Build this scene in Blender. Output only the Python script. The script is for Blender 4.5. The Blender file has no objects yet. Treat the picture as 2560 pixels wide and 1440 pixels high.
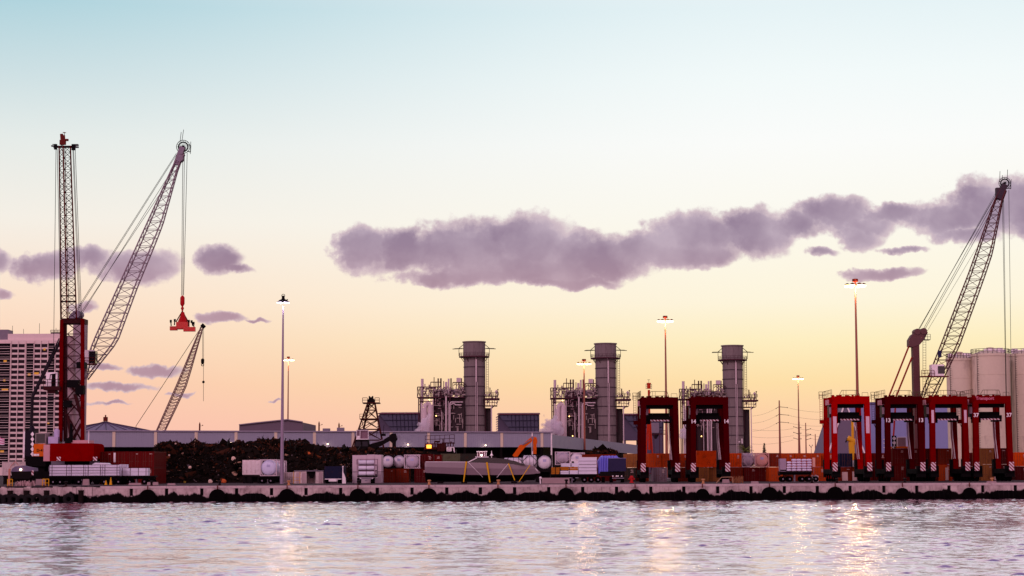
import bpy, math, random
from mathutils import Vector, Matrix
random.seed(7)
SC = bpy.context.scene
# ---------------------------------------------------------------- camera
F = 4800.0; HZ = 1172.0; CAMH = 4.97; ROLL = 0.0036; DECK = 2.5
PITCH = math.atan((HZ - 720) / F)
fw = Vector((0, math.cos(PITCH), math.sin(PITCH)))
u0 = Vector((0, -math.sin(PITCH), math.cos(PITCH))); r0 = Vector((1, 0, 0))
up_c = u0 * math.cos(ROLL) + r0 * math.sin(ROLL)
rt_c = r0 * math.cos(ROLL) - u0 * math.sin(ROLL)
cam = bpy.data.objects.new('camera', bpy.data.cameras.new('camera'))
SC.collection.objects.link(cam)
cam.matrix_world = Matrix((( rt_c.x, up_c.x, -fw.x, 0), (rt_c.y, up_c.y, -fw.y, 0), (rt_c.z, up_c.z, -fw.z, CAMH), (0, 0, 0, 1)))
cam.data.sensor_width = 36; cam.data.lens = 36 * F / 2560
cam.data.clip_start = 1; cam.data.clip_end = 30000
SC.camera = cam
SC.view_settings.view_transform = 'Standard'; SC.view_settings.look = 'None'
SC.view_settings.exposure = 0; SC.view_settings.gamma = 1
SC.cycles.use_denoising = True
SC.cycles.volume_bounces = 5; SC.cycles.max_bounces = 6; SC.cycles.sample_clamp_indirect = 4
def ray(px, py):
    return fw + rt_c * ((px - 1280) / F) + up_c * ((720 - py) / F)
def P(px, py, d):                      # the point seen at a pixel of the photograph, at distance d
    r = ray(px, py); t = d / r.y
    return Vector((r.x * t, d, CAMH + r.z * t))
def S(d): return d / F                 # metres per photograph pixel at distance d
def X(px, d, py=1160): return P(px, py, d).x
def Z(py, d, px=1280): return P(px, py, d).z
def lin(c):
    c /= 255.0
    return c / 12.92 if c <= 0.04045 else ((c + 0.055) / 1.055) ** 2.4
def rgb(r, g, b): return (lin(r), lin(g), lin(b), 1)
# ---------------------------------------------------------------- sky
world = bpy.data.worlds.new('World'); SC.world = world; world.use_nodes = True
nt = world.node_tree; nt.nodes.clear()
class G:                                # tiny node-graph helper
    def __init__(s, t): s.t = t
    def n(s, typ, **k):
        o = s.t.nodes.new(typ)
        for a, b in k.items(): setattr(o, a, b)
        return o
    def m(s, op, *a, clamp=False):
        o = s.t.nodes.new('ShaderNodeMath'); o.operation = op; o.use_clamp = clamp
        for i, v in enumerate(a): s.put(v, o.inputs[i])
        return o.outputs[0]
    def v(s, op, *a):
        o = s.t.nodes.new('ShaderNodeVectorMath'); o.operation = op
        for i, v in enumerate(a): s.put(v, o.inputs[i])
        return o.outputs['Value'] if op in ('LENGTH', 'DOT_PRODUCT') else o.outputs[0]
    def put(s, v, inp):
        if isinstance(v, bpy.types.NodeSocket): s.t.links.new(v, inp)
        elif v is not None: inp.default_value = v
    def ramp(s, fac, stops, mode='LINEAR'):
        o = s.t.nodes.new('ShaderNodeValToRGB'); s.put(fac, o.inputs[0]); cr = o.color_ramp; cr.interpolation = mode
        while len(cr.elements) < len(stops): cr.elements.new(0.5)
        for e, (p, c) in zip(cr.elements, stops): e.position = p
        for e, (p, c) in zip(cr.elements, stops): e.color = c
        return o.outputs[0]
    def mix(s, f, a, b):
        o = s.t.nodes.new('ShaderNodeMix'); o.data_type = 'RGBA'
        s.put(f, o.inputs[0]); s.put(a, o.inputs[6]); s.put(b, o.inputs[7]); return o.outputs[2]
    def step(s, x, a, b):
        o = s.t.nodes.new('ShaderNodeMapRange'); o.interpolation_type = 'SMOOTHSTEP'
        s.put(x, o.inputs[0]); o.inputs[1].default_value = a; o.inputs[2].default_value = b
        o.inputs[3].default_value = 0; o.inputs[4].default_value = 1; return o.outputs[0]
    def noise(s, vec, scale, detail=4, rough=0.5, col=False):
        o = s.t.nodes.new('ShaderNodeTexNoise'); s.put(vec, o.inputs['Vector'])
        o.inputs['Scale'].default_value = scale; o.inputs['Detail'].default_value = detail; o.inputs['Roughness'].default_value = rough
        return o.outputs['Color' if col else 'Fac']
g = G(nt)
tc = g.n('ShaderNodeTexCoord').outputs['Generated']
sep = g.n('ShaderNodeSeparateXYZ'); nt.links.new(tc, sep.inputs[0])
dx, dy, dz = sep.outputs
e = g.m('MULTIPLY', g.m('MAXIMUM', dz, 0.0), 1.25, clamp=True)
def st(l): return [(min(1, p * 1.25), rgb(*c)) for p, c in l]
rL = g.ramp(e, st([(0, (249, 190, 174)), (.022, (251, 196, 177)), (.044, (251, 203, 178)), (.065, (251, 214, 188)), (.086, (252, 225, 202)), (.127, (245, 239, 229)), (.167, (229, 235, 232)), (.2, (204, 223, 227)), (.235, (175, 211, 221)), (.30, (218, 217, 230)), (.5, (226, 204, 222)), (.8, (120, 108, 158))]))
rR = g.ramp(e, st([(0, (251, 190, 168)), (.022, (253, 204, 166)), (.044, (254, 223, 168)), (.065, (254, 238, 193)), (.086, (254, 245, 220)), (.127, (252, 249, 238)), (.167, (251, 252, 250)), (.2, (243, 250, 250)), (.235, (230, 243, 246)), (.30, (242, 236, 240)), (.5, (236, 212, 224)), (.8, (124, 112, 160))]))
inv = g.m('DIVIDE', 1.0, g.m('MAXIMUM', dy, 0.05))
uu = g.m('MULTIPLY', dx, inv); vv = g.m('MULTIPLY', dz, inv)
front = g.mix(g.step(uu, -0.30, 0.16), rL, rR)
BACK_E = [(0, (205, 164, 176)), (.15, (214, 174, 190)), (.35, (196, 166, 180)), (.8, (112, 98, 122))]
back = g.v('MULTIPLY', g.ramp(e, st(BACK_E)), (1.78, 1.64, 1.58))
base = g.mix(g.step(dy, -0.35, 0.35), back, front)
# clouds: soft banks given by their bearing and height, broken up by noise
comb = g.n('ShaderNodeCombineXYZ'); nt.links.new(uu, comb.inputs[0]); nt.links.new(vv, comb.inputs[1])
pos = comb.outputs[0]
warp = g.v('SUBTRACT', g.noise(pos, 42, 3, .55, col=True), (0.5, 0.5, 0.5))
warp2 = g.v('SUBTRACT', g.noise(pos, 150, 3, .6, col=True), (0.5, 0.5, 0.5))
wp = g.v('ADD', pos, g.v('ADD', g.v('MULTIPLY', warp, (.020, .012, 0)), g.v('MULTIPLY', warp2, (.007, .005, 0))))
BLOBS = [(905, 628, 85, 66), (1010, 625, 120, 60), (1140, 622, 190, 80), (1300, 612, 170, 88), (1330, 668, 330, 50), (1470, 640, 210, 72), (1250, 690, 330, 28), (1400, 704, 190, 22, .1),
 (1610, 625, 130, 52), (1740, 590, 150, 72), (1890, 580, 110, 72), (1700, 635, 170, 40), (2080, 535, 120, 46), (2140, 585, 75, 48, .1), (2240, 535, 120, 28), (2390, 545, 150, 52), (2470, 520, 150, 80), (2560, 520, 140, 95),
 (2205, 685, 125, 22, .12), (2060, 628, 70, 22, .3), (2260, 620, 100, 16, .28), (2420, 590, 120, 30, .2), (1985, 560, 90, 42, .08), (2150, 560, 110, 40, .12),
 (105, 660, 100, 48, .05), (215, 648, 75, 42, .08), (340, 662, 125, 54, .05), (-20, 650, 65, 38, .1), (550, 652, 78, 42, .05), (600, 672, 60, 20, .25), (10, 736, 55, 22, .2), (545, 791, 80, 19, .12), (640, 798, 50, 9, .3), (265, 921, 60, 13, .15), (390, 926, 90, 22, .15), (300, 969, 110, 14, .1), (270, 1007, 95, 9, .25), (455, 992, 60, 9, .3), (210, 765, 60, 26, .38), (690, 995, 40, 6, .4)]
F1 = None
for bl in BLOBS:
    cx, cy, rx, ry = bl[:4]; r = ray(cx, cy); cu, cv = r.x / r.y, r.z / r.y; a, b = F / rx, F / ry
    o = g.n('ShaderNodeVectorMath', operation='MULTIPLY_ADD'); nt.links.new(wp, o.inputs[0])
    o.inputs[1].default_value = (a, b, 0); o.inputs[2].default_value = (-cu * a, -cv * b, 0)
    L = g.v('LENGTH', o.outputs[0])
    if len(bl) > 4: L = g.m('ADD', L, bl[4])
    if F1 is None: F1 = L
    else:
        q = g.n('ShaderNodeMath', operation='SMOOTH_MIN'); nt.links.new(F1, q.inputs[0]); nt.links.new(L, q.inputs[1]); q.inputs[2].default_value = 0.12; F1 = q.outputs[0]
fb = g.noise(pos, 75, 7, .62)
den = g.m('ADD', g.m('SUBTRACT', 1.0, F1), g.m('MULTIPLY', g.m('SUBTRACT', fb, 0.5), 0.95))
cf = g.m('MULTIPLY', g.step(den, -0.06, 0.20), g.step(dy, 0.2, 0.6))
soft = g.noise(pos, 30, 4, .5)
shade = g.m('ADD', g.m('MULTIPLY', g.step(den, 0.05, 0.75), 0.6), g.m('MULTIPLY', g.m('SUBTRACT', soft, 0.46), 2.6), clamp=True)
cc = g.mix(shade, rgb(186, 166, 184), rgb(142, 118, 146))
cpink = g.mix(g.step(vv, 0.082, 0.125), g.mix(.55, cc, rgb(190, 146, 158)), cc)
cpink = g.mix(g.m('MULTIPLY', g.m('SUBTRACT', 1.0, g.step(den, .12, .42)), .45), cpink, rgb(236, 214, 214))
base = g.mix(g.m('MULTIPLY', cf, 0.94), base, cpink)
# below the horizon: dim
base = g.mix(g.step(dz, -0.02, 0.0), rgb(70, 55, 70), base)
sky = g.n('ShaderNodeTexSky', sky_type='NISHITA', sun_disc=False, sun_elevation=math.radians(1), sun_rotation=math.radians(8))
bg1 = g.n('ShaderNodeBackground'); nt.links.new(base, bg1.inputs[0]); bg1.inputs[1].default_value = 1.0
wo = g.n('ShaderNodeOutputWorld'); nt.links.new(bg1.outputs[0], wo.inputs[0])
nt.nodes.remove(sky)
world.cycles.sampling_method = 'MANUAL'; world.cycles.sample_map_resolution = 512
# fill light added opposite the sunset: one wide, faint sun from behind the camera
sl = bpy.data.lights.new('sun', 'SUN'); sl.energy = 0.95; sl.angle = math.radians(14); sl.color = (1, .72, .82)
so = bpy.data.objects.new('sun', sl); SC.collection.objects.link(so)
so.rotation_euler = Vector((-0.5, -1, 0.62)).to_track_quat('Z', 'Y').to_euler()
# ---------------------------------------------------------------- materials
MATS = {}
def mat(name, col=(128,128,128), rough=0.6, metal=0.0, var=0.25, scale=0.8, spec=0.06, emit=None, es=0, bump=0, stretch=(1, 1, 1), dirt=None):
    if name in MATS: return MATS[name]
    m = bpy.data.materials.new(name); m.use_nodes = True; t = m.node_tree; q = G(t)
    b = t.nodes['Principled BSDF']; MATS[name] = m
    c = (col[0], col[1], col[2], 1) if max(col) <= 1 else rgb(*col)
    tcn = q.n('ShaderNodeTexCoord').outputs['Object']
    v = q.v('MULTIPLY', tcn, stretch)
    if var:
        f = q.noise(v, scale, 6, .62)
        f2 = q.noise(tcn, scale * 7, 3, .6)
        mul = q.m('ADD', 1 - var, q.m('MULTIPLY', q.m('ADD', f, q.m('MULTIPLY', f2, .5)), var * 1.33))
        cc_ = q.v('MULTIPLY', c[:3], q.n_comb(mul))
        if dirt:
            df = q.step(q.noise(v, scale * 1.7, 8, .7), .52, .66)
            cc_ = q.mix(q.m('MULTIPLY', df, dirt[1]), cc_, rgb(*dirt[0]))
        t.links.new(cc_, b.inputs['Base Color'])
        r = q.m('ADD', rough - .08, q.m('MULTIPLY', f, .16), clamp=True); t.links.new(r, b.inputs['Roughness'])
    else:
        b.inputs['Base Color'].default_value = c; b.inputs['Roughness'].default_value = rough
    b.inputs['Metallic'].default_value = metal; b.inputs['Specular IOR Level'].default_value = spec
    if bump:
        bn = q.n('ShaderNodeBump'); bn.inputs['Strength'].default_value = bump; bn.inputs['Distance'].default_value = .05
        t.links.new(q.noise(v, scale * 5, 5, .6), bn.inputs['Height']); t.links.new(bn.outputs[0], b.inputs['Normal'])
    if emit:
        b.inputs['Emission Color'].default_value = rgb(*emit); b.inputs['Emission Strength'].default_value = es
    return m
def _nc(s, x):
    o = s.t.nodes.new('ShaderNodeCombineXYZ')
    for i in range(3): s.put(x, o.inputs[i])
    return o.outputs[0]
G.n_comb = _nc
# ---------------------------------------------------------------- mesh helpers
class MB:
    def __init__(s): s.v = []; s.f = []
    def add(s, vs, fs):
        n = len(s.v); s.v += [tuple(a) for a in vs]; s.f += [tuple(i + n for i in f) for f in fs]; return s
    def box(s, x0, x1, y0, y1, z0, z1):
        return s.add([(x0, y0, z0), (x1, y0, z0), (x1, y1, z0), (x0, y1, z0), (x0, y0, z1), (x1, y0, z1), (x1, y1, z1), (x0, y1, z1)],
                     [(0, 3, 2, 1), (4, 5, 6, 7), (0, 1, 5, 4), (1, 2, 6, 5), (2, 3, 7, 6), (3, 0, 4, 7)])
    def cb(s, c, sx, sy, sz): return s.box(c[0] - sx / 2, c[0] + sx / 2, c[1] - sy / 2, c[1] + sy / 2, c[2] - sz / 2, c[2] + sz / 2)
    def tube(s, p, q, r, n=6, r2=None, cap=True):
        p = Vector(p); q = Vector(q); d = q - p
        if d.length < 1e-6: return s
        r2 = r if r2 is None else r2
        a = d.orthogonal().normalized(); b = d.normalized().cross(a)
        vs = []
        for (c, rr) in ((p, r), (q, r2)):
            for i in range(n):
                t = 2 * math.pi * (i + .5) / n; vs.append(c + a * (rr * math.cos(t)) + b * (rr * math.sin(t)))
        fs = [(i, (i + 1) % n, n + (i + 1) % n, n + i) for i in range(n)]
        if cap: fs += [tuple(range(n - 1, -1, -1)), tuple(range(n, 2 * n))]
        return s.add(vs, fs)
    def path(s, pts, r, n=6):
        for a, b in zip(pts[:-1], pts[1:]): s.tube(a, b, r, n)
        return s
    def beam(s, p, q, w, h=None, up=(0, 0, 1)):
        p = Vector(p); q = Vector(q); h = h or w; d = (q - p).normalized(); up = Vector(up)
        a = d.cross(up)
        if a.length < .05: a = d.cross(Vector((0, 1, 0)))
        a.normalize(); b = a.cross(d).normalized(); a *= w / 2; b *= h / 2
        return s.add([p - a - b, p + a - b, p + a + b, p - a + b, q - a - b, q + a - b, q + a + b, q - a + b],
                     [(0, 3, 2, 1), (4, 5, 6, 7), (0, 1, 5, 4), (1, 2, 6, 5), (2, 3, 7, 6), (3, 0, 4, 7)])
    def prism(s, pts, y0, y1):               # outline in x, z swept along y
        n = len(pts)
        vs = [(a[0], y0, a[1]) for a in pts] + [(a[0], y1, a[1]) for a in pts]
        return s.add(vs, [tuple(range(n)), tuple(range(2 * n - 1, n - 1, -1))] + [(i, n + i, n + (i + 1) % n, (i + 1) % n) for i in range(n)])
    def prismx(s, pts, x0, x1):              # outline in y, z swept along x
        n = len(pts)
        vs = [(x0, a[0], a[1]) for a in pts] + [(x1, a[0], a[1]) for a in pts]
        return s.add(vs, [tuple(range(n)), tuple(range(2 * n - 1, n - 1, -1))] + [(i, n + i, n + (i + 1) % n, (i + 1) % n) for i in range(n)])
    def sphere(s, c, r, n=10, m=7, sc=(1, 1, 1), half=False):
        vs = []; fs = []
        for j in range(m + 1):
            ph = (math.pi / 2 if half else math.pi) * j / m
            for i in range(n):
                t = 2 * math.pi * i / n
                vs.append((c[0] + r * sc[0] * math.sin(ph) * math.cos(t), c[1] + r * sc[1] * math.sin(ph) * math.sin(t), c[2] + r * sc[2] * math.cos(ph)))
        for j in range(m):
            for i in range(n): fs.append((j * n + i, (j + 1) * n + i, (j + 1) * n + (i + 1) % n, j * n + (i + 1) % n))
        return s.add(vs, fs)
    def lathe(s, c, prof, axis='z', n=24):   # prof: (radius, position along axis)
        vs = []; fs = []
        for (r, h) in prof:
            for i in range(n):
                t = 2 * math.pi * i / n; a, b = r * math.cos(t), r * math.sin(t)
                vs.append({'z': (c[0] + a, c[1] + b, c[2] + h), 'x': (c[0] + h, c[1] + a, c[2] + b), 'y': (c[0] + a, c[1] + h, c[2] + b)}[axis])
        for j in range(len(prof) - 1):
            for i in range(n): fs.append((j * n + i, j * n + (i + 1) % n, (j + 1) * n + (i + 1) % n, (j + 1) * n + i))
        fs += [tuple(range(n - 1, -1, -1)), tuple(range((len(prof) - 1) * n, len(prof) * n))]
        return s.add(vs, fs)
    def torus(s, c, R, r, axis='y', n=24, m=8):
        vs = []; fs = []
        for i in range(n):
            t = 2 * math.pi * i / n
            for j in range(m):
                q = 2 * math.pi * j / m; a = (R + r * math.cos(q)) * math.cos(t); b = (R + r * math.cos(q)) * math.sin(t); h = r * math.sin(q)
                vs.append({'y': (c[0] + a, c[1] + h, c[2] + b), 'z': (c[0] + a, c[1] + b, c[2] + h), 'x': (c[0] + h, c[1] + a, c[2] + b)}[axis])
        for i in range(n):
            for j in range(m): fs.append((i * m + j, ((i + 1) % n) * m + j, ((i + 1) % n) * m + (j + 1) % m, i * m + (j + 1) % m))
        return s.add(vs, fs)
    def rail(s, a, b, h=1.1, r=.035, step=1.5, mid=True):  # guard rail from a to b
        a = Vector(a); b = Vector(b); n = max(1, int((b - a).length / step)); u = Vector((0, 0, h))
        for i in range(n + 1):
            p = a.lerp(b, i / n); s.tube(p, p + u, r, 4)
        s.tube(a + u, b + u, r, 4)
        if mid: s.tube(a + u * .5, b + u * .5, r, 4)
        return s
    def ladder(s, a, b, w=.5, step=.35, r=.03, side=(1, 0, 0)):
        a = Vector(a); b = Vector(b); w_ = Vector(side) * w / 2
        s.tube(a - w_, b - w_, r, 4); s.tube(a + w_, b + w_, r, 4); n = int((b - a).length / step)
        for i in range(n):
            p = a.lerp(b, (i + .5) / n); s.tube(p - w_, p + w_, r * .7, 4, cap=False)
        return s
    def build_each(s, name, material, parent, per=8):
        for k in range(0, len(s.v), per):
            m = MB(); m.add(s.v[k:k + per], [tuple(i - k for i in f) for f in s.f if k <= f[0] < k + per]); m.build(name, material, parent)
    def build(s, name, material, parent=None, smooth=False, origin=None):
        me = bpy.data.meshes.new(name)
        o3 = wloc(parent) if parent else Vector(origin if origin else (0, 0, 0))
        me.from_pydata([(v[0] - o3.x, v[1] - o3.y, v[2] - o3.z) for v in s.v], [], s.f)
        me.validate()
        import bmesh
        bm = bmesh.new(); bm.from_mesh(me); bmesh.ops.recalc_face_normals(bm, faces=bm.faces); bm.to_mesh(me); bm.free()
        if smooth:
            for p in me.polygons: p.use_smooth = True
            try: me.set_sharp_from_angle(angle=math.radians(38))
            except Exception: pass
        me.materials.append(material)
        o = bpy.data.objects.new(name, me); SC.collection.objects.link(o)
        if parent: o.parent = parent
        else: o.location = o3
        return o
def wloc(o):
    v = Vector((0, 0, 0))
    while o: v = v + o.location; o = o.parent
    return v
def tag(o, label=None, cat=None, group=None, kind=None):
    if label: o['label'] = label
    if cat: o['category'] = cat
    if group: o['group'] = group
    if kind: o['kind'] = kind
    return o
def thing(name, label, cat, loc, group=None):
    o = bpy.data.objects.new(name, None); o.empty_display_size = .5; SC.collection.objects.link(o); o.location = loc
    return tag(o, label, cat, group)
def kids(o): return [c for c in SC.collection.objects if c.parent == o]
def dup(root, loc, label, skip=()):
    def cp(o, par):
        c = o.copy(); SC.collection.objects.link(c); c.parent = par
        for ch in CH.get(o, []):
            if ch.name.split('.')[0] not in skip: cp(ch, c)
        return c
    CH = {}
    for o in SC.collection.objects:
        if o.parent: CH.setdefault(o.parent, []).append(o)
    r = cp(root, None); r.location = loc; r['label'] = label; return r
def text(body, size, loc, material, parent, name='lettering', rot=(math.pi / 2, 0, 0), ext=.02, align='CENTER'):
    cu = bpy.data.curves.new(name, 'FONT'); cu.body = body; cu.size = size; cu.extrude = ext; cu.align_x = align; cu.align_y = 'CENTER'; cu.offset = size * .02
    t = bpy.data.objects.new(name, cu); SC.collection.objects.link(t)
    me = bpy.data.meshes.new_from_object(t.evaluated_get(bpy.context.evaluated_depsgraph_get())); bpy.data.objects.remove(t); bpy.data.curves.remove(cu)
    me.transform(Matrix.Rotation(rot[2], 4, 'Z') @ Matrix.Rotation(rot[0], 4, 'X')); me.materials.clear(); me.materials.append(material)
    o = bpy.data.objects.new(name, me); SC.collection.objects.link(o); o.parent = parent; o.location = Vector(loc) - wloc(parent); return o
WHITE = mat('white_paint', (236, 220, 230), .5, var=.15, dirt=((110, 80, 80), .35))
BLACK = mat('black_steel', (11, 6, 9), .7, var=.3, spec=.06)
DGREY = mat('dark_grey_steel', (62, 50, 60), .6, var=.3)
GREY = mat('grey_steel', (125, 112, 128), .55, var=.25)
RED = mat('red_paint', (160, 2, 8), .45, var=.35, dirt=((50, 8, 10), .6))
RUBBER = mat('black_rubber', (7, 5, 6), .9, var=.2, spec=.02)
YEL = mat('yellow_paint', (215, 150, 30), .5, var=.2)
STEELR = mat('rusty_steel', (92, 30, 26), .8, var=.4)
def lamp_light(loc, energy, col=(1, .62, .28), r=.5):
    l = bpy.data.lights.new('lamp_light', 'POINT'); l.energy = energy; l.color = col; l.shadow_soft_size = r
    o = bpy.data.objects.new('lamp_light', l); SC.collection.objects.link(o); o.location = loc; return o
# ================================================================ water, quay, ground
def qd(x): return 302 + 0.037 * x          # where the quay face stands
def water_mat():
    m = bpy.data.materials.new('water'); m.use_nodes = True; t = m.node_tree; q = G(t); t.nodes.clear()
    tcn = q.n('ShaderNodeTexCoord').outputs['Object']
    n1 = q.noise(q.v('MULTIPLY', tcn, (1, .8, 1)), 2.2, 4, .6)
    b = q.n('ShaderNodeBump'); b.inputs['Strength'].default_value = 1; b.inputs['Distance'].default_value = .04; t.links.new(n1, b.inputs['Height'])
    gl = q.n('ShaderNodeBsdfGlossy'); gl.inputs['Color'].default_value = (1, .92, .98, 1); gl.inputs['Roughness'].default_value = .07; t.links.new(b.outputs[0], gl.inputs['Normal'])
    df = q.n('ShaderNodeBsdfDiffuse'); df.inputs['Color'].default_value = rgb(122, 86, 116)
    fr = q.n('ShaderNodeFresnel'); fr.inputs['IOR'].default_value = 2.2; t.links.new(b.outputs[0], fr.inputs['Normal'])
    mx = q.n('ShaderNodeMixShader'); t.links.new(q.m('ADD', .66, q.m('MULTIPLY', fr.outputs[0], .34), clamp=True), mx.inputs[0]); t.links.new(df.outputs[0], mx.inputs[1]); t.links.new(gl.outputs[0], mx.inputs[2])
    o = q.n('ShaderNodeOutputMaterial'); t.links.new(mx.outputs[0], o.inputs[0]); return m
import numpy as np
def water_sheet():
    rs = np.random.RandomState(5)
    ys = [72.0]
    while ys[-1] < 306: ys.append(ys[-1] + .11 + .30 * max(0, (ys[-1] - 90) / 210) ** 1.2)
    ys = np.array(ys); nc = 900; nr = len(ys)
    tt = np.linspace(-1, 1, nc); Y = np.repeat(ys[:, None], nc, 1); X_ = tt[None, :] * (.32 * Y + 18)
    def field(n, l0, l1, sl, spread):
        h = np.zeros_like(X_)
        for k in range(n):
            l = math.exp(rs.uniform(math.log(l0), math.log(l1))); a = math.pi / 2 + rs.normal(0, spread); kx, ky = math.cos(a) * 2 * math.pi / l, math.sin(a) * 2 * math.pi / l
            h += sl * l / (2 * math.pi) * np.sin(kx * X_ + ky * Y + rs.uniform(0, 6.28))
        return h / math.sqrt(n)
    chop = field(46, .5, 1.35, WCHOP, .42); swell = field(14, 4, 14, WSWELL, .6); fine = field(20, .45, 1.1, WCHOP * .6, .8)
    patch = field(26, 1.5, 5.5, 1, .9); patch = np.clip(patch / patch.std() * .7 + .3, 0, 1.6) ** 1.3
    patch = patch + 1.1 * np.exp(-((Y - 234 - 3 * np.sin(X_ * .05)) / 4.5) ** 2)
    gust = np.clip(field(10, 25, 110, 1, .5), -99, 99); gust = np.clip(1 + .3 * gust / gust.std(), .5, 1.6)
    h = (chop * (.25 + 1.45 * patch) + fine * .8) * gust + swell
    edge = np.clip((1 - np.abs(tt)) * 12, 0, 1)[None, :] * np.clip((ys - 72) / 4, 0, 1)[:, None] * np.clip((306 - ys) / 2, 0, 1)[:, None]
    h = h * edge
    co = np.stack([X_, Y, h], -1).reshape(-1, 3).astype(np.float32)
    i = np.arange(nr - 1)[:, None] * nc + np.arange(nc - 1)[None, :]
    q = np.stack([i, i + 1, i + nc + 1, i + nc], -1).reshape(-1, 4)
    n0 = len(co); a, b, c, d = 0, nc - 1, nr * nc - 1, (nr - 1) * nc
    ex = np.array([(-9000, -600, 0), (9000, -600, 0), (9000, 12000, 0), (-9000, 12000, 0)], np.float32)
    co = np.concatenate([co, ex]); loops = list(q.reshape(-1)); nq = len(q)
    extra = [(n0, n0 + 1, b, a), (n0 + 1, n0 + 2, c, b), (n0 + 2, n0 + 3, d, c), (n0 + 3, n0, a, d)]
    q = np.concatenate([q, np.array(extra)])
    me = bpy.data.meshes.new('water'); me.vertices.add(len(co)); me.vertices.foreach_set('co', co.reshape(-1))
    me.loops.add(q.size); me.loops.foreach_set('vertex_index', q.reshape(-1).astype(np.int32))
    me.polygons.add(len(q)); me.polygons.foreach_set('loop_start', (np.arange(len(q)) * 4).astype(np.int32)); me.polygons.foreach_set('loop_total', np.full(len(q), 4, np.int32))
    me.update(calc_edges=True); me.polygons.foreach_set('use_smooth', np.ones(len(q), bool)); me.materials.append(water_mat())
    o = bpy.data.objects.new('water', me); SC.collection.objects.link(o)
    tag(o, 'rippled pale lilac harbour water in front of the quay', kind='structure')
WCHOP, WSWELL = .16, .018
water_sheet()
def xq(x, dy=0): return (x, qd(x) + dy)
gm = mat('ground_asphalt', (70, 56, 60), .9, var=.35, scale=.25)
gr = MB()
L, R_ = -900, 900
gr.add([(L, qd(L) + .7, DECK), (R_, qd(R_) + .7, DECK), (6000, 11000, DECK), (-6000, 11000, DECK)], [(0, 1, 2, 3)])
tag(gr.build('ground', gm), 'dark asphalt port yard behind the quay edge', kind='structure')
def concrete():
    m = bpy.data.materials.new('quay_concrete'); m.use_nodes = True; t = m.node_tree; q = G(t); b = t.nodes['Principled BSDF']
    tcn = q.n('ShaderNodeTexCoord').outputs['Object']; sp = q.n('ShaderNodeSeparateXYZ'); t.links.new(tcn, sp.inputs[0])
    f = q.noise(q.v('MULTIPLY', tcn, (1, 1, 1)), .7, 7, .65); f2 = q.noise(q.v('MULTIPLY', tcn, (1, 1, .12)), 3.2, 5, .7)
    c = q.ramp(f, [(.3, rgb(128, 108, 110)), (.5, rgb(168, 146, 148)), (.7, rgb(190, 170, 170))])
    c = q.mix(q.m('MULTIPLY', q.step(f2, .5, .72), .55), c, rgb(78, 56, 60))
    edge = q.m('ADD', sp.outputs[2], q.m('ADD', q.m('MULTIPLY', q.m('SUBTRACT', q.noise(q.v('MULTIPLY', tcn, (1, 0, 0)), .33, 4, .6), .5), -3.6), q.m('MULTIPLY', q.m('SUBTRACT', f2, .5), .6)))
    wet = q.step(edge, 1.28, 1.0)                    # tide line: black weed on the lower half
    c = q.mix(wet, c, rgb(8, 4, 5)); t.links.new(c, b.inputs['Base Color']); b.inputs['Roughness'].default_value = .85; b.inputs['Specular IOR Level'].default_value = .05
    bn = q.n('ShaderNodeBump'); bn.inputs['Strength'].default_value = .5; bn.inputs['Distance'].default_value = .06; t.links.new(f2, bn.inputs['Height']); t.links.new(bn.outputs[0], b.inputs['Normal'])
    return m
CONC = concrete()
def slotx(i): 
    px = [335, 422, 509, 595, 681.5, 767, 853, 944, 1030.5, 1117, 1201, 1286.5, 1372, 1457, 1542, 1628, 1711, 1796.5, 1880.5, 1964.6, 2048, 2131, 2216.5, 2300, 2382, 2468, 2551]
    return X(px[i], 302, 1225)
# quay built of cast bays with real vertical slots and a coping
XL = X(252, 300, 1225)
q1 = MB(); q2 = MB(); q3 = MB()
xs = [XL] + [slotx(i) for i in range(27)]
xs += [xs[-1] + 5.3 * k for k in range(1, 60)]
def slab(m, xa, xb, ya, yb, z0, z1):
    m.add([(xa, qd(xa) + ya, z0), (xb, qd(xb) + ya, z0), (xb, qd(xb) + yb, z0), (xa, qd(xa) + yb, z0), (xa, qd(xa) + ya, z1), (xb, qd(xb) + ya, z1), (xb, qd(xb) + yb, z1), (xa, qd(xa) + yb, z1)],
          [(0, 3, 2, 1), (4, 5, 6, 7), (0, 1, 5, 4), (1, 2, 6, 5), (2, 3, 7, 6), (3, 0, 4, 7)])
for k in range(len(xs) - 1):
    a = xs[k] + (.27 if k else 0); b = xs[k + 1] - .27
    slab(q1, a, b, .0, .75, 1.0, 2.12)                # face between slots
    if k: slab(q2, xs[k] - .27, xs[k] + .27, .45, .75, 1.0, 2.12)    # slot back
slab(q1, XL, xs[-1], 0, .75, -3, 1.0)
q1.build('quay_tmp', CONC)
qw = bpy.data.objects['quay_tmp']; qw.name = 'quay_wall'; tag(qw, 'long stained concrete quay wall with dark vertical slots above the water', 'quay wall')
q2.build('slot_backing', BLACK, qw)
for k in range(0, len(xs) - 1, 2):
    a = xs[k] + .0; b = xs[min(k + 2, len(xs) - 1)] - .03
    slab(q3, a, b, -.07, .72, 2.12, DECK + .004)
q3.build('coping', mat('coping_concrete', (172, 150, 154), .85, var=.35, scale=.9, dirt=((90, 66, 66), .5)), qw)
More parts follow.
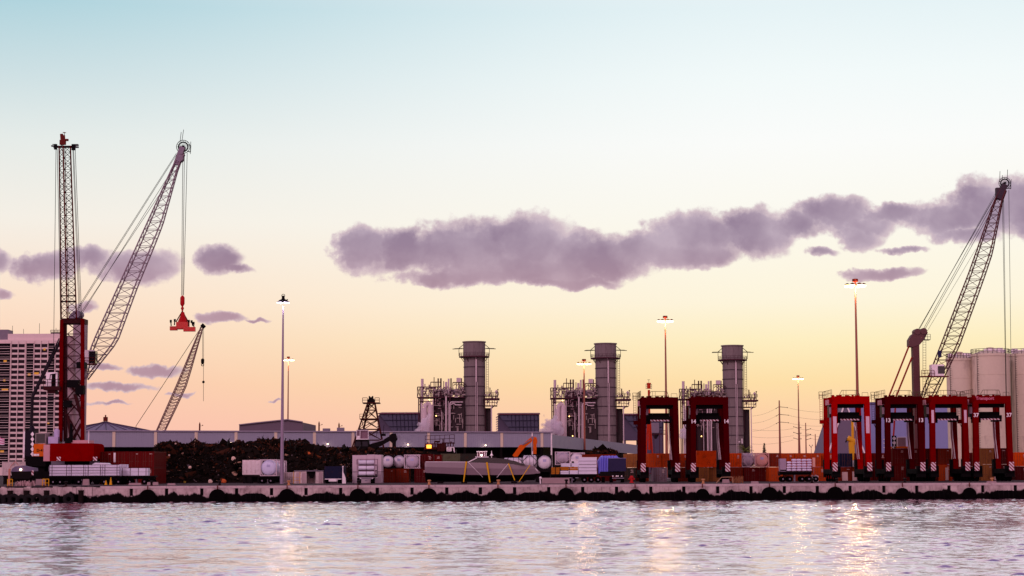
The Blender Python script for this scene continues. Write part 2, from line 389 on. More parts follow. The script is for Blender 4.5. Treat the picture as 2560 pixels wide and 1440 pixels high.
# round rubber fenders hung on chains, and low floating fenders between them
def fender(px, label, r=1.28):
    x = X(px, 302, 1235); y = qd(x) - .5
    o = thing('round_fender', label, 'fender', (x, y, 0), 'round black fenders along the quay')
    b = MB(); b.lathe((x, y, .72), [(.5, -.42), (r - .15, -.42), (r, -.3), (r, .3), (r - .15, .42), (.5, .42)], 'y', 22); b.build('rubber_disc', RUBBER, o, True)
    c = MB()
    for k in range(7): c.torus((x, y - .02, 1.95 + k * .09), .08, .035, 'y' if k % 2 else 'x', 8, 4)
    c.build('chain', STEELR, o)
FP = [377, 549, 721, 896.5, 1073, 1245, 1415, 1588, 1757, 1926, 2092, 2262, 2432]
NB = ['below the right end of the red container stack', 'below the wide scrap heap', 'under the tall unlit grey mast', 'below the white wrapped crate', 'under the stern of the yacht', 'under the middle of the yacht', 'below the low concrete barrier', 'left of the first straddle carrier', 'between the two left straddle carriers', 'just left of the trailer with white bags', 'under the bright red straddle carrier', 'below the carrier numbered 13', 'under the carrier at the right end']
for i, (px, nb) in enumerate(zip(FP, NB)):
    fender(px, 'round black fender on the quay ' + nb, r=1.28 if i not in (7, 8, 12, 11) else 1.05)
FP2 = [(640, 'under the pair of white reefer boxes'), (810, 'under the dark blue trailer'), (983, 'below the row of tank containers'), (1160, 'under the rear half of the yacht'), (1330, 'below the pointed bow of the yacht'), (1500, 'under the blue tarpaulin truck'), (1668, 'under the leftmost straddle carrier'), (1845, 'below the pale rail and rope pile'), (2010, 'below the stacked white bags'), (2178, 'just right of the bright red straddle carrier'), (2345, 'below the second straddle carrier from the right'), (2520, 'at the right edge of the photo')]
for px, nb in FP2:
    x = X(px, 302, 1240); y = qd(x) - .95
    o = thing('floating_fender', 'long black floating fender on the water ' + nb, 'fender', (x, y, 0), 'long floating fenders against the quay')
    b = MB(); b.lathe((x, y, .45), [(.25, -2.1), (.62, -1.75), (.85, -1.2), (.85, 1.2), (.62, 1.75), (.25, 2.1)], 'x', 16); b.build('rubber_body', RUBBER, o, True)
    c = MB(); 
    for s_ in (-1.1, -.4, .4, 1.1): c.torus((x + s_, y, .45), .87, .05, 'x', 16, 5)
    c.build('band', BLACK, o)
# older wharf at the left: crumbling edge, hanging tyres
ow = MB()
x = X(-200, 300, 1225); random.seed(3)
while x < XL - .1:
    wd = min(random.uniform(.35, .8), XL - x); zt = DECK - random.uniform(0, .35) * (1 if x > X(150, 300) else 1.2)
    slab(ow, x, x + wd, random.uniform(-.25, .1), 1.0, random.uniform(.9, 1.2), zt); x += wd
slab(ow, X(-200, 300), XL - .02, .35, 1.2, -3, 2.3)
slab(ow, -300, X(-200, 300) - .02, .2, 1.2, -3, DECK)
tag(ow.build('old_quay_edge', CONC, origin=(0, 0, 0)), 'crumbling old concrete wharf edge at the left end', 'quay wall')
tl = MB()
TN = ['first', 'second', 'third', 'fourth', 'fifth', 'sixth', 'seventh', 'eighth', 'ninth']
for i, px in enumerate([8, 22, 40, 60, 78, 98, 122, 138, 176]):
    x = X(px, 300, 1240); y = qd(x) - .62
    t = MB(); t.torus((x, y, .35 + .1 * (i % 3)), .62, .28, 'y', 22, 8); t.torus((x, y - .26, .35 + .1 * (i % 3)), .68, .035, 'y', 22, 5)
    tag(t.build('hanging_tyre', mat('tyre', (26, 22, 24), .75, var=.3), origin=(x, y, 0), smooth=True), TN[i] + ' old black tyre from the left hung on the crumbling wharf', 'tyre', 'old tyres hung on the wharf at the left')
pl = MB()
for i, px in enumerate([-8, 30, 71, 120, 205]):
    x = X(px, 300, 1240); y = qd(x) - .3
    t = MB(); t.tube((x, y, -2), (x, y, 1.75), .42, 10); t.tube((x, y, 1.75), (x, y, 1.9), .47, 10)
    tag(t.build('wooden_pile', mat('wet_timber', (24, 14, 14), .8, var=.3), origin=(x, y, 0), smooth=True), ['black timber pile at the left edge of the wharf', 'black timber pile between the second and third tyre', 'black timber pile between the fourth and fifth tyre', 'black timber pile beside the seventh hanging tyre', 'black timber pile nearest the round fenders'][i], 'pile', 'timber piles of the old wharf')
# ================================================================ far buildings
def rot(m, cx, cy, a):
    ca, sa = math.cos(a), math.sin(a)
    m.v = [(cx + (x - cx) * ca - (y - cy) * sa, cy + (x - cx) * sa + (y - cy) * ca, z) for x, y, z in m.v]; return m
GLASSD = mat('dark_glass', (24, 18, 26), .15, var=.3, spec=.6)
LIT = mat('lit_window', (110, 60, 30), .5, var=0, emit=(255, 170, 70), es=.5)
CREAM = mat('tower_render', (222, 196, 198), .8, var=.15)
def apartment():
    d = 1000; s = S(d); o = thing('apartment_tower', 'tall pale apartment tower with dark balcony bays behind the red crane', 'building', (X(70, d), d, DECK))
    x = lambda p: X(p, d, 1000)
    z = lambda p: Z(p, d, 70)
    m = MB(); m.box(x(-90), x(201), d, d + 10, DECK, z(849)); m.box(x(15), x(150), d + 1, d + 9, z(849), z(834)); m.build('wall', CREAM, o)
    r = MB(); r.box(x(-12), x(14), d + 2, d + 12, z(849), z(823)); r.build('roof_hut', GREY, o)
    r = MB(); r.box(x(121), x(148), d + 2, d + 12, z(834), z(830)); r.rail((x(121), d + 2, z(830)), (x(148), d + 2, z(830)), 1.1, .12, 1.5); r.build('roof_rail', DGREY, o)
    for p, t in ((20, 812), (88, 806), (48, 820), (130, 818)):
        a = MB(); a.tube((x(p), d + 6, z(834)), (x(p), d + 6, z(t)), .10, 4); a.build('antenna', BLACK, o)
    W = mat('tower_glass', (40, 28, 36), .4, var=.5)
    bank = MB()
    for k in range(23):
        zt = z(860 + 13.2 * k); zb = z(868 + 13.2 * k)
        for p in (27, 44, 84, 101, 138, 168, 185):
            if p > 130: bank.box(x(p), x(p + 14), d - .12, d + .3, zb, zt); continue
            w_ = MB(); w_.box(x(p), x(p + 15), d - .12, d + .3, zb, zt); w_.build('window', W, o)
        if k == 22: break
    tag(bank.build('window_bank', W, o), kind='stuff')
    DK = mat('balcony_shade', (22, 16, 24), .8, var=.3)  # flat dark panels; the shade of the balcony bays is in the colour
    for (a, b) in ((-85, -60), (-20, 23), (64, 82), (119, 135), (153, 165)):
        m = MB(); m.box(x(a), x(b), d - .06, d + .2, z(1168), z(858)); m.build('balcony_shade_panel', DK, o)
        m = MB()
        for k in range(24):
            zt = z(858 + 13.2 * k); m.box(x(a), x(b), d - .9, d - .1, zt - .12, zt + .12)
            m.box(x(a), x(b), d - .95, d - .88, zt + 1.0, zt + 1.12)
        m.build('balcony_rail', CREAM, o)
    m = MB()
    for p in (25, 43, 61.5, 83, 100, 117.5, 136, 152, 166, 184, 199): m.box(x(p - .9), x(p + .9), d - .5, d - .05, DECK, z(852))
    m.build('wall_fin', CREAM, o)
    for (p, q, w_) in ((11, 902, 8), (10, 950, 5), (12, 973, 16), (8, 1128, 9), (72, 936, 7), (90, 933, 12), (109, 873, 5), (122, 1057, 5)):
        m = MB(); m.box(x(p - w_ / 2), x(p + w_ / 2), d - .2, d - .12, z(q + 3), z(q - 2)); m.build('lit_window', LIT, o)
apartment()
# --------------------------------------------------- long open shed with a blue-grey fascia
def shed():
    dd = lambda x: 430 + .35 * (x + 79.7)
    def fx(px):                                     # where the line of the shed front crosses this column
        k = (px - 1280) / F; D = (430 + .35 * 79.7) / (1 - .35 * k); return k * D, D
    xa, ya = fx(213); xb, yb = fx(1377); a = math.atan2(yb - ya, xb - xa); Ln = math.hypot(xb - xa, yb - ya)
    o = thing('port_shed', 'long open port shed with blue-grey sheet fascia and pale posts', 'warehouse', ((xa + xb) / 2, (ya + yb) / 2, DECK))
    def T(m): return rot(m, xa, ya, a)
    def loc(px):
        X_, Y_ = fx(px); return math.hypot(X_ - xa, Y_ - ya)
    FZ0, FZ1 = 10.1, 13.55
    BLUEW = mat('fascia_sheet', (150, 146, 168), .5, var=.16, stretch=(3, 3, .15), scale=1.4)
    m = MB(); n = int(Ln / .5)
    for i in range(n):
        x0 = xa + Ln * i / n; x1 = xa + Ln * (i + 1) / n; xm = x0 + (x1 - x0) * .7
        m.box(x0, xm, ya, ya + .3, FZ0, FZ1); m.box(xm, x1, ya + .05, ya + .3, FZ0, FZ1)
    T(m).build('fascia', BLUEW, o)
    m = MB(); m.box(xa - .3, xa + Ln + .3, ya - .35, ya + .5, FZ1, FZ1 + .25); T(m).build('gutter', mat('gutter_metal', (150, 138, 160), .5), o)
    m = MB(); m.add([(xa, ya + .5, FZ1), (xa + Ln, ya + .5, FZ1), (xa + Ln, ya + 22, FZ1 - .6), (xa, ya + 22, FZ1 - .6), (xa, ya + .5, FZ1 - .3), (xa + Ln, ya + .5, FZ1 - .3), (xa + Ln, ya + 22, FZ1 - .9), (xa, ya + 22, FZ1 - .9)],
                     [(0, 1, 2, 3), (4, 7, 6, 5), (0, 4, 5, 1), (2, 6, 7, 3), (1, 5, 6, 2), (0, 3, 7, 4)]); T(m).build('roof', GREY, o)
    DW = mat('shed_interior_shade', (20, 13, 16), .9, var=.3)  # near-black colour carries the shade of the open interior
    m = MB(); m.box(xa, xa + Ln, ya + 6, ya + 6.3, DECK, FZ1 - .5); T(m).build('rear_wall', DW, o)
    PIL = mat('pilaster_cream', (214, 192, 176), .7, var=.1)
    for px in (286, 390, 491, 590.5, 689.5, 786, 882, 977, 1070.6, 1162, 1253, 1353):
        l = xa + loc(px); m = MB(); m.box(l - .33, l + .33, ya - .12, ya + .02, FZ0 + .02, FZ1 - .05); T(m).build('pilaster', PIL, o)
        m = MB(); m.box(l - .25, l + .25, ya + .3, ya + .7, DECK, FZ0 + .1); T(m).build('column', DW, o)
    m = MB(); m.box(xa + loc(1327), xa + loc(1330), ya - .2, ya - .05, FZ0 - 2, FZ1); T(m).build('downpipe', WHITE, o)
    m = MB(); m.box(xa + Ln - .2, xa + Ln + .1, ya - .2, ya + .1, DECK, FZ1); T(m).build('corner_post', WHITE, o)
    # side wing running back to the right
    P0 = Vector((xb, yb, 0)); P1 = Vector((46, 690, 0)); b = math.atan2(P1.y - P0.y, P1.x - P0.x); L2 = (P1 - P0).length
    m = MB(); n = int(L2 / 1.2)
    for i in range(n):
        x0 = xb + L2 * i / n; x1 = xb + L2 * (i + 1) / n; m.box(x0, x1, yb + .05 * (i % 2), yb + .3, FZ0 - .1, FZ1 - .45)
    rot(m, xb, yb, b).build('side_fascia', BLUEW, o)
    m = MB(); m.box(xb, xb + L2, yb + .5, yb + 10, FZ1 - .9, FZ1 - .6); rot(m, xb, yb, b).build('side_roof', GREY, o)
    m = MB(); m.box(xb, xb + L2, yb + 5, yb + 5.3, DECK, FZ1 - .9); rot(m, xb, yb, b).build('side_wall', DW, o)
    for i, (px, py) in enumerate([(820, 1110), (1020, 1111), (1213, 1113), (580, 1107), (1417, 1108), (722, 1108)]):
        if px < 1377: x_, y_ = fx(px)
        else: x_, y_ = P(px, py, 495).x, 495
        c = Vector((x_, y_ - .7, P(px, py, y_).z))
        m = MB(); m.tube(c + Vector((0, .6, .25)), c + Vector((0, 0, .2)), .05, 4); m.cb(c + Vector((0, 0, .15)), .5, .3, .12); l = m.build('wall_lamp', GREY, o)
        m = MB(); m.sphere(c, .17 if px != 1417 else .34, 8, 6); m.build('bulb', mat('lamp_glass', (255, 235, 200), .4, var=0, emit=(255, 226, 180), es=6), l)
        lamp_light(c + Vector((0, -.35, -.3)), 25 if px != 1417 else 260, (1, .62, .3) if px == 1417 else (1, .75, .55), .2)
    for (a_, b_, t) in ((800, 818, 1071), (836, 854, 1069)):
        X0, Y0 = fx(a_); X1, _ = fx(b_); m = MB(); m.box(X0, X1, Y0 + 6, Y0 + 8, FZ1 - .4, P(a_, t, Y0 + 6).z); m.build('roof_box', GREY, o)
shed()
# --------------------------------------------------- flat dome, gable hall, poles behind the shed
def dome():
    d = 560; c = P(263, 1100, d); R = 128 * S(d); zt = P(263, 1052, d).z; zb = P(263, 1078, d).z
    o = thing('storage_dome', 'low ribbed grey domed tank roof behind the left end of the shed', 'storage tank', (c.x, d, DECK))
    prof = [(R, DECK - c.z), (R, zb - .4 - c.z)]; m = MB(); m.lathe(c, prof, 'z', 48); m.build('tank_wall', GREY, o, True)
    pr = [(R * 1.01 * (1 - i / 9), (zb - .4 - c.z) + (zt - zb) * (i / 9) ** .92) for i in range(9)] + [(.4, zt - c.z - .3)]
    m = MB(); m.lathe(c, pr, 'z', 48); m.build('roof', mat('dome_roof', (112, 100, 128), .5, var=.15), o, True)
    m = MB()
    for k in range(28):
        t = 2 * math.pi * k / 28
        m.path([(c.x + r * math.cos(t), d + r * math.sin(t), c.z + h + .08) for r, h in pr], .10, 4)
    m.build('roof_rib', mat('dome_rib', (78, 62, 84), .6), o)
    m = MB(); m.cb((c.x, d, zt + .5), 1.1, 1.1, 1.2); m.tube((c.x, d, zt + 1), (c.x, d, zt + 1.7), .2, 6); m.build('finial', STEELR, o)
dome()
def hall():
    d = 600; o = thing('gable_hall', 'plain dark grey gabled hall showing over the shed roof', 'building', (X(677, d), d, DECK))
    pts = [(X(p, d, 1060), P(p, q, d).z) for p, q in ((598, 1063), (640, 1058), (718, 1050), (757, 1056))]
    ww = [(pts[0][0], DECK)] + pts + [(pts[-1][0], DECK)]
    m = MB(); m.prism(ww, d, d + 40); m.build('wall', mat('hall_sheet', (104, 88, 104), .6, var=.12, stretch=(2, 2, .1)), o)
    m = MB()
    for a, b in zip(pts[:-1], pts[1:]): m.beam((a[0], d - .3, a[1] + .15), (b[0], d - .3, b[1] + .15), .8, .3)
    m.build('roof_edge', mat('hall_trim', (136, 120, 138), .6), o)
hall()
for px, top, lb, wd in ((498, 1055, 'pointed dark post over the shed roof near the small crane boom', 4), (797, 1053, 'pointed dark post over the shed roof right of the gable hall', 4), (847, 1056, 'pointed dark post above the right box on the shed roof', 4)):
    d = 520; b = P(px, 1172, d); zt = P(px, top, d).z; r = 2.0 * S(d)
    o = thing('navigation_post', lb, 'post', (b.x, d, DECK), 'pointed posts behind the shed')
    m = MB(); m.tube((b.x, d, DECK), (b.x, d, zt - .6), r, 8); m.tube((b.x, d, zt - .6), (b.x, d, zt), r, 8, .03); m.build('shaft', STEELR, o, True)
    m = MB(); m.beam((b.x, d - .1, zt - 1.1), (b.x + .8, d - .1, zt - 1.0), .08); m.cb((b.x + .8, d - .1, zt - .9), .25, .2, .25); m.build('bracket', STEELR, o)
# --------------------------------------------------- small lattice crane behind the shed
def lat(m, A, B, n, r, rb, diag='z', close=True):
    """lattice boom: A and B are two lists of 3-D corner points (4 chords each) along the boom"""
    pass
def interp(pts, t):                        # pts: list of (px,py), t 0..1 by y
    y = pts[0][1] + (pts[-1][1] - pts[0][1]) * t
    for (x0, y0), (x1, y1) in zip(pts[:-1], pts[1:]):
        if min(y0, y1) - 1e-6 <= y <= max(y0, y1) + 1e-6: return (x0 + (x1 - x0) * (y - y0) / (y1 - y0), y)
    return pts[-1]
def boom(lft, rgt, d0, d1, wd, n, rc, rb, cross=False, skew=(0, 0)):
    """four-chord lattice boom between two outlines; returns (chords, braces). wd: depth of the boom in metres (bottom, mid, top)"""
    ch = MB(); br = MB(); rows = []
    for i in range(n + 1):
        t = i / n; a = interp(lft, t); b = interp(rgt, t); D = d0 + (d1 - d0) * t
        w_ = wd[0] + (wd[1] - wd[0]) * min(1, t * 4) if t < .25 else wd[1] + (wd[2] - wd[1]) * max(0, (t - .6) / .4)
        off = Vector((skew[0] * w_ , skew[1] * w_, 0))
        pa, pb = P(a[0], a[1], D), P(b[0], b[1], D)
        rows.append((pa, pb, pb + Vector((0, w_, 0)) + off, pa + Vector((0, w_, 0)) + off))
    for i in range(n):
        p, q = rows[i], rows[i + 1]
        for k in range(4): ch.tube(p[k], q[k], rc, 5)
        for k in range(4):
            a, b = k, (k + 1) % 4
            br.tube(p[a], q[b], rb, 4, cap=False)
            if cross: br.tube(p[b], q[a], rb, 4, cap=False)
            br.tube(q[a], q[b], rb, 4, cap=False)
    return ch, br, rows
def small_crane():
    d = 490; o = thing('lattice_crane', 'small distant crawler crane with thin pale lattice boom and hanging hook', 'crane', (X(392, d), d, DECK))
    BC = mat('pale_boom', (136, 108, 104), .6)
    ch, br, rows = boom([(387, 1085), (440, 965), (503, 815)], [(407, 1085), (462, 965), (508, 815)], d, d, (1.2, 2, .5), 34, .14, .06)
    ch.build('boom_chord', BC, o); br.build('boom_lacing', BC, o)
    m = MB(); m.tube(P(505, 818, d), P(511, 812, d), .6, 6); m.build('boom_head', BLACK, o)
    m = MB(); m.tube(P(503, 818, d), P(340, 1065, d), .07, 4); m.tube(P(340, 1065, d), Vector((X(345, d), d, DECK + 3)), .07, 4)
    m.tube(P(506, 815, d), P(506.5, 898, d), .05, 4); m.tube(P(509, 815, d), P(508.5, 1003, d), .05, 4); m.build('rope', BLACK, o)
    m = MB(); m.lathe(P(506.5, 905, d), [(.2, .9), (.45, .6), (.4, -.3), (.1, -.6)], 'z', 8); c = P(506.5, 912, d); m.torus(c, .3, .1, 'y', 10, 5); m.build('hook', BLACK, o)
    m = MB(); m.sphere(P(508.5, 955, d), .35, 8, 6); m.build('weight_ball', BLACK, o)
    b = Vector((X(392, d), d, DECK)); m = MB(); m.box(b.x - 5, b.x + 3.5, d - 1.8, d + 3.5, DECK + 1.2, DECK + 4.5); m.build('machine_house', YEL, o)
    m = MB(); m.box(b.x - 4, b.x + 4, d - 3, d - 2, DECK, DECK + 1.2); m.box(b.x - 4, b.x + 4, d + 3, d + 4, DECK, DECK + 1.2); m.build('crawler', BLACK, o)
small_crane()
# --------------------------------------------------- power station: three boiler units with tall stacks
STK = mat('stack_paint', (122, 107, 111), .7, var=.28, scale=.35, stretch=(2.2, 2.2, .25), dirt=((84, 66, 74), .5))
STKD = mat('boiler_casing', (56, 44, 48), .75, var=.35)
PIPE = mat('pipe_lagging', (200, 176, 186), .45, var=.25)
FRM = mat('platform_steel', (74, 40, 52), .7, var=.3)
def unit():
    d = 720; s = S(d); c = P(1186, 1172, d); cx = c.x
    o = thing('boiler_unit', 'left boiler unit of the power station with its grey stack', 'power station', (cx, d, DECK), 'boiler units with round stacks')
    z = lambda p: P(1186, p, d).z
    x = lambda p: cx + (p - 1186) * s
    R = 26 * s
    m = MB(); prof = [(R, DECK)]
    yb = 1172
    for k in range(12):
        zz = z(1160 - 24.2 * k)
        if zz > z(900): break
        prof += [(R, zz - .12), (R + .14, zz - .1), (R + .14, zz + .1), (R, zz + .12)]
    prof += [(R, z(893)), (R + .25, z(893)), (R + .25, z(857)), (R + .55, z(856.5)), (R + .55, z(854)), (R - .1, z(854)), (R - .4, z(860))]
    m.lathe((cx, d, 0), prof, 'z', 40); st_ = m.build('stack', STK, o, True)
    for k in range(12):
        zz = z(1160 - 24.2 * k)
        if zz > z(900): break
        m = MB(); m.lathe((cx, d, 0), [(R, zz - .16), (R + .17, zz - .16), (R + .17, zz + .16), (R, zz + .16)], 'z', 40); m.build('stack_band', mat('band_dark', (70, 56, 64), .7), st_)
    m = MB(); m.lathe((cx, d, 0), [(R + .3, z(894)), (38 * s, z(894)), (38 * s, z(891)), (R + .3, z(891))], 'z', 28)
    for k in range(8):
        t = k * math.pi / 4 + .2; m.beam((cx + R * math.cos(t), d + R * math.sin(t), z(905)), (cx + 34 * s * math.cos(t), d + 34 * s * math.sin(t), z(894)), .2)
    m.build('stack_platform', FRM, o)
    m = MB()
    for k in range(24):
        t = k * math.pi / 12; a = (cx + 37.5 * s * math.cos(t), d + 37.5 * s * math.sin(t)); t2 = (k + 1) * math.pi / 12; b = (cx + 37.5 * s * math.cos(t2), d + 37.5 * s * math.sin(t2))
        for h in (.6, 1.25): m.tube((*a, z(891) + h), (*b, z(891) + h), .05, 4)
        m.tube((*a, z(891)), (*a, z(891) + 1.25), .05, 4)
    m.build('platform_rail', FRM, o)
    m = MB()
    for sx in (-1, 1):
        m.tube((cx + sx * 26 * s, d - 1, z(861)), (cx + sx * 39 * s, d - 1, z(872)), .12, 4); m.tube((cx + sx * 27 * s, d - 1, z(872)), (cx + sx * 54 * s, d - 1.5, z(873)), .13, 4)
        m.tube((cx + sx * 38 * s, d - 1, z(872)), (cx + sx * 38 * s, d - 1, z(890)), .1, 4); m.tube((cx + sx * 30 * s, d + 2, z(870)), (cx + sx * 50 * s, d + 3, z(870)), .1, 4)
    m.build('davit_arm', mat('davit_steel', (66, 62, 50), .6), o)
    m = MB(); m.ladder((x(1219), d - 1, z(1000)), (x(1219), d - 1, z(885)), .75, .9, .08); m.ladder((x(1213), d - 1, z(1080)), (x(1213), d - 1, z(895)), .1, 4, .08); m.build('ladder', FRM, o)
    yf = d - R
    m = MB(); m.tube((x(1191.5), yf - .3, z(893)), (x(1191.5), yf - .3, z(956)), .32, 8); m.tube((x(1190.5), yf - .25, z(956)), (x(1190.5), yf - .25, DECK), .11, 5); m.tube((x(1194), yf - .2, z(956)), (x(1194), yf - .2, DECK), .11, 5); m.build('stack_pipe', PIPE, o)
    # boiler casing
    m = MB(); m.box(x(1084), x(1172), d - 2, d + 18, DECK, z(995)); m.box(x(1205), x(1229), d + 1, d + 18, DECK, z(1020)); m.box(x(1122), x(1162), d - 3, d - 2, DECK, z(1018)); m.build('boiler_casing', STKD, o)
    m = MB()
    for k in range(6):
        p = 1090 + 12 * k; m.box(x(p), x(p + 1.2), d - 2.5, d - 2, DECK, z(1000))
    for q in (1020, 1040, 1062): m.box(x(1084), x(1122), d - 2.6, d - 2, z(q + 1), z(q))
    m.build('casing_stiffener', FRM, o)
    m = MB(); m.lathe((x(1125), d + 1, z(980)), [(.3, -36 * s), (1.15, -34 * s), (1.15, 34 * s), (.3, 36 * s)], 'x', 14); m.build('steam_drum', GREY, o, True)
    m = MB(); m.lathe((x(1105), d + 5, z(986)), [(.3, -24 * s), (1.3, -22 * s), (1.3, 22 * s), (.3, 24 * s)], 'x', 14); m.build('steam_drum', mat('drum_metal', (132, 108, 122), .5), o, True)
    # steel deck and frames
    m = MB(); m.box(x(1045), x(1162), d - 3.4, d + 8, z(995), z(992.5)); m.box(x(1050), x(1120), d - 3.2, d, z(1004), z(1002.5)); m.build('deck', FRM, o)
    m = MB()
    y0 = d - 3.2
    def fr(a, b, q0, q1, n):
        w_ = (b - a) / n
        for i in range(n + 1): m.tube((x(a + w_ * i), y0, z(q0)), (x(a + w_ * i), y0, z(q1)), .13, 4)
        m.tube((x(a), y0, z(q1)), (x(b), y0, z(q1)), .18, 4); 
    fr(1045, 1102, 995, 968, 8); fr(1078, 1104, 992, 956, 2); fr(1133, 1160, 980, 957, 3)
    m.tube((x(1045), y0, z(993)), (x(1052), y0, z(968)), .13, 4); m.tube((x(1052), y0, z(993)), (x(1045), y0, z(968)), .13, 4)
    m.rail((x(1062), y0 - .3, z(993)), (x(1160), y0 - .3, z(993)), 1.4, .07, 1.6)
    for a in range(1135, 1160, 8): m.tube((x(a), y0, z(965)), (x(a + 4), y0, z(960)), .12, 4); m.tube((x(a + 4), y0, z(960)), (x(a + 8), y0, z(965)), .12, 4)
    for p in (1048, 1052, 1116, 1126): m.tube((x(p), y0, DECK), (x(p), y0, z(995)), .22, 5)
    for q in (1012, 1028, 1045): m.tube((x(1048), y0, z(q)), (x(1062), y0, z(q)), .12, 4)
    m.build('steel_frame', FRM, o)
    for (a, b, q0, q1) in ((1053, 1060, 1008, 947), (1094.5, 1098, 985, 946), (1101, 1105, 985, 946), (1120, 1124.5, 985, 947), (1126.5, 1130, 985, 946), (1113, 1119, 985, 955), (1109, 1111, 985, 953), (1085, 1087, 990, 943), (1153.5, 1156, 980, 946)):
        v_ = MB(); v_.tube((x((a + b) / 2), d - 1.5, z(q0)), (x((a + b) / 2), d - 1.5, z(q1)), (b - a) / 2 * s, 10); v_.build('vent_pipe', PIPE if a in (1120, 1113, 1053) else FRM, o, True)
    m = MB(); m.box(x(1142), x(1153), d - 2, d, z(957), z(945)); m.box(x(1146), x(1149), d - 1.2, d - .8, z(985), z(957)); m.build('silencer', PIPE, o)
    m = MB(); m.tube((x(1056), d - 4, DECK), (x(1056), d - 4, z(1008)), .35, 8); m.tube((x(1063), d - 4.5, DECK), (x(1063), d - 4.5, z(1020)), 1.0, 10); m.tube((x(1077), d - 4, DECK), (x(1077), d - 4, z(1012)), 1.1, 10)
    m.path([(x(1063), d - 4.5, z(1020)), (x(1068), d - 4.5, z(1010)), (x(1077), d - 4, z(1012))], .9, 8)
    m.build('duct', PIPE, o, True)
    rs = random.Random(4)
    for (p, q0, q1, r) in ((1116.5, 992, 1172, .3), (1126, 1010, 1172, .25), (1122, 1004, 1172, .12), (1229, 1015, 1172, .2), (1084, 1000, 1172, .2), (1106, 1030, 1172, .12)):
        m = MB(); m.tube((x(p), d - 4.2, z(min(q1, 1168))), (x(p), d - 4.2, z(q0)), r, 6); m.tube((x(p), d - 4.2, DECK), (x(p), d - 4.2, z(1168)), r, 6); m.build('downcomer', PIPE, o, True)
    m = MB(); m.path([(x(1126), d - 4, z(1010)), (x(1128), d - 4, z(1006)), (x(1158), d - 4, z(1006))], .22, 6); m.path([(x(1128), d - 4, z(1012)), (x(1136), d - 4, z(1009)), (x(1140), d - 4, z(1013)), (x(1155), d - 4, z(1013))], .2, 6); m.build('cross_pipe', PIPE, o, True)
    # jumble of valves and small pipework over the deck
    m = MB()
    for k in range(70):
        a = rs.uniform(1060, 1160); q = rs.uniform(969, 993); L = rs.uniform(1, 9)
        if rs.random() < .5: m.tube((x(a), d + rs.uniform(-3, 2), z(q)), (x(a + L), d - 1, z(q + rs.uniform(-2, 2))), rs.uniform(.1, .35), 5)
        else: m.tube((x(a), d - 2, z(q)), (x(a), d - 2, z(q - L)), rs.uniform(.1, .3), 5)
    for k in range(60):
        a = rs.uniform(1062, 1118); q = rs.uniform(996, 1066); L = rs.uniform(3, 14)
        if rs.random() < .4: m.tube((x(a), d - 3, z(q)), (x(a + L * .6), d - 3, z(q)), .13, 5)
        else: m.tube((x(a), d - 3, z(q)), (x(a), d - 3, z(q + L)), .13, 5)
    tag(m.build('pipework', mat('mixed_pipe', (150, 118, 128), .5, var=.5, scale=.5), o), kind='stuff')
    m = MB()
    for k in range(110):
        a = rs.uniform(1058, 1158); q = rs.uniform(968, 994); L = rs.uniform(1, 10); y_ = d - rs.uniform(2.5, 4)
        if rs.random() < .45: m.tube((x(a), y_, z(q)), (x(a + L), y_, z(q + rs.uniform(-1, 1))), rs.uniform(.12, .4), 5)
        else: m.tube((x(a), y_, z(q)), (x(a), y_, z(q - L * .8)), rs.uniform(.1, .28), 5)
    for k in range(45):
        a = rs.uniform(1084, 1158); q = rs.uniform(998, 1070); L = rs.uniform(4, 18)
        if rs.random() < .35: m.tube((x(a), d - 3.5, z(q)), (x(a + L), d - 3.5, z(q)), .14, 5)
        else: m.tube((x(a), d - 3.5, z(q)), (x(a), d - 3.5, z(q + L)), .14, 5)
    tag(m.build('light_pipework', mat('grey_pipe', (158, 138, 140), .5, var=.5, scale=.6), o), kind='stuff')
    # side platforms right of the stack
    m = MB(); m.box(x(1212), x(1249), d - 3, d + 6, z(1000), z(996)); m.box(x(1214), x(1243), d - 3, d + 6, z(1015.5), z(1014)); m.box(x(1212), x(1245), d - 2, d + 4, z(991), z(989.5)); m.build('side_platform', FRM, o)
    m = MB(); m.rail((x(1212), d - 3, z(1014)), (x(1243), d - 3, z(1014)), 2.0, .1, .9); m.rail((x(1212), d - 3, z(990)), (x(1247), d - 3, z(990)), 1.2, .08, 1.0)
    for p, q in ((1225, 970), (1229, 976), (1233, 984), (1245, 975), (1240, 982)): m.tube((x(p), d - 2, z(996)), (x(p), d - 2, z(q)), .12, 4)
    m.cb((x(1245), d - 2, z(975)), .5, .4, .4); m.box(x(1212), x(1226), d - 3, d - 2.8, z(970.5), z(970)); m.tube((x(1226), d - 3, z(990)), (x(1226), d - 3, z(970)), .1, 4)
    m.tube((x(1229), d - 2.8, z(1022)), (x(1236), d - 2.8, z(1015)), .2, 4); m.build('side_rail', FRM, o)
    m = MB()
    for k in range(22): a = rs.uniform(1213, 1246); q = rs.uniform(980, 1012); m.tube((x(a), d - 1, z(q)), (x(a + rs.uniform(-1, 5)), d - 1, z(q - rs.uniform(1, 7))), rs.uniform(.1, .3), 5)
    tag(m.build('side_valves', PIPE, o), kind='stuff')
    for (p, q) in ((1092, 1040), (1080, 1070), (1100, 1090), (1075, 1000)):
        m = MB(); m.sphere((x(p), d - 4.4, z(q)), .22, 6, 5); m.build('work_lamp', mat('work_lamp', (255, 210, 140), .4, var=0, emit=(255, 200, 120), es=5), o)
    return o
u1 = unit()
def place(px, d): return Vector((X(px, d, 1172), d, DECK))
u2 = dup(u1, place(1516, 733), 'middle boiler unit of the power station with its grey stack')
u3 = dup(u1, place(1835, 748), 'right boiler unit whose grey stack is marked 5-1')
u3_xy = place(1835, 748)
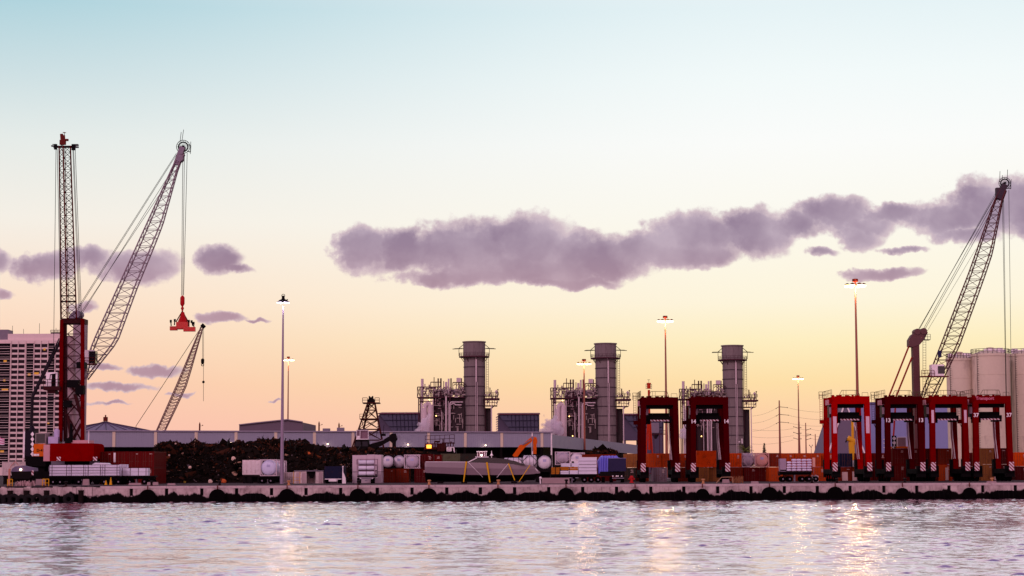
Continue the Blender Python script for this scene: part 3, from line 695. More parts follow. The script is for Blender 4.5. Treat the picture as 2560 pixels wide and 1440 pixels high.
text('5-1', 2.6, (X(1850, 742, 1105), 748 - 26 * S(720) - .1 + .35, P(1850, 1103, 742).z), WHITE, u3, 'stack_number')
def filterhouse():
    d = 800; s = S(d); o = thing('filter_house', 'sloping grey air intake house left of the first boiler unit', 'building', (X(1000, d), d, DECK), 'air intake houses beside the boilers')
    x = lambda p: X(p, d, 1060); z = lambda p: P(1000, p, d).z
    PAN = mat('intake_panel', (92, 88, 112), .55, var=.2)
    m = MB()
    # wedge: upper face leans back, lower funnel narrows down to the right
    m.add([(x(947), d, z(1034)), (x(1052), d, z(1034)), (x(1052), d + 2.5, z(1082)), (x(985), d + 2.5, z(1082)), (x(947), d + 14, z(1034)), (x(1052), d + 14, z(1034)), (x(1052), d + 14, z(1082)), (x(985), d + 14, z(1082))],
          [(0, 3, 2, 1), (4, 5, 6, 7), (0, 1, 5, 4), (1, 2, 6, 5), (2, 3, 7, 6), (3, 0, 4, 7)])
    m.build('funnel', PAN, o)
    m = MB(); m.box(x(946), x(985), d + 2.6, d + 13.8, z(1100), z(1036)); m.box(x(985), x(1052), d + 3, d + 13.8, DECK, z(1082)); m.box(x(950), x(954), d + 3, d + 4, DECK, z(1100)); m.build('side_wall', mat('intake_side', (86, 74, 96), .6, var=.2), o)
    m = MB(); m.add([(x(944), d - .6, z(1033)), (x(1054), d - .6, z(1033)), (x(1054), d + 15, z(1028)), (x(948), d + 15, z(1028)), (x(944), d - .6, z(1035)), (x(1054), d - .6, z(1035)), (x(1054), d + 15, z(1031)), (x(948), d + 15, z(1031))],
                    [(0, 1, 2, 3), (4, 7, 6, 5), (0, 4, 5, 1), (2, 6, 7, 3), (1, 5, 6, 2), (0, 3, 7, 4)]); m.build('roof', mat('intake_roof', (104, 52, 70), .6), o)
    m = MB()
    for k in range(11):
        p = 952 + 9.6 * k; top = (x(p), d - .15, z(1035)); bot = (x(max(p + 2, 988 if False else p + 2)), d + 2.3, z(1080 if p > 983 else 1035 + (p - 947) * 1.2)); m.tube(top, bot, .12, 4)
    m.tube((x(958), d + .5, z(1050)), (x(1052), d + .6, z(1050)), .12, 4); m.tube((x(973), d + 1.4, z(1066)), (x(1052), d + 1.4, z(1066)), .12, 4)
    m.build('panel_rib', mat('intake_rib', (58, 52, 74), .6), o)
    m = MB()
    for k in range(9):
        q = 1037 + k * 6; m.prism([(x(941), z(q + 4)), (x(947), z(q)), (x(947), z(q + 1.2)), (x(941), z(q + 5))], d + 2.6, d + 13)
    m.build('louvre', PIPE, o)
    return o
f1 = filterhouse()
dup(f1, Vector((X(1298, 815), 815, DECK)), 'sloping grey air intake house between the first and second boiler units')
dup(f1, Vector((X(1611, 830), 830, DECK)), 'sloping grey air intake house between the second and third boiler units')
def plume(pts, label, d, seed):
    rs = random.Random(seed); import bmesh
    mb = MB()
    for (px, py, r) in pts:
        c = P(px, py, d); mb.sphere((c.x, c.y + rs.uniform(-1, 1), c.z), r * S(d), 16, 12, (1, 1, 1.05))
    c0 = P(pts[0][0], pts[0][1], d)
    o = mb.build('steam_plume', bpy.data.materials.get('steam') or steam_mat(), origin=(c0.x, c0.y, c0.z))
    rm = o.modifiers.new('merge', 'REMESH'); rm.mode = 'VOXEL'; rm.voxel_size = .38
    tx = bpy.data.textures.new('puff', 'CLOUDS'); tx.noise_scale = 1.5
    dm = o.modifiers.new('lumps', 'DISPLACE'); dm.texture = tx; dm.strength = 1.6; dm.mid_level = .55
    tag(o, label, 'steam', 'white steam plumes at the boilers')
def steam_mat():
    m = bpy.data.materials.new('steam'); m.use_nodes = True; t = m.node_tree; t.nodes.clear(); q = G(t)
    pv = q.n('ShaderNodeVolumePrincipled'); pv.inputs['Color'].default_value = (.94, .86, .95, 1); pv.inputs['Density'].default_value = .75; pv.inputs['Anisotropy'].default_value = 0
    o = q.n('ShaderNodeOutputMaterial'); t.links.new(pv.outputs[0], o.inputs['Volume']); return m
plume([(1044, 1078, 7), (1050, 1070, 8), (1057, 1062, 9), (1062, 1052, 8), (1067, 1062, 9), (1070, 1045, 7), (1074, 1036, 5), (1066, 1075, 9), (1048, 1060, 5)], 'small white steam plume at the left boiler unit', 712, 1)
plume([(1362, 1080, 12), (1372, 1066, 12), (1382, 1056, 10), (1390, 1068, 13), (1400, 1078, 12), (1378, 1080, 13), (1388, 1045, 7), (1366, 1052, 6), (1352, 1078, 6), (1360, 1040, 4), (1398, 1060, 8), (1357, 1062, 5)], 'largest white steam plume beside the middle boiler unit', 722, 2)
plume([(1712, 1090, 9), (1708, 1078, 8), (1714, 1066, 7), (1716, 1050, 5), (1703, 1090, 7), (1718, 1082, 7)], 'faint white steam plume between the two left straddle carriers', 740, 3)
# hopper silo seen through the first carrier
def hopper():
    d = 700; s = S(d); o = thing('hopper_silo', 'grey hopper silo on legs seen through the leftmost straddle carrier', 'silo', (X(1637, d), d, DECK))
    x = lambda p: X(p, d, 1080); z = lambda p: P(1637, p, d).z
    m = MB(); m.box(x(1627), x(1648), d, d + 4, z(1082), z(1057)); m.build('bin', GREY, o)
    m = MB(); m.lathe((x(1640), d + 2, 0), [(.3, z(1097)), (1.6, z(1084)), (1.6, z(1083))], 'z', 10); m.build('cone', DGREY, o)
    m = MB(); m.box(x(1624), x(1668), d, d + 4, z(1086), z(1084))
    for p in (1626, 1634, 1648, 1656, 1666): m.box(x(p), x(p + 1.5), d, d + .3, DECK, z(1086))
    m.rail((x(1648), d, z(1084)), (x(1668), d, z(1084)), 1.1, .08, 1); m.build('leg_frame', FRM, o)
hopper()
# lighting masts --------------------------------------------------------------
LAMPG = mat('mast_lamp', (255, 250, 225), .4, var=0, emit=(255, 222, 150), es=9)
POLE = mat('mast_pole', (148, 88, 78), .5, metal=.2, var=.2)
def mast(px, ytop, d, label, hs=1.0, energy=9000):
    c = P(px, 1172, d); t = P(px, ytop, d); x0, zt = t.x, t.z
    o = thing('light_mast', label, 'light mast', (x0, d, DECK), 'tall lighting masts with round lamp heads')
    m = MB(); m.tube((x0, d, DECK), (x0, d, zt - .3), .36, 12, .15); m.build('pole', POLE, o, True)
    m = MB(); m.tube((x0, d, DECK), (x0, d, DECK + .3), .6, 12); m.build('base_plate', GREY, o)
    hd = MB(); hd.lathe((x0, d, zt), [(.35, .2), (.55, .3), (.55, .75), (.45, .8)], 'z', 12); hd.tube((x0, d, zt - .6), (x0, d, zt + .3), .14, 8)
    hd.torus((x0, d, zt - .25), 1.1 * hs, .07, 'z', 20, 5); hd.build('head_frame', STEELR, o)
    for k in range(8):
        a = k * math.pi / 4 + .3; r = 1.62 * hs; p = Vector((x0 + r * math.cos(a), d + r * math.sin(a), zt - .35))
        m = MB(); m.beam((x0 + .3 * math.cos(a), d + .3 * math.sin(a), zt - .2), p + Vector((0, 0, .1)), .09); m.lathe(p, [(.12, .3), (.42, .12), (.47, -.05)], 'z', 10); fx_ = m.build('floodlight', STEELR, o)
        m = MB(); m.lathe(p, [(.43, -.06), (.43, -.2), (.3, -.34)], 'z', 10); m.build('lamp_lens', LAMPG, fx_)
    lamp_light((x0, d - .75, zt - 1.3), energy, (1, .62, .26), .8)
    return o
mast(2138, 708, 351, 'tallest lighting mast with lit round head, behind the bright red carrier', 1.0, 3000)
mast(1663, 798, 450, 'lighting mast with lit round head above the leftmost straddle carrier', 1.0, 3000)
mast(1460, 905, 520, 'lighting mast with lit head in front of the middle boiler unit', 1.0, 1300)
mast(1995, 944, 700, 'farthest lighting mast with lit head among the power poles', 1.05, 2000)
mast(721, 897, 690, 'lighting mast with lit head just right of the taller grey mast', 1.1, 2000)
def grey_mast():
    d = 336; t = P(708, 752, d); x0, zt = t.x, t.z
    o = thing('light_mast', 'tall grey lighting mast with small white-lit head above the scrap heap', 'light mast', (x0, d, DECK), 'tall lighting masts with round lamp heads')
    m = MB(); m.tube((x0, d, DECK), (x0, d, zt - 1), .34, 14, .13); m.build('pole', mat('galvanised_pole', (142, 122, 146), .5, metal=.3, var=.15), o, True)
    m = MB(); m.lathe((x0, d, zt), [(.2, .9), (.3, .3), (.75, .1), (.9, -.1), (.3, -.3)], 'z', 12); m.torus((x0, d, zt + .9), .28, .05, 'y', 10, 4); m.beam((x0 - .2, d - .6, zt - .35), (x0 + .9, d - .6, zt + .2), .14); m.build('head_frame', BLACK, o)
    for k in range(6):
        a = k * math.pi / 3; p = Vector((x0 + .85 * math.cos(a), d + .85 * math.sin(a), zt - .3)); m = MB(); m.lathe(p, [(.1, .2), (.28, .1), (.3, 0)], 'z', 8); fx_ = m.build('floodlight', GREY, o)
        m = MB(); m.lathe(p, [(.27, -.01), (.27, -.08), (.1, -.12)], 'z', 8); m.build('lamp_lens', mat('white_lamp', (255, 250, 250), .4, var=0, emit=(235, 235, 255), es=5), fx_)
    lamp_light((x0, d - .6, zt - 1.0), 450, (.93, .86, 1), .5)
grey_mast()
# power poles and wires -------------------------------------------------------
def ppole(px, top, d, w_, arms, label, ang=(1,)):
    c = P(px, 1172, d); zt = P(px - 1, top, d).z; x0 = P(px, top, d).x; s = S(d)
    o = thing('power_pole', label, 'power pole', (x0, d, DECK), 'rust-coloured power poles')
    m = MB(); m.tube((x0, d, DECK), (x0, d, zt), w_ * s * .8, 10, w_ * s * .38); m.build('shaft', POLE, o, True)
    for (q, dx_, dq) in arms:
        m = MB(); a = Vector((x0, d, P(px, q, d).z)); b = Vector((x0 + dx_ * s, d, P(px, q + dq, d).z)); m.tube(a, b, .08 * d / 500, 5, .05 * d / 500); m.sphere(b, .13 * d / 500, 6, 4); m.build('cross_arm', DGREY, o)
    return o
ppole(1948, 1001, 560, 4, [(1017, 20, 2), (1036, 22, 2), (1055, 22, 2), (1016, -8, 5), (1035, -8, 5), (1054, -8, 5)], 'tallest rust-coloured power pole with six short arms')
ppole(1997, 1054, 600, 5, [(1071, -13, -4), (1085, -13, -4), (1099, -13, -4), (1069, 5, 0), (1083, 5, 0), (1097, 5, 0)], 'thick power pole whose arms point left, in line with a lighting mast')
ppole(2014, 1057, 640, 2.8, [(1076, 12, -4), (1091, 12, -4), (1100, 12, -4), (1085, 12, 1)], 'slim power pole with arms pointing right, second from the bright red carrier')
ppole(2038, 1085, 700, 2.5, [(1124, 14, -4), (1121, 14, -1), (1137, 14, -3)], 'shortest slim power pole nearest the bright red carrier')
ppole(2028, 1120, 700, 1.4, [(1119, -4, -6), (1119, 3, -6)], 'little forked post between the two slim power poles')
ppole(2060, 1102, 720, .7, [], 'hair-thin mast right beside the bright red carrier')
m = MB()
def wire(a, b, d0, d1, sag, r=.026):
    A, B = P(*a, d0), P(*b, d1); pr = A
    for i in range(1, 13):
        t = i / 12; p = A.lerp(B, t) - Vector((0, 0, sag * 4 * t * (1 - t))); m.tube(pr, p, r, 4, cap=False); pr = p
for a, b in (((1881, 1040), (1940, 1021)), ((1881, 1058), (1940, 1040)), ((1881, 1078), (1940, 1059)), ((1968, 1019), (2072, 1030)), ((1970, 1038), (2072, 1048)), ((1970, 1057), (2072, 1064)), ((1881, 1092), (1984, 1089)), ((1881, 1110), (1984, 1100)), ((1881, 1074), (1984, 1071)), ((2026, 1072), (2075, 1073)), ((2026, 1087), (2075, 1088)), ((2026, 1096), (2075, 1093)), ((1990, 1068), (2026, 1072)), ((1990, 1083), (2026, 1087))):
    wire(a, b, 580, 600, .5)
tag(m.build('power_lines', DGREY, origin=tuple(P(1881, 1040, 580))), 'thin dark power lines strung between the rust-coloured poles', 'power lines')
# trees ------------------------------------------------------------------
LEAF = mat('dark_foliage', (74, 58, 44), .8, var=.5, scale=.7)
LEAFG = mat('palm_foliage', (104, 108, 48), .7, var=.4)
BARK = mat('bark', (70, 48, 42), .9)
def conifer():
    d = 520; c = P(1911, 1137, d); zt = P(1911, 1107, d).z; o = thing('conifer_tree', 'small pointed conifer above the containers left of the power poles', 'tree', (c.x, d, DECK))
    m = MB(); m.tube((c.x, d, DECK), (c.x, d, zt), .3, 6, .04); m.build('trunk', BARK, o)
    rs = random.Random(2); m = MB()
    for k in range(1700):
        t = rs.random() ** .8; z_ = zt - .1 - t * (zt - DECK - 1.2); R = .1 + 1.15 * t * (zt - DECK - 1) / 6 * rs.uniform(.25, 1); tier = .5 + .5 * abs(math.sin(z_ * 5)); R *= tier; a = rs.uniform(0, 6.28)
        p = Vector((c.x + R * math.cos(a), d + R * math.sin(a), z_ - R * .25)); u = Vector((math.cos(a), math.sin(a), -.3)) * .28; v_ = Vector((-math.sin(a), math.cos(a), rs.uniform(-.6, .6))) * .07
        m.add([p - u, p + v_, p + u, p - v_], [(0, 1, 2, 3)])
    m.build('crown', LEAF, o)
conifer()
def palm(px, top, d, label, wide=1.0):
    c = P(px, 1137, d); zt = P(px, top, d).z; o = thing('palm_tree', label, 'tree', (c.x, d, DECK)); zc = zt - 2.4
    m = MB(); m.tube((c.x, d, DECK), (c.x, d, zc), .25, 8, .18); m.build('trunk', BARK, o)
    rs = random.Random(px); m = MB()
    for k in range(26):
        a = rs.uniform(0, 6.28); up = rs.uniform(.1, 1.35); L_ = rs.uniform(1.8, 2.7); pr = Vector((c.x, d, zc)); h = Vector((math.cos(a) * math.cos(up), math.sin(a) * math.cos(up), math.sin(up)))
        for i in range(7):
            q = pr + h * (L_ / 7); sd = Vector((-math.sin(a), math.cos(a), 0)) * (.34 * math.sin((i + 1) / 7.6 * 3.1) * wide)
            m.add([pr, q + sd - Vector((0, 0, .12)), q, q - sd - Vector((0, 0, .12))], [(0, 1, 2), (0, 2, 3)]); pr = q; h = (h + Vector((0, 0, -.16))).normalized()
    m.build('crown', LEAFG, o)
palm(1862, 1104, 470, 'green spiky palm top against the foot of the right stack')
# ================================================================ silos, blue halls
def silo(px, r_px, top, d, label):
    c = P(px, 1100, d); R = r_px * S(d); zt = P(px, top, d).z
    o = thing('storage_silo', label, 'silo', (c.x, d, DECK), 'pale round silos at the right edge')
    SM = mat('silo_concrete', (206, 188, 172), .8, var=.2, scale=.25, stretch=(1, 1, .3), dirt=((120, 92, 92), .35))
    m = MB(); pr = [(R, DECK)]
    for k in range(1, 6):
        h = DECK + (zt - DECK) * k / 6; pr += [(R, h - .05), (R + .06, h), (R, h + .05)]
    pr += [(R, zt - .5), (R + .15, zt - .5), (R + .15, zt)]
    m.lathe((c.x, d, 0), pr, 'z', 48); m.build('shell', SM, o, True)
    m = MB(); m.lathe((c.x, d, 0), [(R, zt), (R * .6, zt + .6), (.8, zt + .9), (.8, zt + 1.5), (.1, zt + 1.6)], 'z', 32); m.build('roof', SM, o, True)
    m = MB()
    n = 26
    for k in range(n):
        a = 2 * math.pi * k / n; b = 2 * math.pi * (k + 1) / n; A = (c.x + R * math.cos(a), d + R * math.sin(a)); B = (c.x + R * math.cos(b), d + R * math.sin(b))
        m.tube((*A, zt), (*A, zt + 1.1), .05, 4)
        for h in (.55, 1.1): m.tube((*A, zt + h), (*B, zt + h), .05, 4)
    m.build('roof_rail', DGREY, o)
    m = MB()
    rs = random.Random(px)
    for k in range(9): a = rs.uniform(0, 6.28); r = R * rs.uniform(.3, .9); m.cb((c.x + r * math.cos(a), d + r * math.sin(a), zt + .7), rs.uniform(.5, 1.4), .6, rs.uniform(.6, 1.3))
    m.build_each('roof_vent', WHITE, o)
    m = MB(); m.ladder((c.x - R * .8, d - R * .63, DECK + 3), (c.x - R * .8, d - R * .63, zt + 1), .5, .5, .05); m.build('ladder', DGREY, o)
silo(2403, 32, 897, 428, 'leftmost pale silo, the narrow one behind the crane boom')
silo(2481, 47, 886, 426, 'wide pale silo behind the two rightmost straddle carriers')
silo(2576, 47, 886, 430, 'silo cut off by the right edge of the photo')
def halls():
    d = 530; o = thing('blue_warehouse', 'large flat-topped blue-grey warehouse behind the right carriers', 'warehouse', (X(2290, d), d, DECK))
    z = lambda p: P(2290, p, d).z; x = lambda p: X(p, d, 1080)
    m = MB(); BL = mat('blue_sheet', (134, 134, 182), .5, var=.1, stretch=(2, 2, .1)); m.box(x(2122), x(2445), d, d + 40, DECK, z(1010)); m.build('wall', BL, o)
    m = MB(); m.box(x(2120), x(2447), d - .4, d + 40.5, z(1010), z(1005)); m.build('roof_edge', mat('blue_trim', (92, 86, 130), .6), o)
    m = MB()
    for p in (2190, 2290, 2430): m.box(x(p), x(p + 1.3), d - .35, d, DECK, z(1010))
    m.build('downpipe', WHITE, o)
    for q in (1097, 1107, 1118):
        m = MB(); m.box(x(2208), x(2218), d - .2, d + .1, z(q + 1.8), z(q)); m.build('wall_vent', WHITE, o)
    d = 500; o = thing('gable_store', 'steep grey A-shaped store with white trim behind the bright red carrier', 'warehouse', (X(2115, d), d, DECK))
    pt = [(2068, 1140), (2113, 1003), (2163, 1140)]; q = [(P(a, b, d).x, P(a, b, d).z) for a, b in pt]
    zb = DECK; poly = [(q[0][0] - (q[0][1] - zb) * .32, zb), (q[1][0], q[1][1]), (q[2][0] + (q[2][1] - zb) * .36, zb)]
    m = MB(); m.prism(poly, d, d + 25); m.build('wall', mat('store_sheet', (112, 98, 120), .6, var=.12), o)
    m = MB(); m.beam((poly[0][0], d - .15, zb + .1), (poly[1][0], d - .15, poly[1][1]), .3, .35); m.beam((poly[1][0], d - .15, poly[1][1]), (poly[2][0], d - .15, zb + .1), .3, .35); m.build('gable_trim', WHITE, o)
halls()
def yellow_loader():
    d = 378; o = thing('yellow_loader', 'yellow knuckle-arm loader seen through the bright red straddle carrier', 'loader', (X(2131, d), d, DECK))
    m = MB(); m.cb((X(2132, d), d, (DECK + P(2132, 1150, d).z) / 2), 1.1, 1.2, P(2132, 1150, d).z - DECK); m.build('pedestal', mat('orange_paint', (205, 92, 22), .5), o)
    m = MB(); m.tube(P(2128, 1152, d - .7), P(2128, 1165, d - .7), .1, 4); a = P(2126, 1167, d - .8); b = P(2137, 1151, d - .8); m.box(a.x, b.x, d - .95, d - .75, a.z, b.z); m.build('white_plate', WHITE, o)
    YM = mat('loader_yellow', (210, 150, 40), .5)
    m = MB(); m.beam(P(2131, 1150, d), P(2128, 1105, d), 1.0); m.build('body', YM, o)
    m = MB(); m.tube(P(2119, 1095, d), P(2136, 1104, d), .55, 10); m.tube(P(2136, 1104, d), P(2126, 1118, d), .5, 8); m.build('elbow', YM, o, True)
    m = MB(); m.beam(P(2132, 1108, d), P(2131, 1052, d), .45); m.build('upper_arm', YM, o)
    m = MB(); m.beam(P(2119, 1096, d), P(2114, 1106, d), .25); m.build('claw', BLACK, o)
yellow_loader()
# ================================================================ straddle carriers
SRED = mat('carrier_maroon', (64, 0, 5), .5, var=.3, spec=0, dirt=((40, 4, 8), .5))
SRED2 = mat('carrier_red', (152, 0, 2), .45, var=.25, spec=0, dirt=((70, 6, 8), .5))
SRED3 = mat('carrier_midred', (104, 0, 4), .45, var=.3, spec=0, dirt=((50, 4, 8), .5))
def stripe_mat():
    m = bpy.data.materials.new('hazard_stripe'); m.use_nodes = True; t = m.node_tree; q = G(t); b = t.nodes['Principled BSDF']
    tcn = q.n('ShaderNodeTexCoord').outputs['Object']; sp = q.n('ShaderNodeSeparateXYZ'); t.links.new(tcn, sp.inputs[0])
    k = q.m('FRACT', q.m('MULTIPLY', q.m('ADD', sp.outputs[0], sp.outputs[2]), 1.7)); t.links.new(q.mix(q.m('GREATER_THAN', k, .5), rgb(214, 190, 204), rgb(120, 12, 30)), b.inputs['Base Color']); b.inputs['Roughness'].default_value = .5
    return m
STRIPE = stripe_mat()
def carrier():
    d = 338; x0 = X(1650, d, 1100); o = thing('straddle_carrier', 'x', 'straddle carrier', (x0, d, DECK), 'tall red straddle carriers on the quay')
    W = 3.3; H = 14.9; D0 = DECK
    B = lambda m, a, b, c, e_, f, g_: m.box(x0 + a, x0 + b, d + c, d + e_, D0 + f, D0 + g_)
    for sx in (-1, 1):
        for (ya, yb) in ((0, .95), (8.5, 9.45)):
            m = MB(); xi = lambda v: sorted((sx * v, sx * (v - .92)))
            a, b = xi(W); a2, b2 = xi(W + .14)
            m.add([(x0 + a2, d + ya, D0 + 2.2), (x0 + b2, d + ya, D0 + 2.2), (x0 + b2, d + yb, D0 + 2.2), (x0 + a2, d + yb, D0 + 2.2), (x0 + a, d + ya, D0 + H - 1.35), (x0 + b, d + ya, D0 + H - 1.35), (x0 + b, d + yb, D0 + H - 1.35), (x0 + a, d + yb, D0 + H - 1.35)],
                  [(0, 3, 2, 1), (4, 5, 6, 7), (0, 1, 5, 4), (1, 2, 6, 5), (2, 3, 7, 6), (3, 0, 4, 7)]); m.build('leg', SRED, o)
        # lower side beam, wheels
        m = MB(); a, b = sorted((sx * (W + .22), sx * (W - 1.25))); B(m, a, b, -.25, 9.7, 1.35, 2.2); B(m, a, b, -.25, .9, .75, 2.7); B(m, a, b, 8.6, 9.7, .75, 3.9); m.build('bogie_beam', BLACK, o)  # black bogie; front box kept tall, its black also standing for leg shading
        for k in range(4):
            yc = d + .9 + 2.55 * k; xc = x0 + sx * (W - .45); m = MB(); m.lathe((xc, yc, D0 + .82), [(.35, -.3), (.72, -.3), (.82, -.2), (.82, .2), (.72, .3), (.35, .3)], 'x', 18); w_ = m.build('wheel', RUBBER, o, True)
            m = MB(); m.lathe((xc + sx * .05, yc, D0 + .82), [(.1, -.27), (.34, -.27), (.34, .27), (.1, .27)], 'x', 10); m.build('hub', SRED, w_)
        m = MB(); a, b = sorted((sx * (W + .14), sx * (W - .72))); B(m, a, b, -.32, -.262, 1.85, 3.35); m.build('hazard_panel', STRIPE, o)
        m = MB(); a, b = sorted((sx * (W + .0), sx * (W - .75))); B(m, a, b, .95, 8.5, H - 1.2, H - .1); m.build('top_beam', SRED, o)
    for (ya, yb) in ((0, .95), (8.5, 9.45)):
        m = MB(); B(m, -W, W, ya, yb, H - 1.35, H); m.build('cross_beam', SRED, o)
    m = MB(); B(m, -2.2, 2.35, .95, 2.2, H - 2.0, H - 1.3); B(m, -2.35, 2.3, 2.6, 6.5, 11.0, 11.6); B(m, -1.8, 1.9, 3, 6.0, 11.6, 12.2); B(m, -2.3, -1.4, 2.8, 6.3, 10.3, 11.0); B(m, 1.2, 2.3, 2.8, 6.3, 10.5, 11.0)
    m.build('spreader', BLACK, o)
    m = MB(); B(m, -1.5, 1.9, 2.45, 2.6, 10.75, 11.0); m.build('spreader_stripe', STRIPE, o)
    m = MB()
    for a in (-2.0, 2.0):
        for b in (3.2, 6): m.tube((x0 + a, d + b, D0 + 11.5), (x0 + a, d + b, D0 + H - 1.2), .06, 4)
    m.build('hoist_rope', BLACK, o)
    m = MB(); B(m, -3.25, -1.75, 3.2, 5.4, 11.3, 13.5); cb_ = m.build('cab', mat('cab_dark', (30, 22, 28), .4), o)
    m = MB(); B(m, -3.29, -1.72, 3.12, 3.2, 11.9, 13.1); m.build('cab_window', mat('cab_glass', (150, 120, 135), .15), cb_)
    m = MB(); B(m, -3.5, -2.6, 3.2, 6.0, 13.5, 14.4); m.build('engine_housing', mat('pink_grey_box', (190, 130, 145), .5), o)
    # rails and ladders
    m = MB(); zt = D0 + H
    m.rail((x0 - W, d + .1, zt), (x0 - W, d + 9.3, zt), 1.15, .035, 1.4); m.rail((x0 - W - .9, d + 8.6, zt - .2), (x0 - W + .4, d + 8.6, zt - .2), 1.3, .04, .5)
    m.path([(x0 - 1.9, d + .6, zt + .2), (x0 - 1.45, d + .6, zt + 1.05), (x0 + 1.35, d + .6, zt + 1.05), (x0 + 1.7, d + .6, zt + .1)], .045, 5); m.path([(x0 - 1.9, d + .6, zt + .25), (x0 + 1.6, d + .6, zt + .3)], .04, 5)
    for a in (-1.2, -.7, .9, 1.15): m.tube((x0 + a, d + .6, zt), (x0 + a, d + .6, zt + 1.05), .03, 4)
    m.path([(x0 + 2.1, d + .6, zt), (x0 + 2.1, d + .6, zt + .65), (x0 + 3.1, d + .6, zt + .65), (x0 + 3.15, d + .6, zt)], .03, 4)
    m.build('guard_rail', mat('rail_steel', (84, 70, 50), .6), o)
    m = MB(); m.ladder((x0 - W - .5, d + 8.8, D0 + 11.0), (x0 - W - .5, d + 8.8, D0 + H + .8), .45, .4, .035); B(m, -W - .75, -W, 8.5, 9.3, 10.3, 11.0); m.tube((x0 - W - .4, d + 8.8, D0 + 10.3), (x0 - W, d + 8.8, D0 + 9.3), .06, 4); m.build('access_ladder', SRED, o)
    m = MB()
    for k, (a, b) in enumerate(((2.1, 2.55), (2.25, 2.7), (1.95, 2.4))): m.path([(x0 + a, d + 7.4 + .3 * k, D0 + 12.3), (x0 + a + .1, d + 7.4 + .3 * k, D0 + 8), (x0 + b, d + 7.4 + .3 * k, D0 + 4.0)], .055, 5)
    m.build('hose', PIPE, o)
    m = MB(); rs = random.Random(5)
    for k in range(9): a = rs.uniform(-2.9, 2.7); m.cb((x0 + a, d + rs.uniform(.3, 8), zt + .12), rs.uniform(.3, .9), .6, rs.uniform(.15, .35))
    m.build('roof_gear', SRED, o)
    return o
sc1 = carrier()
def recol(root, mt):
    def w_(o):
        for c in KK.get(o, []):
            if c.type == 'MESH' and c.material_slots and c.material_slots[0].material == SRED:
                c.material_slots[0].link = 'OBJECT'; c.material_slots[0].material = mt
            w_(c)
    KK = {}
    for o in SC.collection.objects:
        if o.parent: KK.setdefault(o.parent, []).append(o)
    w_(root)
def cplace(px, d): return Vector((X(px, d, 1100), d, DECK))
def plates(root, px, d, q0, q1, wd=.34):
    for sx in (-1, 1):
        c = cplace(px, d); m = MB(); a = c.x + sx * (3.3 - .43); m.box(a - wd, a + wd, d - .05, d + .02, P(px, q1, d).z, P(px, q0, d).z); m.build('leg_plate', mat('pink_white_plate', (206, 170, 190), .5, var=.25, scale=3), root)
def nums(root, px, d, q, n):
    for sx in (-1, 1): text(n, .95, (cplace(px, d).x + sx * (3.3 - .42), d - .04, P(px, q, d).z), WHITE, root, 'leg_number')
sc2 = dup(sc1, cplace(1775, 338), 'x'); sc3 = dup(sc1, cplace(2129, 336), 'x'); sc4 = dup(sc1, cplace(2262, 338), 'x'); sc5 = dup(sc1, cplace(2374, 338), 'x'); sc6 = dup(sc1, cplace(2483, 337), 'x')
recol(sc3, SRED2); recol(sc5, SRED3); recol(sc6, SRED3)
sc1['label'] = 'dark maroon straddle carrier without numbers, leftmost of all six'
sc2['label'] = 'dark maroon straddle carrier numbered 14'
sc3['label'] = 'brightest red straddle carrier with long white leg plates'
sc4['label'] = 'maroon straddle carrier numbered 13'
sc5['label'] = 'red straddle carrier with short white leg plates, second from the right'
sc6['label'] = 'red straddle carrier numbered 37 with lettering on its top beam'
nums(sc2, 1775, 338, 1054, '14'); nums(sc4, 2262, 338, 1051, '13'); nums(sc6, 2483, 337, 1038, '37')
plates(sc3, 2129, 336, 1041, 1083, .3); plates(sc5, 2374, 338, 1025, 1057, .22)
text('Transport', .78, (X(2462, 337, 1000), 336.95, P(2462, 996, 337).z), mat('pink_lettering', (200, 110, 135), .5), sc6, 'beam_lettering')
# ================================================================ harbour cranes
LILAC = mat('boom_lilac_grey', (128, 110, 122), .5, var=.2)
BROWN = mat('boom_brown_red', (84, 40, 46), .55, var=.25)
def wheel(m, c, R, r, n=12, axis='y'):
    m.torus(c, R, r, axis, 24, 6)
    for k in range(n):
        t = 2 * math.pi * k / n; m.tube(c, (c[0] + R * math.cos(t), c[1], c[2] + R * math.sin(t)), r * .5, 4, cap=False)
def boomhead(o, hp, d, R, ant, dark):
    c = P(hp[0], hp[1], d + .6); s = S(d)
    m = MB(); wheel(m, c, R * s, .06, 16); m.torus(c, R * s * .7, .13, 'y', 22, 6); m.lathe((c.x, c.y, c.z), [(R * s * .2, -.3), (R * s * .2, 1.4)], 'y', 12); m.build('head_sheave', dark, o, True)
    for (a, b, e_, f) in ant:
        m = MB(); m.tube(P(a, b, d), P(e_, f, d), .05, 4); m.build('antenna', BLACK, o)
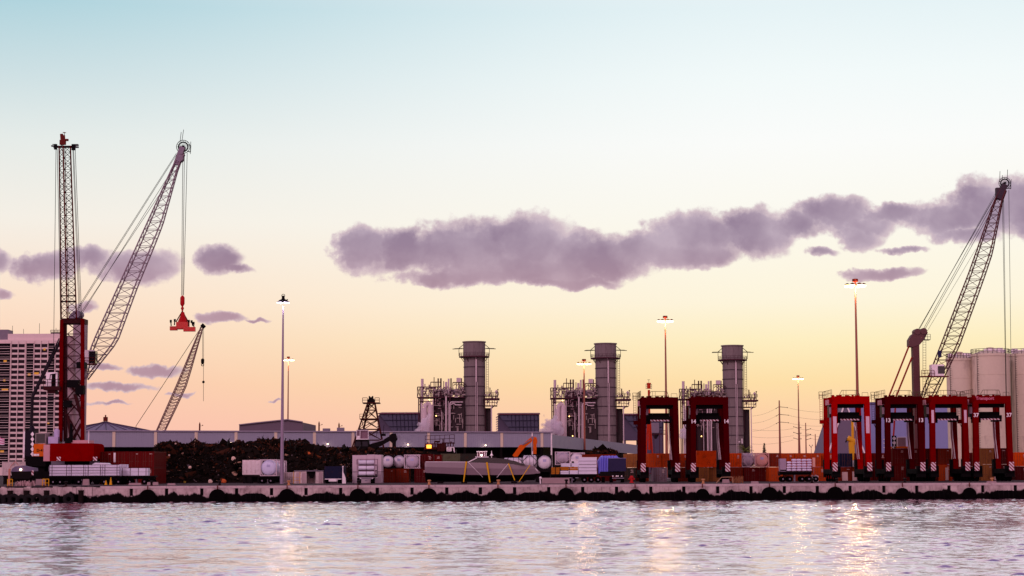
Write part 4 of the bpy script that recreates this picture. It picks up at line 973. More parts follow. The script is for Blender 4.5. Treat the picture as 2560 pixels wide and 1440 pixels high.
def craneB():
    d = 356; o = thing('harbour_crane', 'harbour crane with grey lattice boom, partly hidden behind the red crane', 'crane', (X(205, d), d, DECK), 'mobile harbour cranes')
    l_ = [(213, 930), (239, 845), (330, 625), (436, 405), (449, 380)]; r_ = [(214, 950), (243, 907), (286, 853), (340, 712), (402, 557), (446, 413), (459, 380)]
    l_ = [(208, 948), (222, 882), (239, 840), (433, 413), (447, 385)]; r_ = [(212, 948), (243, 907), (286, 853), (338, 712), (402, 557), (445, 413), (460, 385)]
    ch, br, rows = boom(l_, r_, d, d, (2.6, 2.6, .9), 27, .135, .05)
    ch.add(br.v, br.f); ch.build('boom', LILAC, o)
    m = MB(); a = P(436, 415, d + .6); b = P(458, 372, d + .6); m.beam(P(441, 412, d + .7), P(457, 368, d + .7), 1.0, 1.3, up=(0, 1, 0)); m.lathe(P(449, 395, d + .2), [(.7, -.3), (.7, 1.4)], 'y', 10); m.build('boom_tip', GREY, o, True)
    boomhead(o, (458, 367), d, 17, [(450, 355, 453, 330), (455, 352, 459, 324), (476, 385, 477, 354)], BLACK)
    m = MB(); m.path([P(470, 362, d), P(477, 364, d), P(476, 380, d), P(468, 378, d)], .08, 4); m.build('head_platform', BLACK, o)
    for (a, b) in (((191, 775), (441, 383)), ((193, 777), (443, 384)), ((199, 787), (446, 415)), ((203, 787), (441, 408))):
        m = MB(); m.tube(P(*a, d + .4), P(*b, d + .4), .045, 4); m.build('pendant_rope', BLACK, o)
    for (a, b) in (((457, 384), (454, 738)), ((461, 384), (457, 738)), ((468, 382), (459, 738))):
        m = MB(); m.tube(P(*a, d + .6), P(*b, d + .6), .05, 4); m.build('hoist_rope', BLACK, o)
    # cab on the boom foot
    a = P(211, 911, d - 2.2); b = P(233, 875, d - 2.2); m = MB(); m.box(a.x, b.x, d - 2.2, d - .2, a.z, b.z); cab = m.build('cab', WHITE, o)
    m = MB(); p1 = P(222, 908, d - 2.2); p2 = P(239, 878, d - 2.2); m.box(p1.x, p2.x, d - 2.3, d - .4, p1.z, p2.z); m.build('cab_window', GLASSD, cab)
    m = MB(); m.box(P(207, 911, d).x, P(243, 911, d).x, d - 2.5, d, P(220, 913, d).z, P(220, 911, d).z); m.rail((P(207, 911, d).x, d - 2.5, P(220, 911, d).z), (P(243, 911, d).x, d - 2.5, P(220, 911, d).z), 1.1, .05, .7); m.build('cab_platform', STEELR, o)
    x = P(196, 1000, d).x; m = MB(); m.box(x - 1.1, x + 1.1, d - .5, d + 1.9, DECK + 4.5, P(196, 800, d).z); m.build('tower', mat('tower_pale', (150, 128, 140), .55, var=.3), o)
    m = MB(); m.prism([(P(a_, b_, d).x, P(a_, b_, d).z) for a_, b_ in ((172, 797), (176, 788), (186, 778), (195, 776), (200, 783), (197, 793), (186, 800))], d - .6, d + 1.8); m.lathe(P(193, 785, d - .9), [(.65, 0), (.65, 3)], 'y', 14); m.build('tower_head', GREY, o, True)
    m = MB(); m.box(x - 5, x + 4, d - 3, d + 4, DECK + 2.2, DECK + 5.2); m.build('slewing_platform', GREY, o)
    m = MB(); m.box(x - 6, x + 6, d - 2.5, d + 3.5, DECK + 1, DECK + 2.2)
    m.build('undercarriage', DGREY, o)
    for sx in (-1, 1):
        for k in range(4): m = MB(); m.lathe((x + 1.5 * k - 3 + 0, d + (.5 + sx * 2.6), DECK + .6), [(.2, -.3), (.6, -.3), (.6, .3), (.2, .3)], 'y', 12); m.build('wheel', RUBBER, o)
    # spreader on the hook
    c = P(456, 752, d + .6)
    s_ = thing('container_spreader', 'red container spreader hanging from the grey lattice boom', 'spreader', tuple(P(457, 815, d + .6)))
    HR = mat('spreader_red', (170, 20, 26), .45, var=.3)
    m = MB(); m.lathe(c, [(.15, 1.0), (.42, .6), (.42, -.6), (.2, -1.0)], 'z', 10); m.tube(P(456, 765, d + .6), P(456, 778, d + .6), .16, 6); m.sphere(P(456, 771, d + .6), .3, 8, 6); m.build('hook_block', HR, s_, True)
    m = MB()
    for q in ((440, 805), (449, 803), (463, 803), (472, 806)): m.tube(P(456, 778, d + .6), P(*q, d + .6), .11, 5)
    m.build('sling', STEELR, s_)
    m = MB(); m.lathe(P(457, 795, d + .6), [(.25, 1.1), (.5, .3), (.9, -.6), (.9, -.9)], 'z', 8); m.build('rotator', HR, s_)
    m = MB(); SP = mat('spreader_coral', (196, 66, 62), .45, var=.35, scale=2)
    a = P(428, 812, d); b = P(486, 824, d); m.box(P(441, 815, d).x, P(470, 815, d).x, d - .4, d + 1.8, P(456, 822, d).z, P(456, 805, d).z); m.build('centre_frame', SP, s_)
    m = MB(); m.box(P(423, 815, d).x, P(441, 815, d).x, d + .6, d + 1.4, P(430, 825, d).z, P(430, 815, d).z); m.box(P(460, 815, d).x, P(489, 815, d).x, d - .7, d + .1, P(480, 829, d).z, P(480, 818, d).z); m.build_each('telescopic_beam', SP, s_)
    for (a_, b_) in (((428, 815), (427, 803)), ((436, 813), (437, 801)), ((471, 815), (472, 803)), ((482, 815), (479, 804)), ((485, 818), (484, 808))):
        m = MB(); m.beam(P(*a_, d + .3), P(*b_, d + .3), .18); m.cb(P(b_[0], b_[1], d + .3), .35, .3, .5); m.build('flipper', BLACK, s_)
craneB()
def craneC():
    d = 376; o = thing('harbour_crane', 'harbour crane with brown lattice boom rising over the right carriers', 'crane', (X(2290, d), d, DECK), 'mobile harbour cranes')
    l_ = [(2298, 1000), (2304, 985), (2345, 880), (2422, 682), (2486, 500), (2500, 475)]; r_ = [(2326, 1000), (2332, 985), (2392, 862), (2430, 759), (2476, 630), (2504, 500), (2514, 475)]
    ch, br, rows = boom(l_, r_, d, d, (3.0, 2.8, 1.0), 26, .13, .05, skew=(.42, 0))
    ch.add(br.v, br.f); ch.build('boom', BROWN, o)
    m = MB(); m.beam(P(2496, 498, d + .7), P(2511, 462, d + .7), 1.1, 1.5, up=(0, 1, 0)); m.cb(P(2497, 480, d + .5), 1.2, 1.2, 1.6); m.build('boom_tip', DGREY, o)
    boomhead(o, (2512, 458), d, 15, [(2499, 455, 2500, 428), (2518, 450, 2519, 424), (2506, 447, 2506, 438), (2527, 470, 2528, 448)], BLACK)
    m = MB(); m.path([P(2520, 456, d), P(2527, 458, d), P(2527, 472, d), P(2518, 470, d)], .08, 4); m.build('head_platform', BLACK, o)
    for (a, b, r) in (((2295, 826), (2491, 485), .06), ((2310, 820), (2493, 490), .045), ((2313, 822), (2478, 528), .045), ((2318, 828), (2440, 622), .03), ((2297, 826), (2488, 484), .03)):
        m = MB(); m.tube(P(*a, d + .4), P(*b, d + .4), r, 4); m.build('pendant_rope', BLACK, o)
    for (a, b) in (((2506, 500), (2517, 1100)), ((2522, 475), (2530, 1100)), ((2509, 500), (2517.6, 1100))):
        m = MB(); m.tube(P(*a, d + .6), P(*b, d + .6), .045, 4); m.build('hoist_rope', BLACK, o)
    m = MB(); m.lathe(P(2523, 1106, d + .6), [(.2, .8), (.5, .4), (.5, -.6), (.2, -.9)], 'z', 10); m.build('hook_block', STEELR, o)
    TW = mat('tower_grey_brown', (88, 54, 58), .55, var=.25); x = P(2290, 900, d).x
    m = MB(); m.box(x - .62, x + .62, d - .5, d + 1.5, DECK + 4.5, P(2290, 850, d).z); m.build('tower', TW, o)
    m = MB(); m.prism([(P(a_, b_, d).x, P(a_, b_, d).z) for a_, b_ in ((2271, 866), (2271, 850), (2278, 838), (2292, 828), (2312, 824), (2318, 832), (2310, 848), (2298, 862), (2280, 868))], d - .6, d + 1.6)
    m.lathe(P(2294, 829, d - .8), [(.6, 0), (.6, 2.6)], 'y', 14); m.lathe(P(2310, 828, d - .8), [(.65, 0), (.65, 2.6)], 'y', 14); m.build('tower_head', mat('tower_head_mauve', (92, 62, 66), .55, var=.3), o, True)
    m = MB(); m.box(P(2306, 852, d).x, P(2324, 852, d).x, d - .8, d + 1, P(2312, 850.5, d).z, P(2312, 849, d).z); m.rail((P(2310, 850, d).x, d - .8, P(2310, 849, d).z), (P(2324, 850, d).x, d - .8, P(2310, 849, d).z), 1.0, .04, .5); m.ladder(P(2311, 990, d), P(2311, 852, d), .6, .5, .04); m.build('tower_ladder', DGREY, o)
    for (a, b) in (((2272, 866), (2222, 992)), ((2280, 893), (2240, 992))):
        m = MB(); m.tube(P(*a, d), P(*b, d), .17, 8); e1 = P(*b, d); m.tube(e1, Vector((e1.x - 1, d, DECK + 4.6)), .17, 8); m.build('back_stay', mat('stay_red', (140, 30, 30), .5), o)
    a = P(2330, 940, d - 1.8); b = P(2360, 911, d - 1.8); m = MB(); m.box(a.x, b.x, d - 1.8, d + .5, a.z, b.z); cab = m.build('cab', WHITE, o)
    m = MB(); p1 = P(2345, 934, d - 1.8); p2 = P(2362, 915, d - 1.8); m.box(p1.x, p2.x, d - 1.88, d - .2, p1.z, p2.z); m.build('cab_window', GLASSD, cab)
    zc = P(2330, 941, d).z; m = MB(); m.box(P(2298, 941, d).x, P(2366, 941, d).x, d - 2.1, d, zc - .2, zc); m.rail((P(2298, 941, d).x, d - 2.1, zc), (P(2330, 941, d).x, d - 2.1, zc), 1.1, .05, .6); m.build('cab_platform', STEELR, o)
    m = MB(); m.box(P(2343, 898, d).x, P(2352, 898, d).x, d - .8, d - .7, P(2345, 893, d).z, P(2345, 877, d).z); m.build('flag', mat('navy_cloth', (40, 36, 70), .8), o)
    m = MB(); m.box(x - 8, x + 5, d - 3, d + 4, DECK + 2, DECK + 4.8); m.build('slewing_platform', SRED3, o)
    m = MB(); m.box(x - 7, x + 7, d - 2.5, d + 3.5, DECK + 1, DECK + 2); m.build('undercarriage', DGREY, o)
    for k in range(5): m = MB(); m.lathe((x + 2.2 * k - 4.4, d - 2.6, DECK + .6), [(.2, -.3), (.6, -.3), (.6, .3), (.2, .3)], 'y', 12); m.build('wheel', RUBBER, o)
craneC()
def craneA():
    d = 344; o = thing('harbour_crane', 'dark red harbour crane with upright lattice boom at the left', 'crane', (X(185, d), d, DECK), 'mobile harbour cranes')
    AR = mat('crane_a_red', (98, 0, 5), .6, spec=0, var=.35, dirt=((36, 6, 10), .6)); AD = mat('crane_a_dark', (52, 12, 18), .55, var=.3)
    # boom leaning towards the water: near chords and far chords
    dt = 318
    chs = [MB() for _ in range(4)]; br = MB(); n = 30; rows = []
    for i in range(n + 1):
        t = i / n; y = 797 - (797 - 366) * t; D = d - 1 + (dt - d) * t
        xl = 153 - 5 * t; xm = 168 - 10 * t; xr = 191 - 15 * t
        rows.append((P(xl, y, D), P(xm, y, D - 1.5), P(xr, y, D), P(xm + 4, y, D + 1.4)))
    for i in range(n):
        p, q = rows[i], rows[i + 1]
        for k in range(4): chs[k].tube(p[k], q[k], .13 if k != 3 else .07, 5)
        for k in range(4):
            a, b = k, (k + 1) % 4
            if i % 2: a, b = b, a
            br.tube(p[a], q[b], .055, 4, cap=False)
            if k != 3: br.tube(q[a], q[b], .04, 4, cap=False)
    for k in range(4): br.tube(rows[3][k], rows[3][(k + 1) % 4], .14, 4); br.tube(rows[4][k], rows[4][(k + 1) % 4], .12, 4)
    for ch in chs: ch.build('boom_chord', AR, o)
    br.build('boom_lacing', mat('lacing_black', (34, 14, 18), .6), o)
    m = MB(); m.beam(P(134, 367, dt), P(190, 367, dt), .35); m.cb(P(139, 367, dt), .45, .5, .9); m.cb(P(184, 368, dt), .6, .5, 1.0); m.tube(P(131, 361, dt), P(141, 361, dt), .07, 4); m.tube(P(182, 361, dt), P(195, 361, dt), .07, 4); m.build('boom_head', BLACK, o)
    for q in ((133, 365), (192, 363), (192, 368)): m = MB(); m.cb(P(q[0], q[1], dt), .6, .4, .22); m.build('head_floodlight', DGREY, o)
    m = MB(); m.beam(P(156, 363, dt), P(154, 335, dt), .45); m.beam(P(161, 362, dt), P(160, 338, dt), .3); m.tube(P(155, 350, dt), P(171, 350, dt), .22, 6); m.cb(P(157, 356, dt), 1.0, .5, .8); m.tube(P(161, 340, dt), P(161, 330, dt), .05, 4); m.tube(P(157, 331, dt), P(165, 332, dt), .06, 4); m.build('jib_gear', STEELR, o)
    for (a, b) in (((140, 372), (134.5, 835), ), ((143, 372), (147, 560)), ((182, 372), (198, 792)), ((184, 372), (201, 792)), ((188, 372), (204, 795)), ((147, 560), (151, 800))):
        m = MB(); m.tube(P(*a, dt if a[1] < 400 else dt + 10), P(*b, (d + .5) if b[1] > 700 else dt + 10), .045, 4); m.build('rope', BLACK, o)
    a_ = P(134.5, 835, d + .5); m = MB(); m.tube(a_, P(134, 925, d + .5), .045, 4); m.build('rope', BLACK, o)
    # tower
    legs = {'a': ((155, 800), (150, 1102)), 'b': ((206.5, 800), (206, 1102))}
    for q, w_ in (((155, 800, 151.5, 1104), .62), ((206.5, 797, 206.5, 1104), .58)):
        for dy_ in (0, 3.6): m = MB(); m.beam(P(q[0], q[1], d + dy_), P(q[2], q[3], d + dy_), w_, w_ * 1.1, up=(0, 1, 0)); m.build('tower_leg', AR, o)
    m = MB(); m.beam(P(163, 800, d + .6), P(163, 1104, d + .6), .55, .5, up=(0, 1, 0)); m.build('tower_column', AD, o)
    m = MB(); m.box(P(153, 800, d).x, P(208, 800, d).x, d - .3, d + 4, P(180, 808, d).z, P(180, 796, d).z); m.build('tower_cap', AD, o)
    m = MB(); yy = [808, 835, 862, 890, 920, 955, 997, 1037, 1102]
    for dy_ in (.1, 3.6):
        for i, (a, b) in enumerate(zip(yy[:-1], yy[1:])):
            m.beam(P(155, a, d + dy_), P(206, a, d + dy_), .16); w_ = .09 if b < 960 else .16
            m.tube(P(168, a, d + dy_), P(204, b, d + dy_), w_, 5); m.tube(P(204, a, d + dy_), P(168, b, d + dy_), w_ * .7, 5)
            if i % 2: m.tube(P(155, a, d + dy_), P(163, b, d + dy_), .09, 4)
        if dy_ < 1: m.build('tower_bracing', AD, o); m = MB()
    m.build('tower_bracing', AD, o); m = MB(); m.beam(P(188, 985, d + .3), P(206, 1050, d + .3), .6, up=(0, 1, 0)); m.beam(P(170, 1040, d + .2), P(178, 1104, d + .2), .45, up=(0, 1, 0)); m.beam(P(203, 1060, d + .2), P(180, 1104, d + .2), .45, up=(0, 1, 0))
    m.build_each('diagonal_brace', AD, o)
    m = MB(); m.tube(P(176, 840, d + 1.5), P(178, 1100, d + 1.5), .9, 10); m.build('cylinder', mat('pale_cylinder', (166, 138, 146), .5, var=.35), o, True)
    m = MB(); m.box(P(192, 880, d).x, P(212, 880, d).x, d - .2, d + 2, P(200, 920, d).z, P(200, 905, d).z); m.box(P(168, 960, d).x, P(196, 960, d).x, d - .2, d + 1.5, P(180, 968, d).z, P(180, 950, d).z); m.cb(P(201, 975, d), 1.5, 1.4, 1.6); m.cb(P(170, 1010, d), 1.2, 1.4, 1.2); m.build_each('winch', BLACK, o)
    # side platform with the white machine box
    m = MB(); zc = P(135, 966, d).z; m.box(P(112, 966, d).x, P(154, 966, d).x, d - 1, d + 2, zc - .7, zc); m.box(P(120, 970, d).x, P(140, 970, d).x, d - .6, d + 1.5, zc - 1.2, zc - .7); m.rail((P(112, 966, d).x, d - 1, zc), (P(152, 966, d).x, d - 1, zc), 1.2, .05, .6); m.build('side_platform', AD, o)
    m = MB(); a = P(116, 966, d); b = P(145, 931, d); m.box(a.x, b.x, d - .4, d + 1.6, a.z, b.z); mb_ = m.build('machine_box', WHITE, o)
    m = MB(); m.box(P(131, 950, d).x, P(140, 950, d).x, d - .5, d - .4, zc, P(135, 935, d).z); m.path([P(124, 950, d - .5), P(126, 936, d - .5), P(141, 934, d - .5)], .06, 5); m.build('door', BLACK, mb_)
    m = MB(); m.tube(P(152, 850, d + 1), P(82, 992, d + 1), .24, 8); m.tube(P(148, 846, d + 1), P(79, 990, d + 1), .1, 6); m.tube(P(81, 992, d + 1), P(78, 1078, d + 1), .26, 8); m.tube(P(82, 997, d + 1), P(152, 997, d + 1), .13, 6); m.build('back_stay', mat('dark_tube', (34, 24, 34), .5), o)
    # slewing body
    m = MB(); ax, bx = P(136, 1130, d).x, P(245, 1130, d).x; z0, z1 = P(190, 1153, d).z, P(190, 1109, d).z
    m.prism([(ax, z0), (bx - .6, z0), (bx, z0 + .5), (bx, z1 - .3), (bx - .4, z1), (ax, z1)], d - 3.4, d + 5); m.build('slewing_body', mat('body_red', (120, 0, 2), .4, var=.4, spec=0), o)
    for q in ((147, 148.5), (238, 239.5)):
        m = MB(); zz = P(q[0], 1147, d - 3.4).z; xx = P(q[0], 1147, d - 3.4).x; m.box(xx - .35, xx + .35, d - 3.48, d - 3.41, zz - .35, zz + .35); m.build('hazard_patch', STRIPE, o)
    m = MB(); m.box(P(120, 1130, d).x, ax - .02, d - 3.3, d + 4, P(128, 1153, d).z, P(128, 1112, d).z); m.build('counterweight', mat('pink_panel', (196, 138, 150), .6, var=.2), o)
    m = MB(); m.box(P(185, 1103, d).x, P(226, 1103, d).x, d - 2, d + 3, P(200, 1109, d).z, P(200, 1101, d).z); m.build('deck_plate', mat('pink_panel'  , (196, 138, 150)), o)
    m = MB(); m.box(P(170, 1103, d).x, P(185, 1103, d).x, d - 2.5, d + 2, z1, P(178, 1096, d).z); m.tube(P(178, 1105, d - 2), P(178, 1060, d), .35, 6, .2); m.build('tower_foot', BLACK, o)
    m = MB(); a = P(125, 1112, d); b = P(150, 1092, d); m.box(a.x, b.x, d - 1.5, d + 2, z1, b.z); m.lathe(P(143, 1090, d), [(.55, -1.0), (.6, 1.0), (.3, 1.3)], 'z', 10); m.build('oil_tank', mat('lilac_tank', (178, 160, 200), .4, var=.3), o)
    m = MB(); m.box(P(227, 1100, d).x, P(228.6, 1100, d).x, d - 2, d - 1.9, z1 - .4, P(227, 1078, d).z); m.build('white_post', WHITE, o)
    m = MB(); z2 = P(190, 1172, d - 3).z
    m.lathe((P(190, 1170, d).x, d + .8, DECK), [(2.2, 2.2), (2.2, z0 - DECK)], 'z', 20); m.box(P(118, 1180, d).x, P(268, 1180, d).x, d - 2.6, d + 4.4, DECK + 1.1, DECK + 2.3); m.build('undercarriage', BLACK, o)
    for sx in range(6):
        m = MB(); m.lathe((P(135 + sx * 23, 1190, d).x, d - 2.7, DECK + .62), [(.2, -.3), (.62, -.3), (.62, .3), (.2, .3)], 'y', 14); m.build('wheel', RUBBER, o)
    # rear power pack with diamond board and orange housing
    p_ = thing('power_pack', 'black power pack with white diamonds and an orange housing marked D-410', 'generator', (X(95, d), d, DECK))
    m = MB(); m.prism([(P(72, 1165, d).x, P(72, 1166, d).z), (P(121, 1165, d).x, P(121, 1166, d).z), (P(121, 1141, d).x, P(121, 1141, d).z), (P(69, 1141, d).x, P(69, 1141, d).z)], d - 2, d + 2); m.box(P(76, 1180, d).x, P(116, 1180, d).x, d - 1.4, d + 1.6, DECK, P(100, 1166, d).z); m.build('base', BLACK, p_)
    m = MB(); m.box(P(70, 1110, d).x, P(91, 1110, d).x, d - 2.05, d + 1.5, P(80, 1141, d).z, P(80, 1077, d).z); m.lathe(P(80, 1077, d), [(.7, -1), (.5, .5), (.2, .9)], 'z', 10); m.build('board', mat('violet_black', (28, 18, 32), .5), p_)
    m = MB()
    for k in range(5):
        c = P(81, 1085.5 + 12.4 * k, d - 2.1); r = .33; m.add([(c.x - r, d - 2.1, c.z), (c.x, d - 2.1, c.z - r * 1.35), (c.x + r, d - 2.1, c.z), (c.x, d - 2.1, c.z + r * 1.35), (c.x, d - 2.06, c.z)], [(0, 1, 2, 3), (0, 4, 1), (1, 4, 2), (2, 4, 3), (3, 4, 0)])
    m.build('diamond_sign', WHITE, p_)
    m = MB(); m.box(P(65.5, 1100, d).x, P(69, 1100, d).x, d - 2, d - 1.8, P(67, 1144, d).z, P(67, 1079, d).z); m.build('pale_post', WHITE, p_)
    m = MB(); m.box(P(91, 1120, d).x, P(119.6, 1120, d).x, d - 2.1, d + 1.4, P(105, 1141, d).z, P(105, 1110, d).z); oh = m.build('orange_housing', mat('orange_paint'), p_)
    text('D-410', .66, (P(103.5, 1126, d - 2.13).x, d - 2.13, P(103.5, 1126, d - 2.13).z), BLACK, oh, 'lettering')
    m = MB(); m.box(P(91.5, 1137, d).x, P(105, 1137, d).x, d - 2.16, d - 2.1, P(98, 1140, d).z, P(98, 1135, d).z); m.build('white_strip', WHITE, oh)
    m = MB(); a, b = P(95, 1109, d), P(121, 1083, d); m.box(a.x, b.x, d - 2.0, d + 1, a.z, b.z); cb = m.build('cabin', mat('cabin_frame', (150, 132, 136), .5), p_)
    m = MB(); a, b = P(97.2, 1107.5, d), P(119.4, 1085, d); m.box(a.x, b.x, d - 2.06, d - 1.9, a.z, b.z); m.build('cabin_window', GLASSD, cb)
craneA()
# orange beacon tower behind the first carrier
def beacon():
    d = 372; o = thing('beacon_tower', 'slim orange-red beacon tower above the leftmost straddle carrier', 'tower', (X(1622, d), d, DECK)); OR = mat('beacon_red', (176, 44, 22), .5, var=.3)
    m = MB(); a = P(1622, 960, d); m.tube((a.x, d, DECK + 6), (a.x, d, P(1622, 975, d).z), .24, 8); m.build('mast', OR, o)
    m = MB(); m.tube((a.x, d, P(1622, 972, d).z), (a.x, d, P(1622, 959, d).z), .36, 10); m.cb((a.x, d, P(1622, 959, d).z), .8, .8, .25); m.build('lamp_house', OR, o)
    m = MB()
    for sx in (-1, 1):
        m.tube((a.x + sx * .55, d, P(1622, 973, d).z), (a.x + sx * .55, d, P(1622, 960, d).z), .035, 4)
        for q in (971, 966, 962): m.tube((a.x, d, P(1622, q, d).z), (a.x + sx * .55, d, P(1622, q, d).z), .03, 4)
    m.tube((a.x, d, P(1622, 958, d).z), (a.x, d, P(1622, 949, d).z), .03, 4); m.tube((a.x - .25, d, P(1622, 949.5, d).z), (a.x + .25, d, P(1622, 949.5, d).z), .04, 4); m.build('antenna', DGREY, o)
    m = MB()
    for sx in (-1, 1): m.tube((a.x, d, P(1622, 1000, d).z), (a.x + sx * .9, d, DECK), .12, 6); m.tube((a.x, d + .8, P(1622, 1000, d).z), (a.x + sx * .9, d + 1.2, DECK), .12, 6)
    for k in range(7):
        zz = DECK + 1.5 + k * 1.6; w_ = .9 * (1 - k / 9); m.tube((a.x - w_, d, zz), (a.x + w_, d, zz), .05, 4)
    m.build('leg_frame', OR, o)
beacon()

def diamond_machine():
    d = 352; z0 = DECK + 2 * 2.97; o = thing('winch_cabin', 'grey-pink machine box with three white diamonds on a red container', 'machine', (X(2255, d), d + 1.5, z0))
    x = lambda p: X(p, d, 1110); z = lambda p: P(2255, p, d).z
    m = MB(); m.box(x(2235), x(2275), d + .3, d + 3, z0, z0 + .35); m.build('orange_base', mat('orange_paint'), o)
    m = MB(); m.box(x(2246), x(2266), d + .5, d + 2.5, z0 + .35, z(1094)); b_ = m.build('box', mat('machine_mauve', (146, 116, 126), .5), o)
    m = MB(); m.path([(x(2245), d + .4, z0 + .35), (x(2245), d + .4, z(1093)), (x(2267), d + .4, z(1093)), (x(2267), d + .4, z0 + .35)], .06, 5); m.build('frame', WHITE, o)
    m = MB(); m.box(x(2231), x(2242), d + .35, d + .5, z0 - .0, z(1089)); m.build('board', BLACK, o)
    m = MB()
    for k in range(3):
        cz = z(1096 + 11 * k); cx = x(2236.5); r = .36; m.add([(cx - r, d + .3, cz), (cx, d + .3, cz - r * 1.15), (cx + r, d + .3, cz), (cx, d + .3, cz + r * 1.15), (cx, d + .34, cz)], [(0, 1, 2, 3), (0, 4, 1), (1, 4, 2), (2, 4, 3), (3, 4, 0)])
    m.build('diamond_sign', WHITE, o)
diamond_machine()
# ================================================================ containers
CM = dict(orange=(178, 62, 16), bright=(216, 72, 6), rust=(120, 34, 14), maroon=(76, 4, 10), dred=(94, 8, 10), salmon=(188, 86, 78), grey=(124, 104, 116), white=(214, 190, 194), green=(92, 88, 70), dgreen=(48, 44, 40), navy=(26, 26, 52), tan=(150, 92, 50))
def cmat(k): return mat('container_' + k, CM[k], .55, var=.35, scale=.6, dirt=((70, 34, 26), .45))
CG = {'end': 'containers stacked with their doors to the water', 'side': 'containers stacked side-on to the water'}
def container(px0, d, level, col, label, px1=None, h=2.6, length=None, doors=True, z0=None, w=2.44, grp=True, side=False):
    """px0 left edge; end-on (doors to us) unless side; level = how many containers below"""
    xa = X(px0, d, 1170); z0 = DECK + level * (h + .02) if z0 is None else z0
    W_ = w if not side else (length or 6.06)
    if px1 is not None: W_ = X(px1, d, 1170) - xa
    L_ = (length or 6.06) if not side else 2.44
    o = thing('shipping_container', label, 'container', (xa + W_ / 2, d + L_ / 2, z0), CG['side' if side else 'end'] if grp else None)
    M_ = cmat(col); z1 = z0 + h; xb = xa + W_; yb = d + L_
    b = MB(); b.box(xa + .06, xb - .06, d + .1, yb - .06, z0 + .1, z1 - .04)
    if side:
        n = int(W_ / .3)
        for i in range(n): x_ = xa + .15 + (W_ - .3) * i / n; b.box(x_, x_ + .14, d + .04, d + .11, z0 + .16, z1 - .14)
    n = int(L_ / .3)
    for i in range(n):
        y_ = d + .15 + (L_ - .3) * i / n
        b.box(xb - .07, xb - .02, y_, y_ + .14, z0 + .16, z1 - .14); b.box(xa + .02, xa + .07, y_, y_ + .14, z0 + .16, z1 - .14)
    b.build('body', M_, o)
    f = MB()
    for (x_, y_) in ((xa, d), (xb - .16, d), (xa, yb - .16), (xb - .16, yb - .16)): f.box(x_, x_ + .16, y_, y_ + .16, z0, z1)
    for z_ in (z0 + .02, z1 - .14):
        f.box(xa + .16, xb - .16, d + .02, d + .14, z_, z_ + .12); f.box(xa + .01, xa + .13, d + .16, yb - .16, z_, z_ + .12); f.box(xb - .13, xb - .01, d + .16, yb - .16, z_, z_ + .12)
    f.build('frame', M_, o)
    if doors and not side:
        xm = (xa + xb) / 2
        for s_ in (0, 1):
            p = MB(); l, r = (xa + .17, xm - .015) if s_ == 0 else (xm + .015, xb - .17); p.box(l, r, d + .05, d + .1, z0 + .15, z1 - .15)
            for k in range(4): zz = z0 + .3 + k * (h - .6) / 4; p.box(l + .08, r - .08, d + .035, d + .05, zz, zz + (h - .6) / 4 - .1)
            dr = p.build('door', M_, o)
            p = MB()
            for q in (.3, .7): xx = l + (r - l) * q; p.tube((xx, d + .01, z0 + .14), (xx, d + .01, z1 - .14), .025, 5); p.box(xx - .02, xx + .22, d - .01, d + .01, z0 + 1.1, z0 + 1.16)
            p.build('lock_rod', mat('lock_steel', (104, 62, 56), .6), dr)
    rs = random.Random(label)
    if not side and rs.random() < .75:                # shipping marks and data plates, too small to read
        p = MB(); xx = xb - .2 - .75
        for k in range(rs.randint(1, 3)): p.box(xx + rs.uniform(0, .2), xx + rs.uniform(.4, .62), d + .03, d + .034, z1 - .5 - k * .22, z1 - .4 - k * .22)
        p.build('marking', mat('pale_marking', (200, 170, 170), .6), o)
    return o
# red stack at the left, four wide and two high
for i, (px, a) in enumerate(((249, 'first'), (283, 'second'), (317, 'third'), (351, 'fourth'))):
    for lv, b in ((0, 'lower'), (1, 'upper')):
        c_ = container(px, 346, lv, 'dred' if i < 3 else 'salmon' if False else 'dred', '%s red container in the %s column of the stack beside the scrap heap' % (b, a), h=2.9, length=12.2)
        if i == 1 and lv: m = MB(); x_ = X(284, 346, 1140); m.box(x_, x_ + .35, 345.98, 346.04, DECK + 3.9, DECK + 5.6); m.build('white_panel', WHITE, c_)
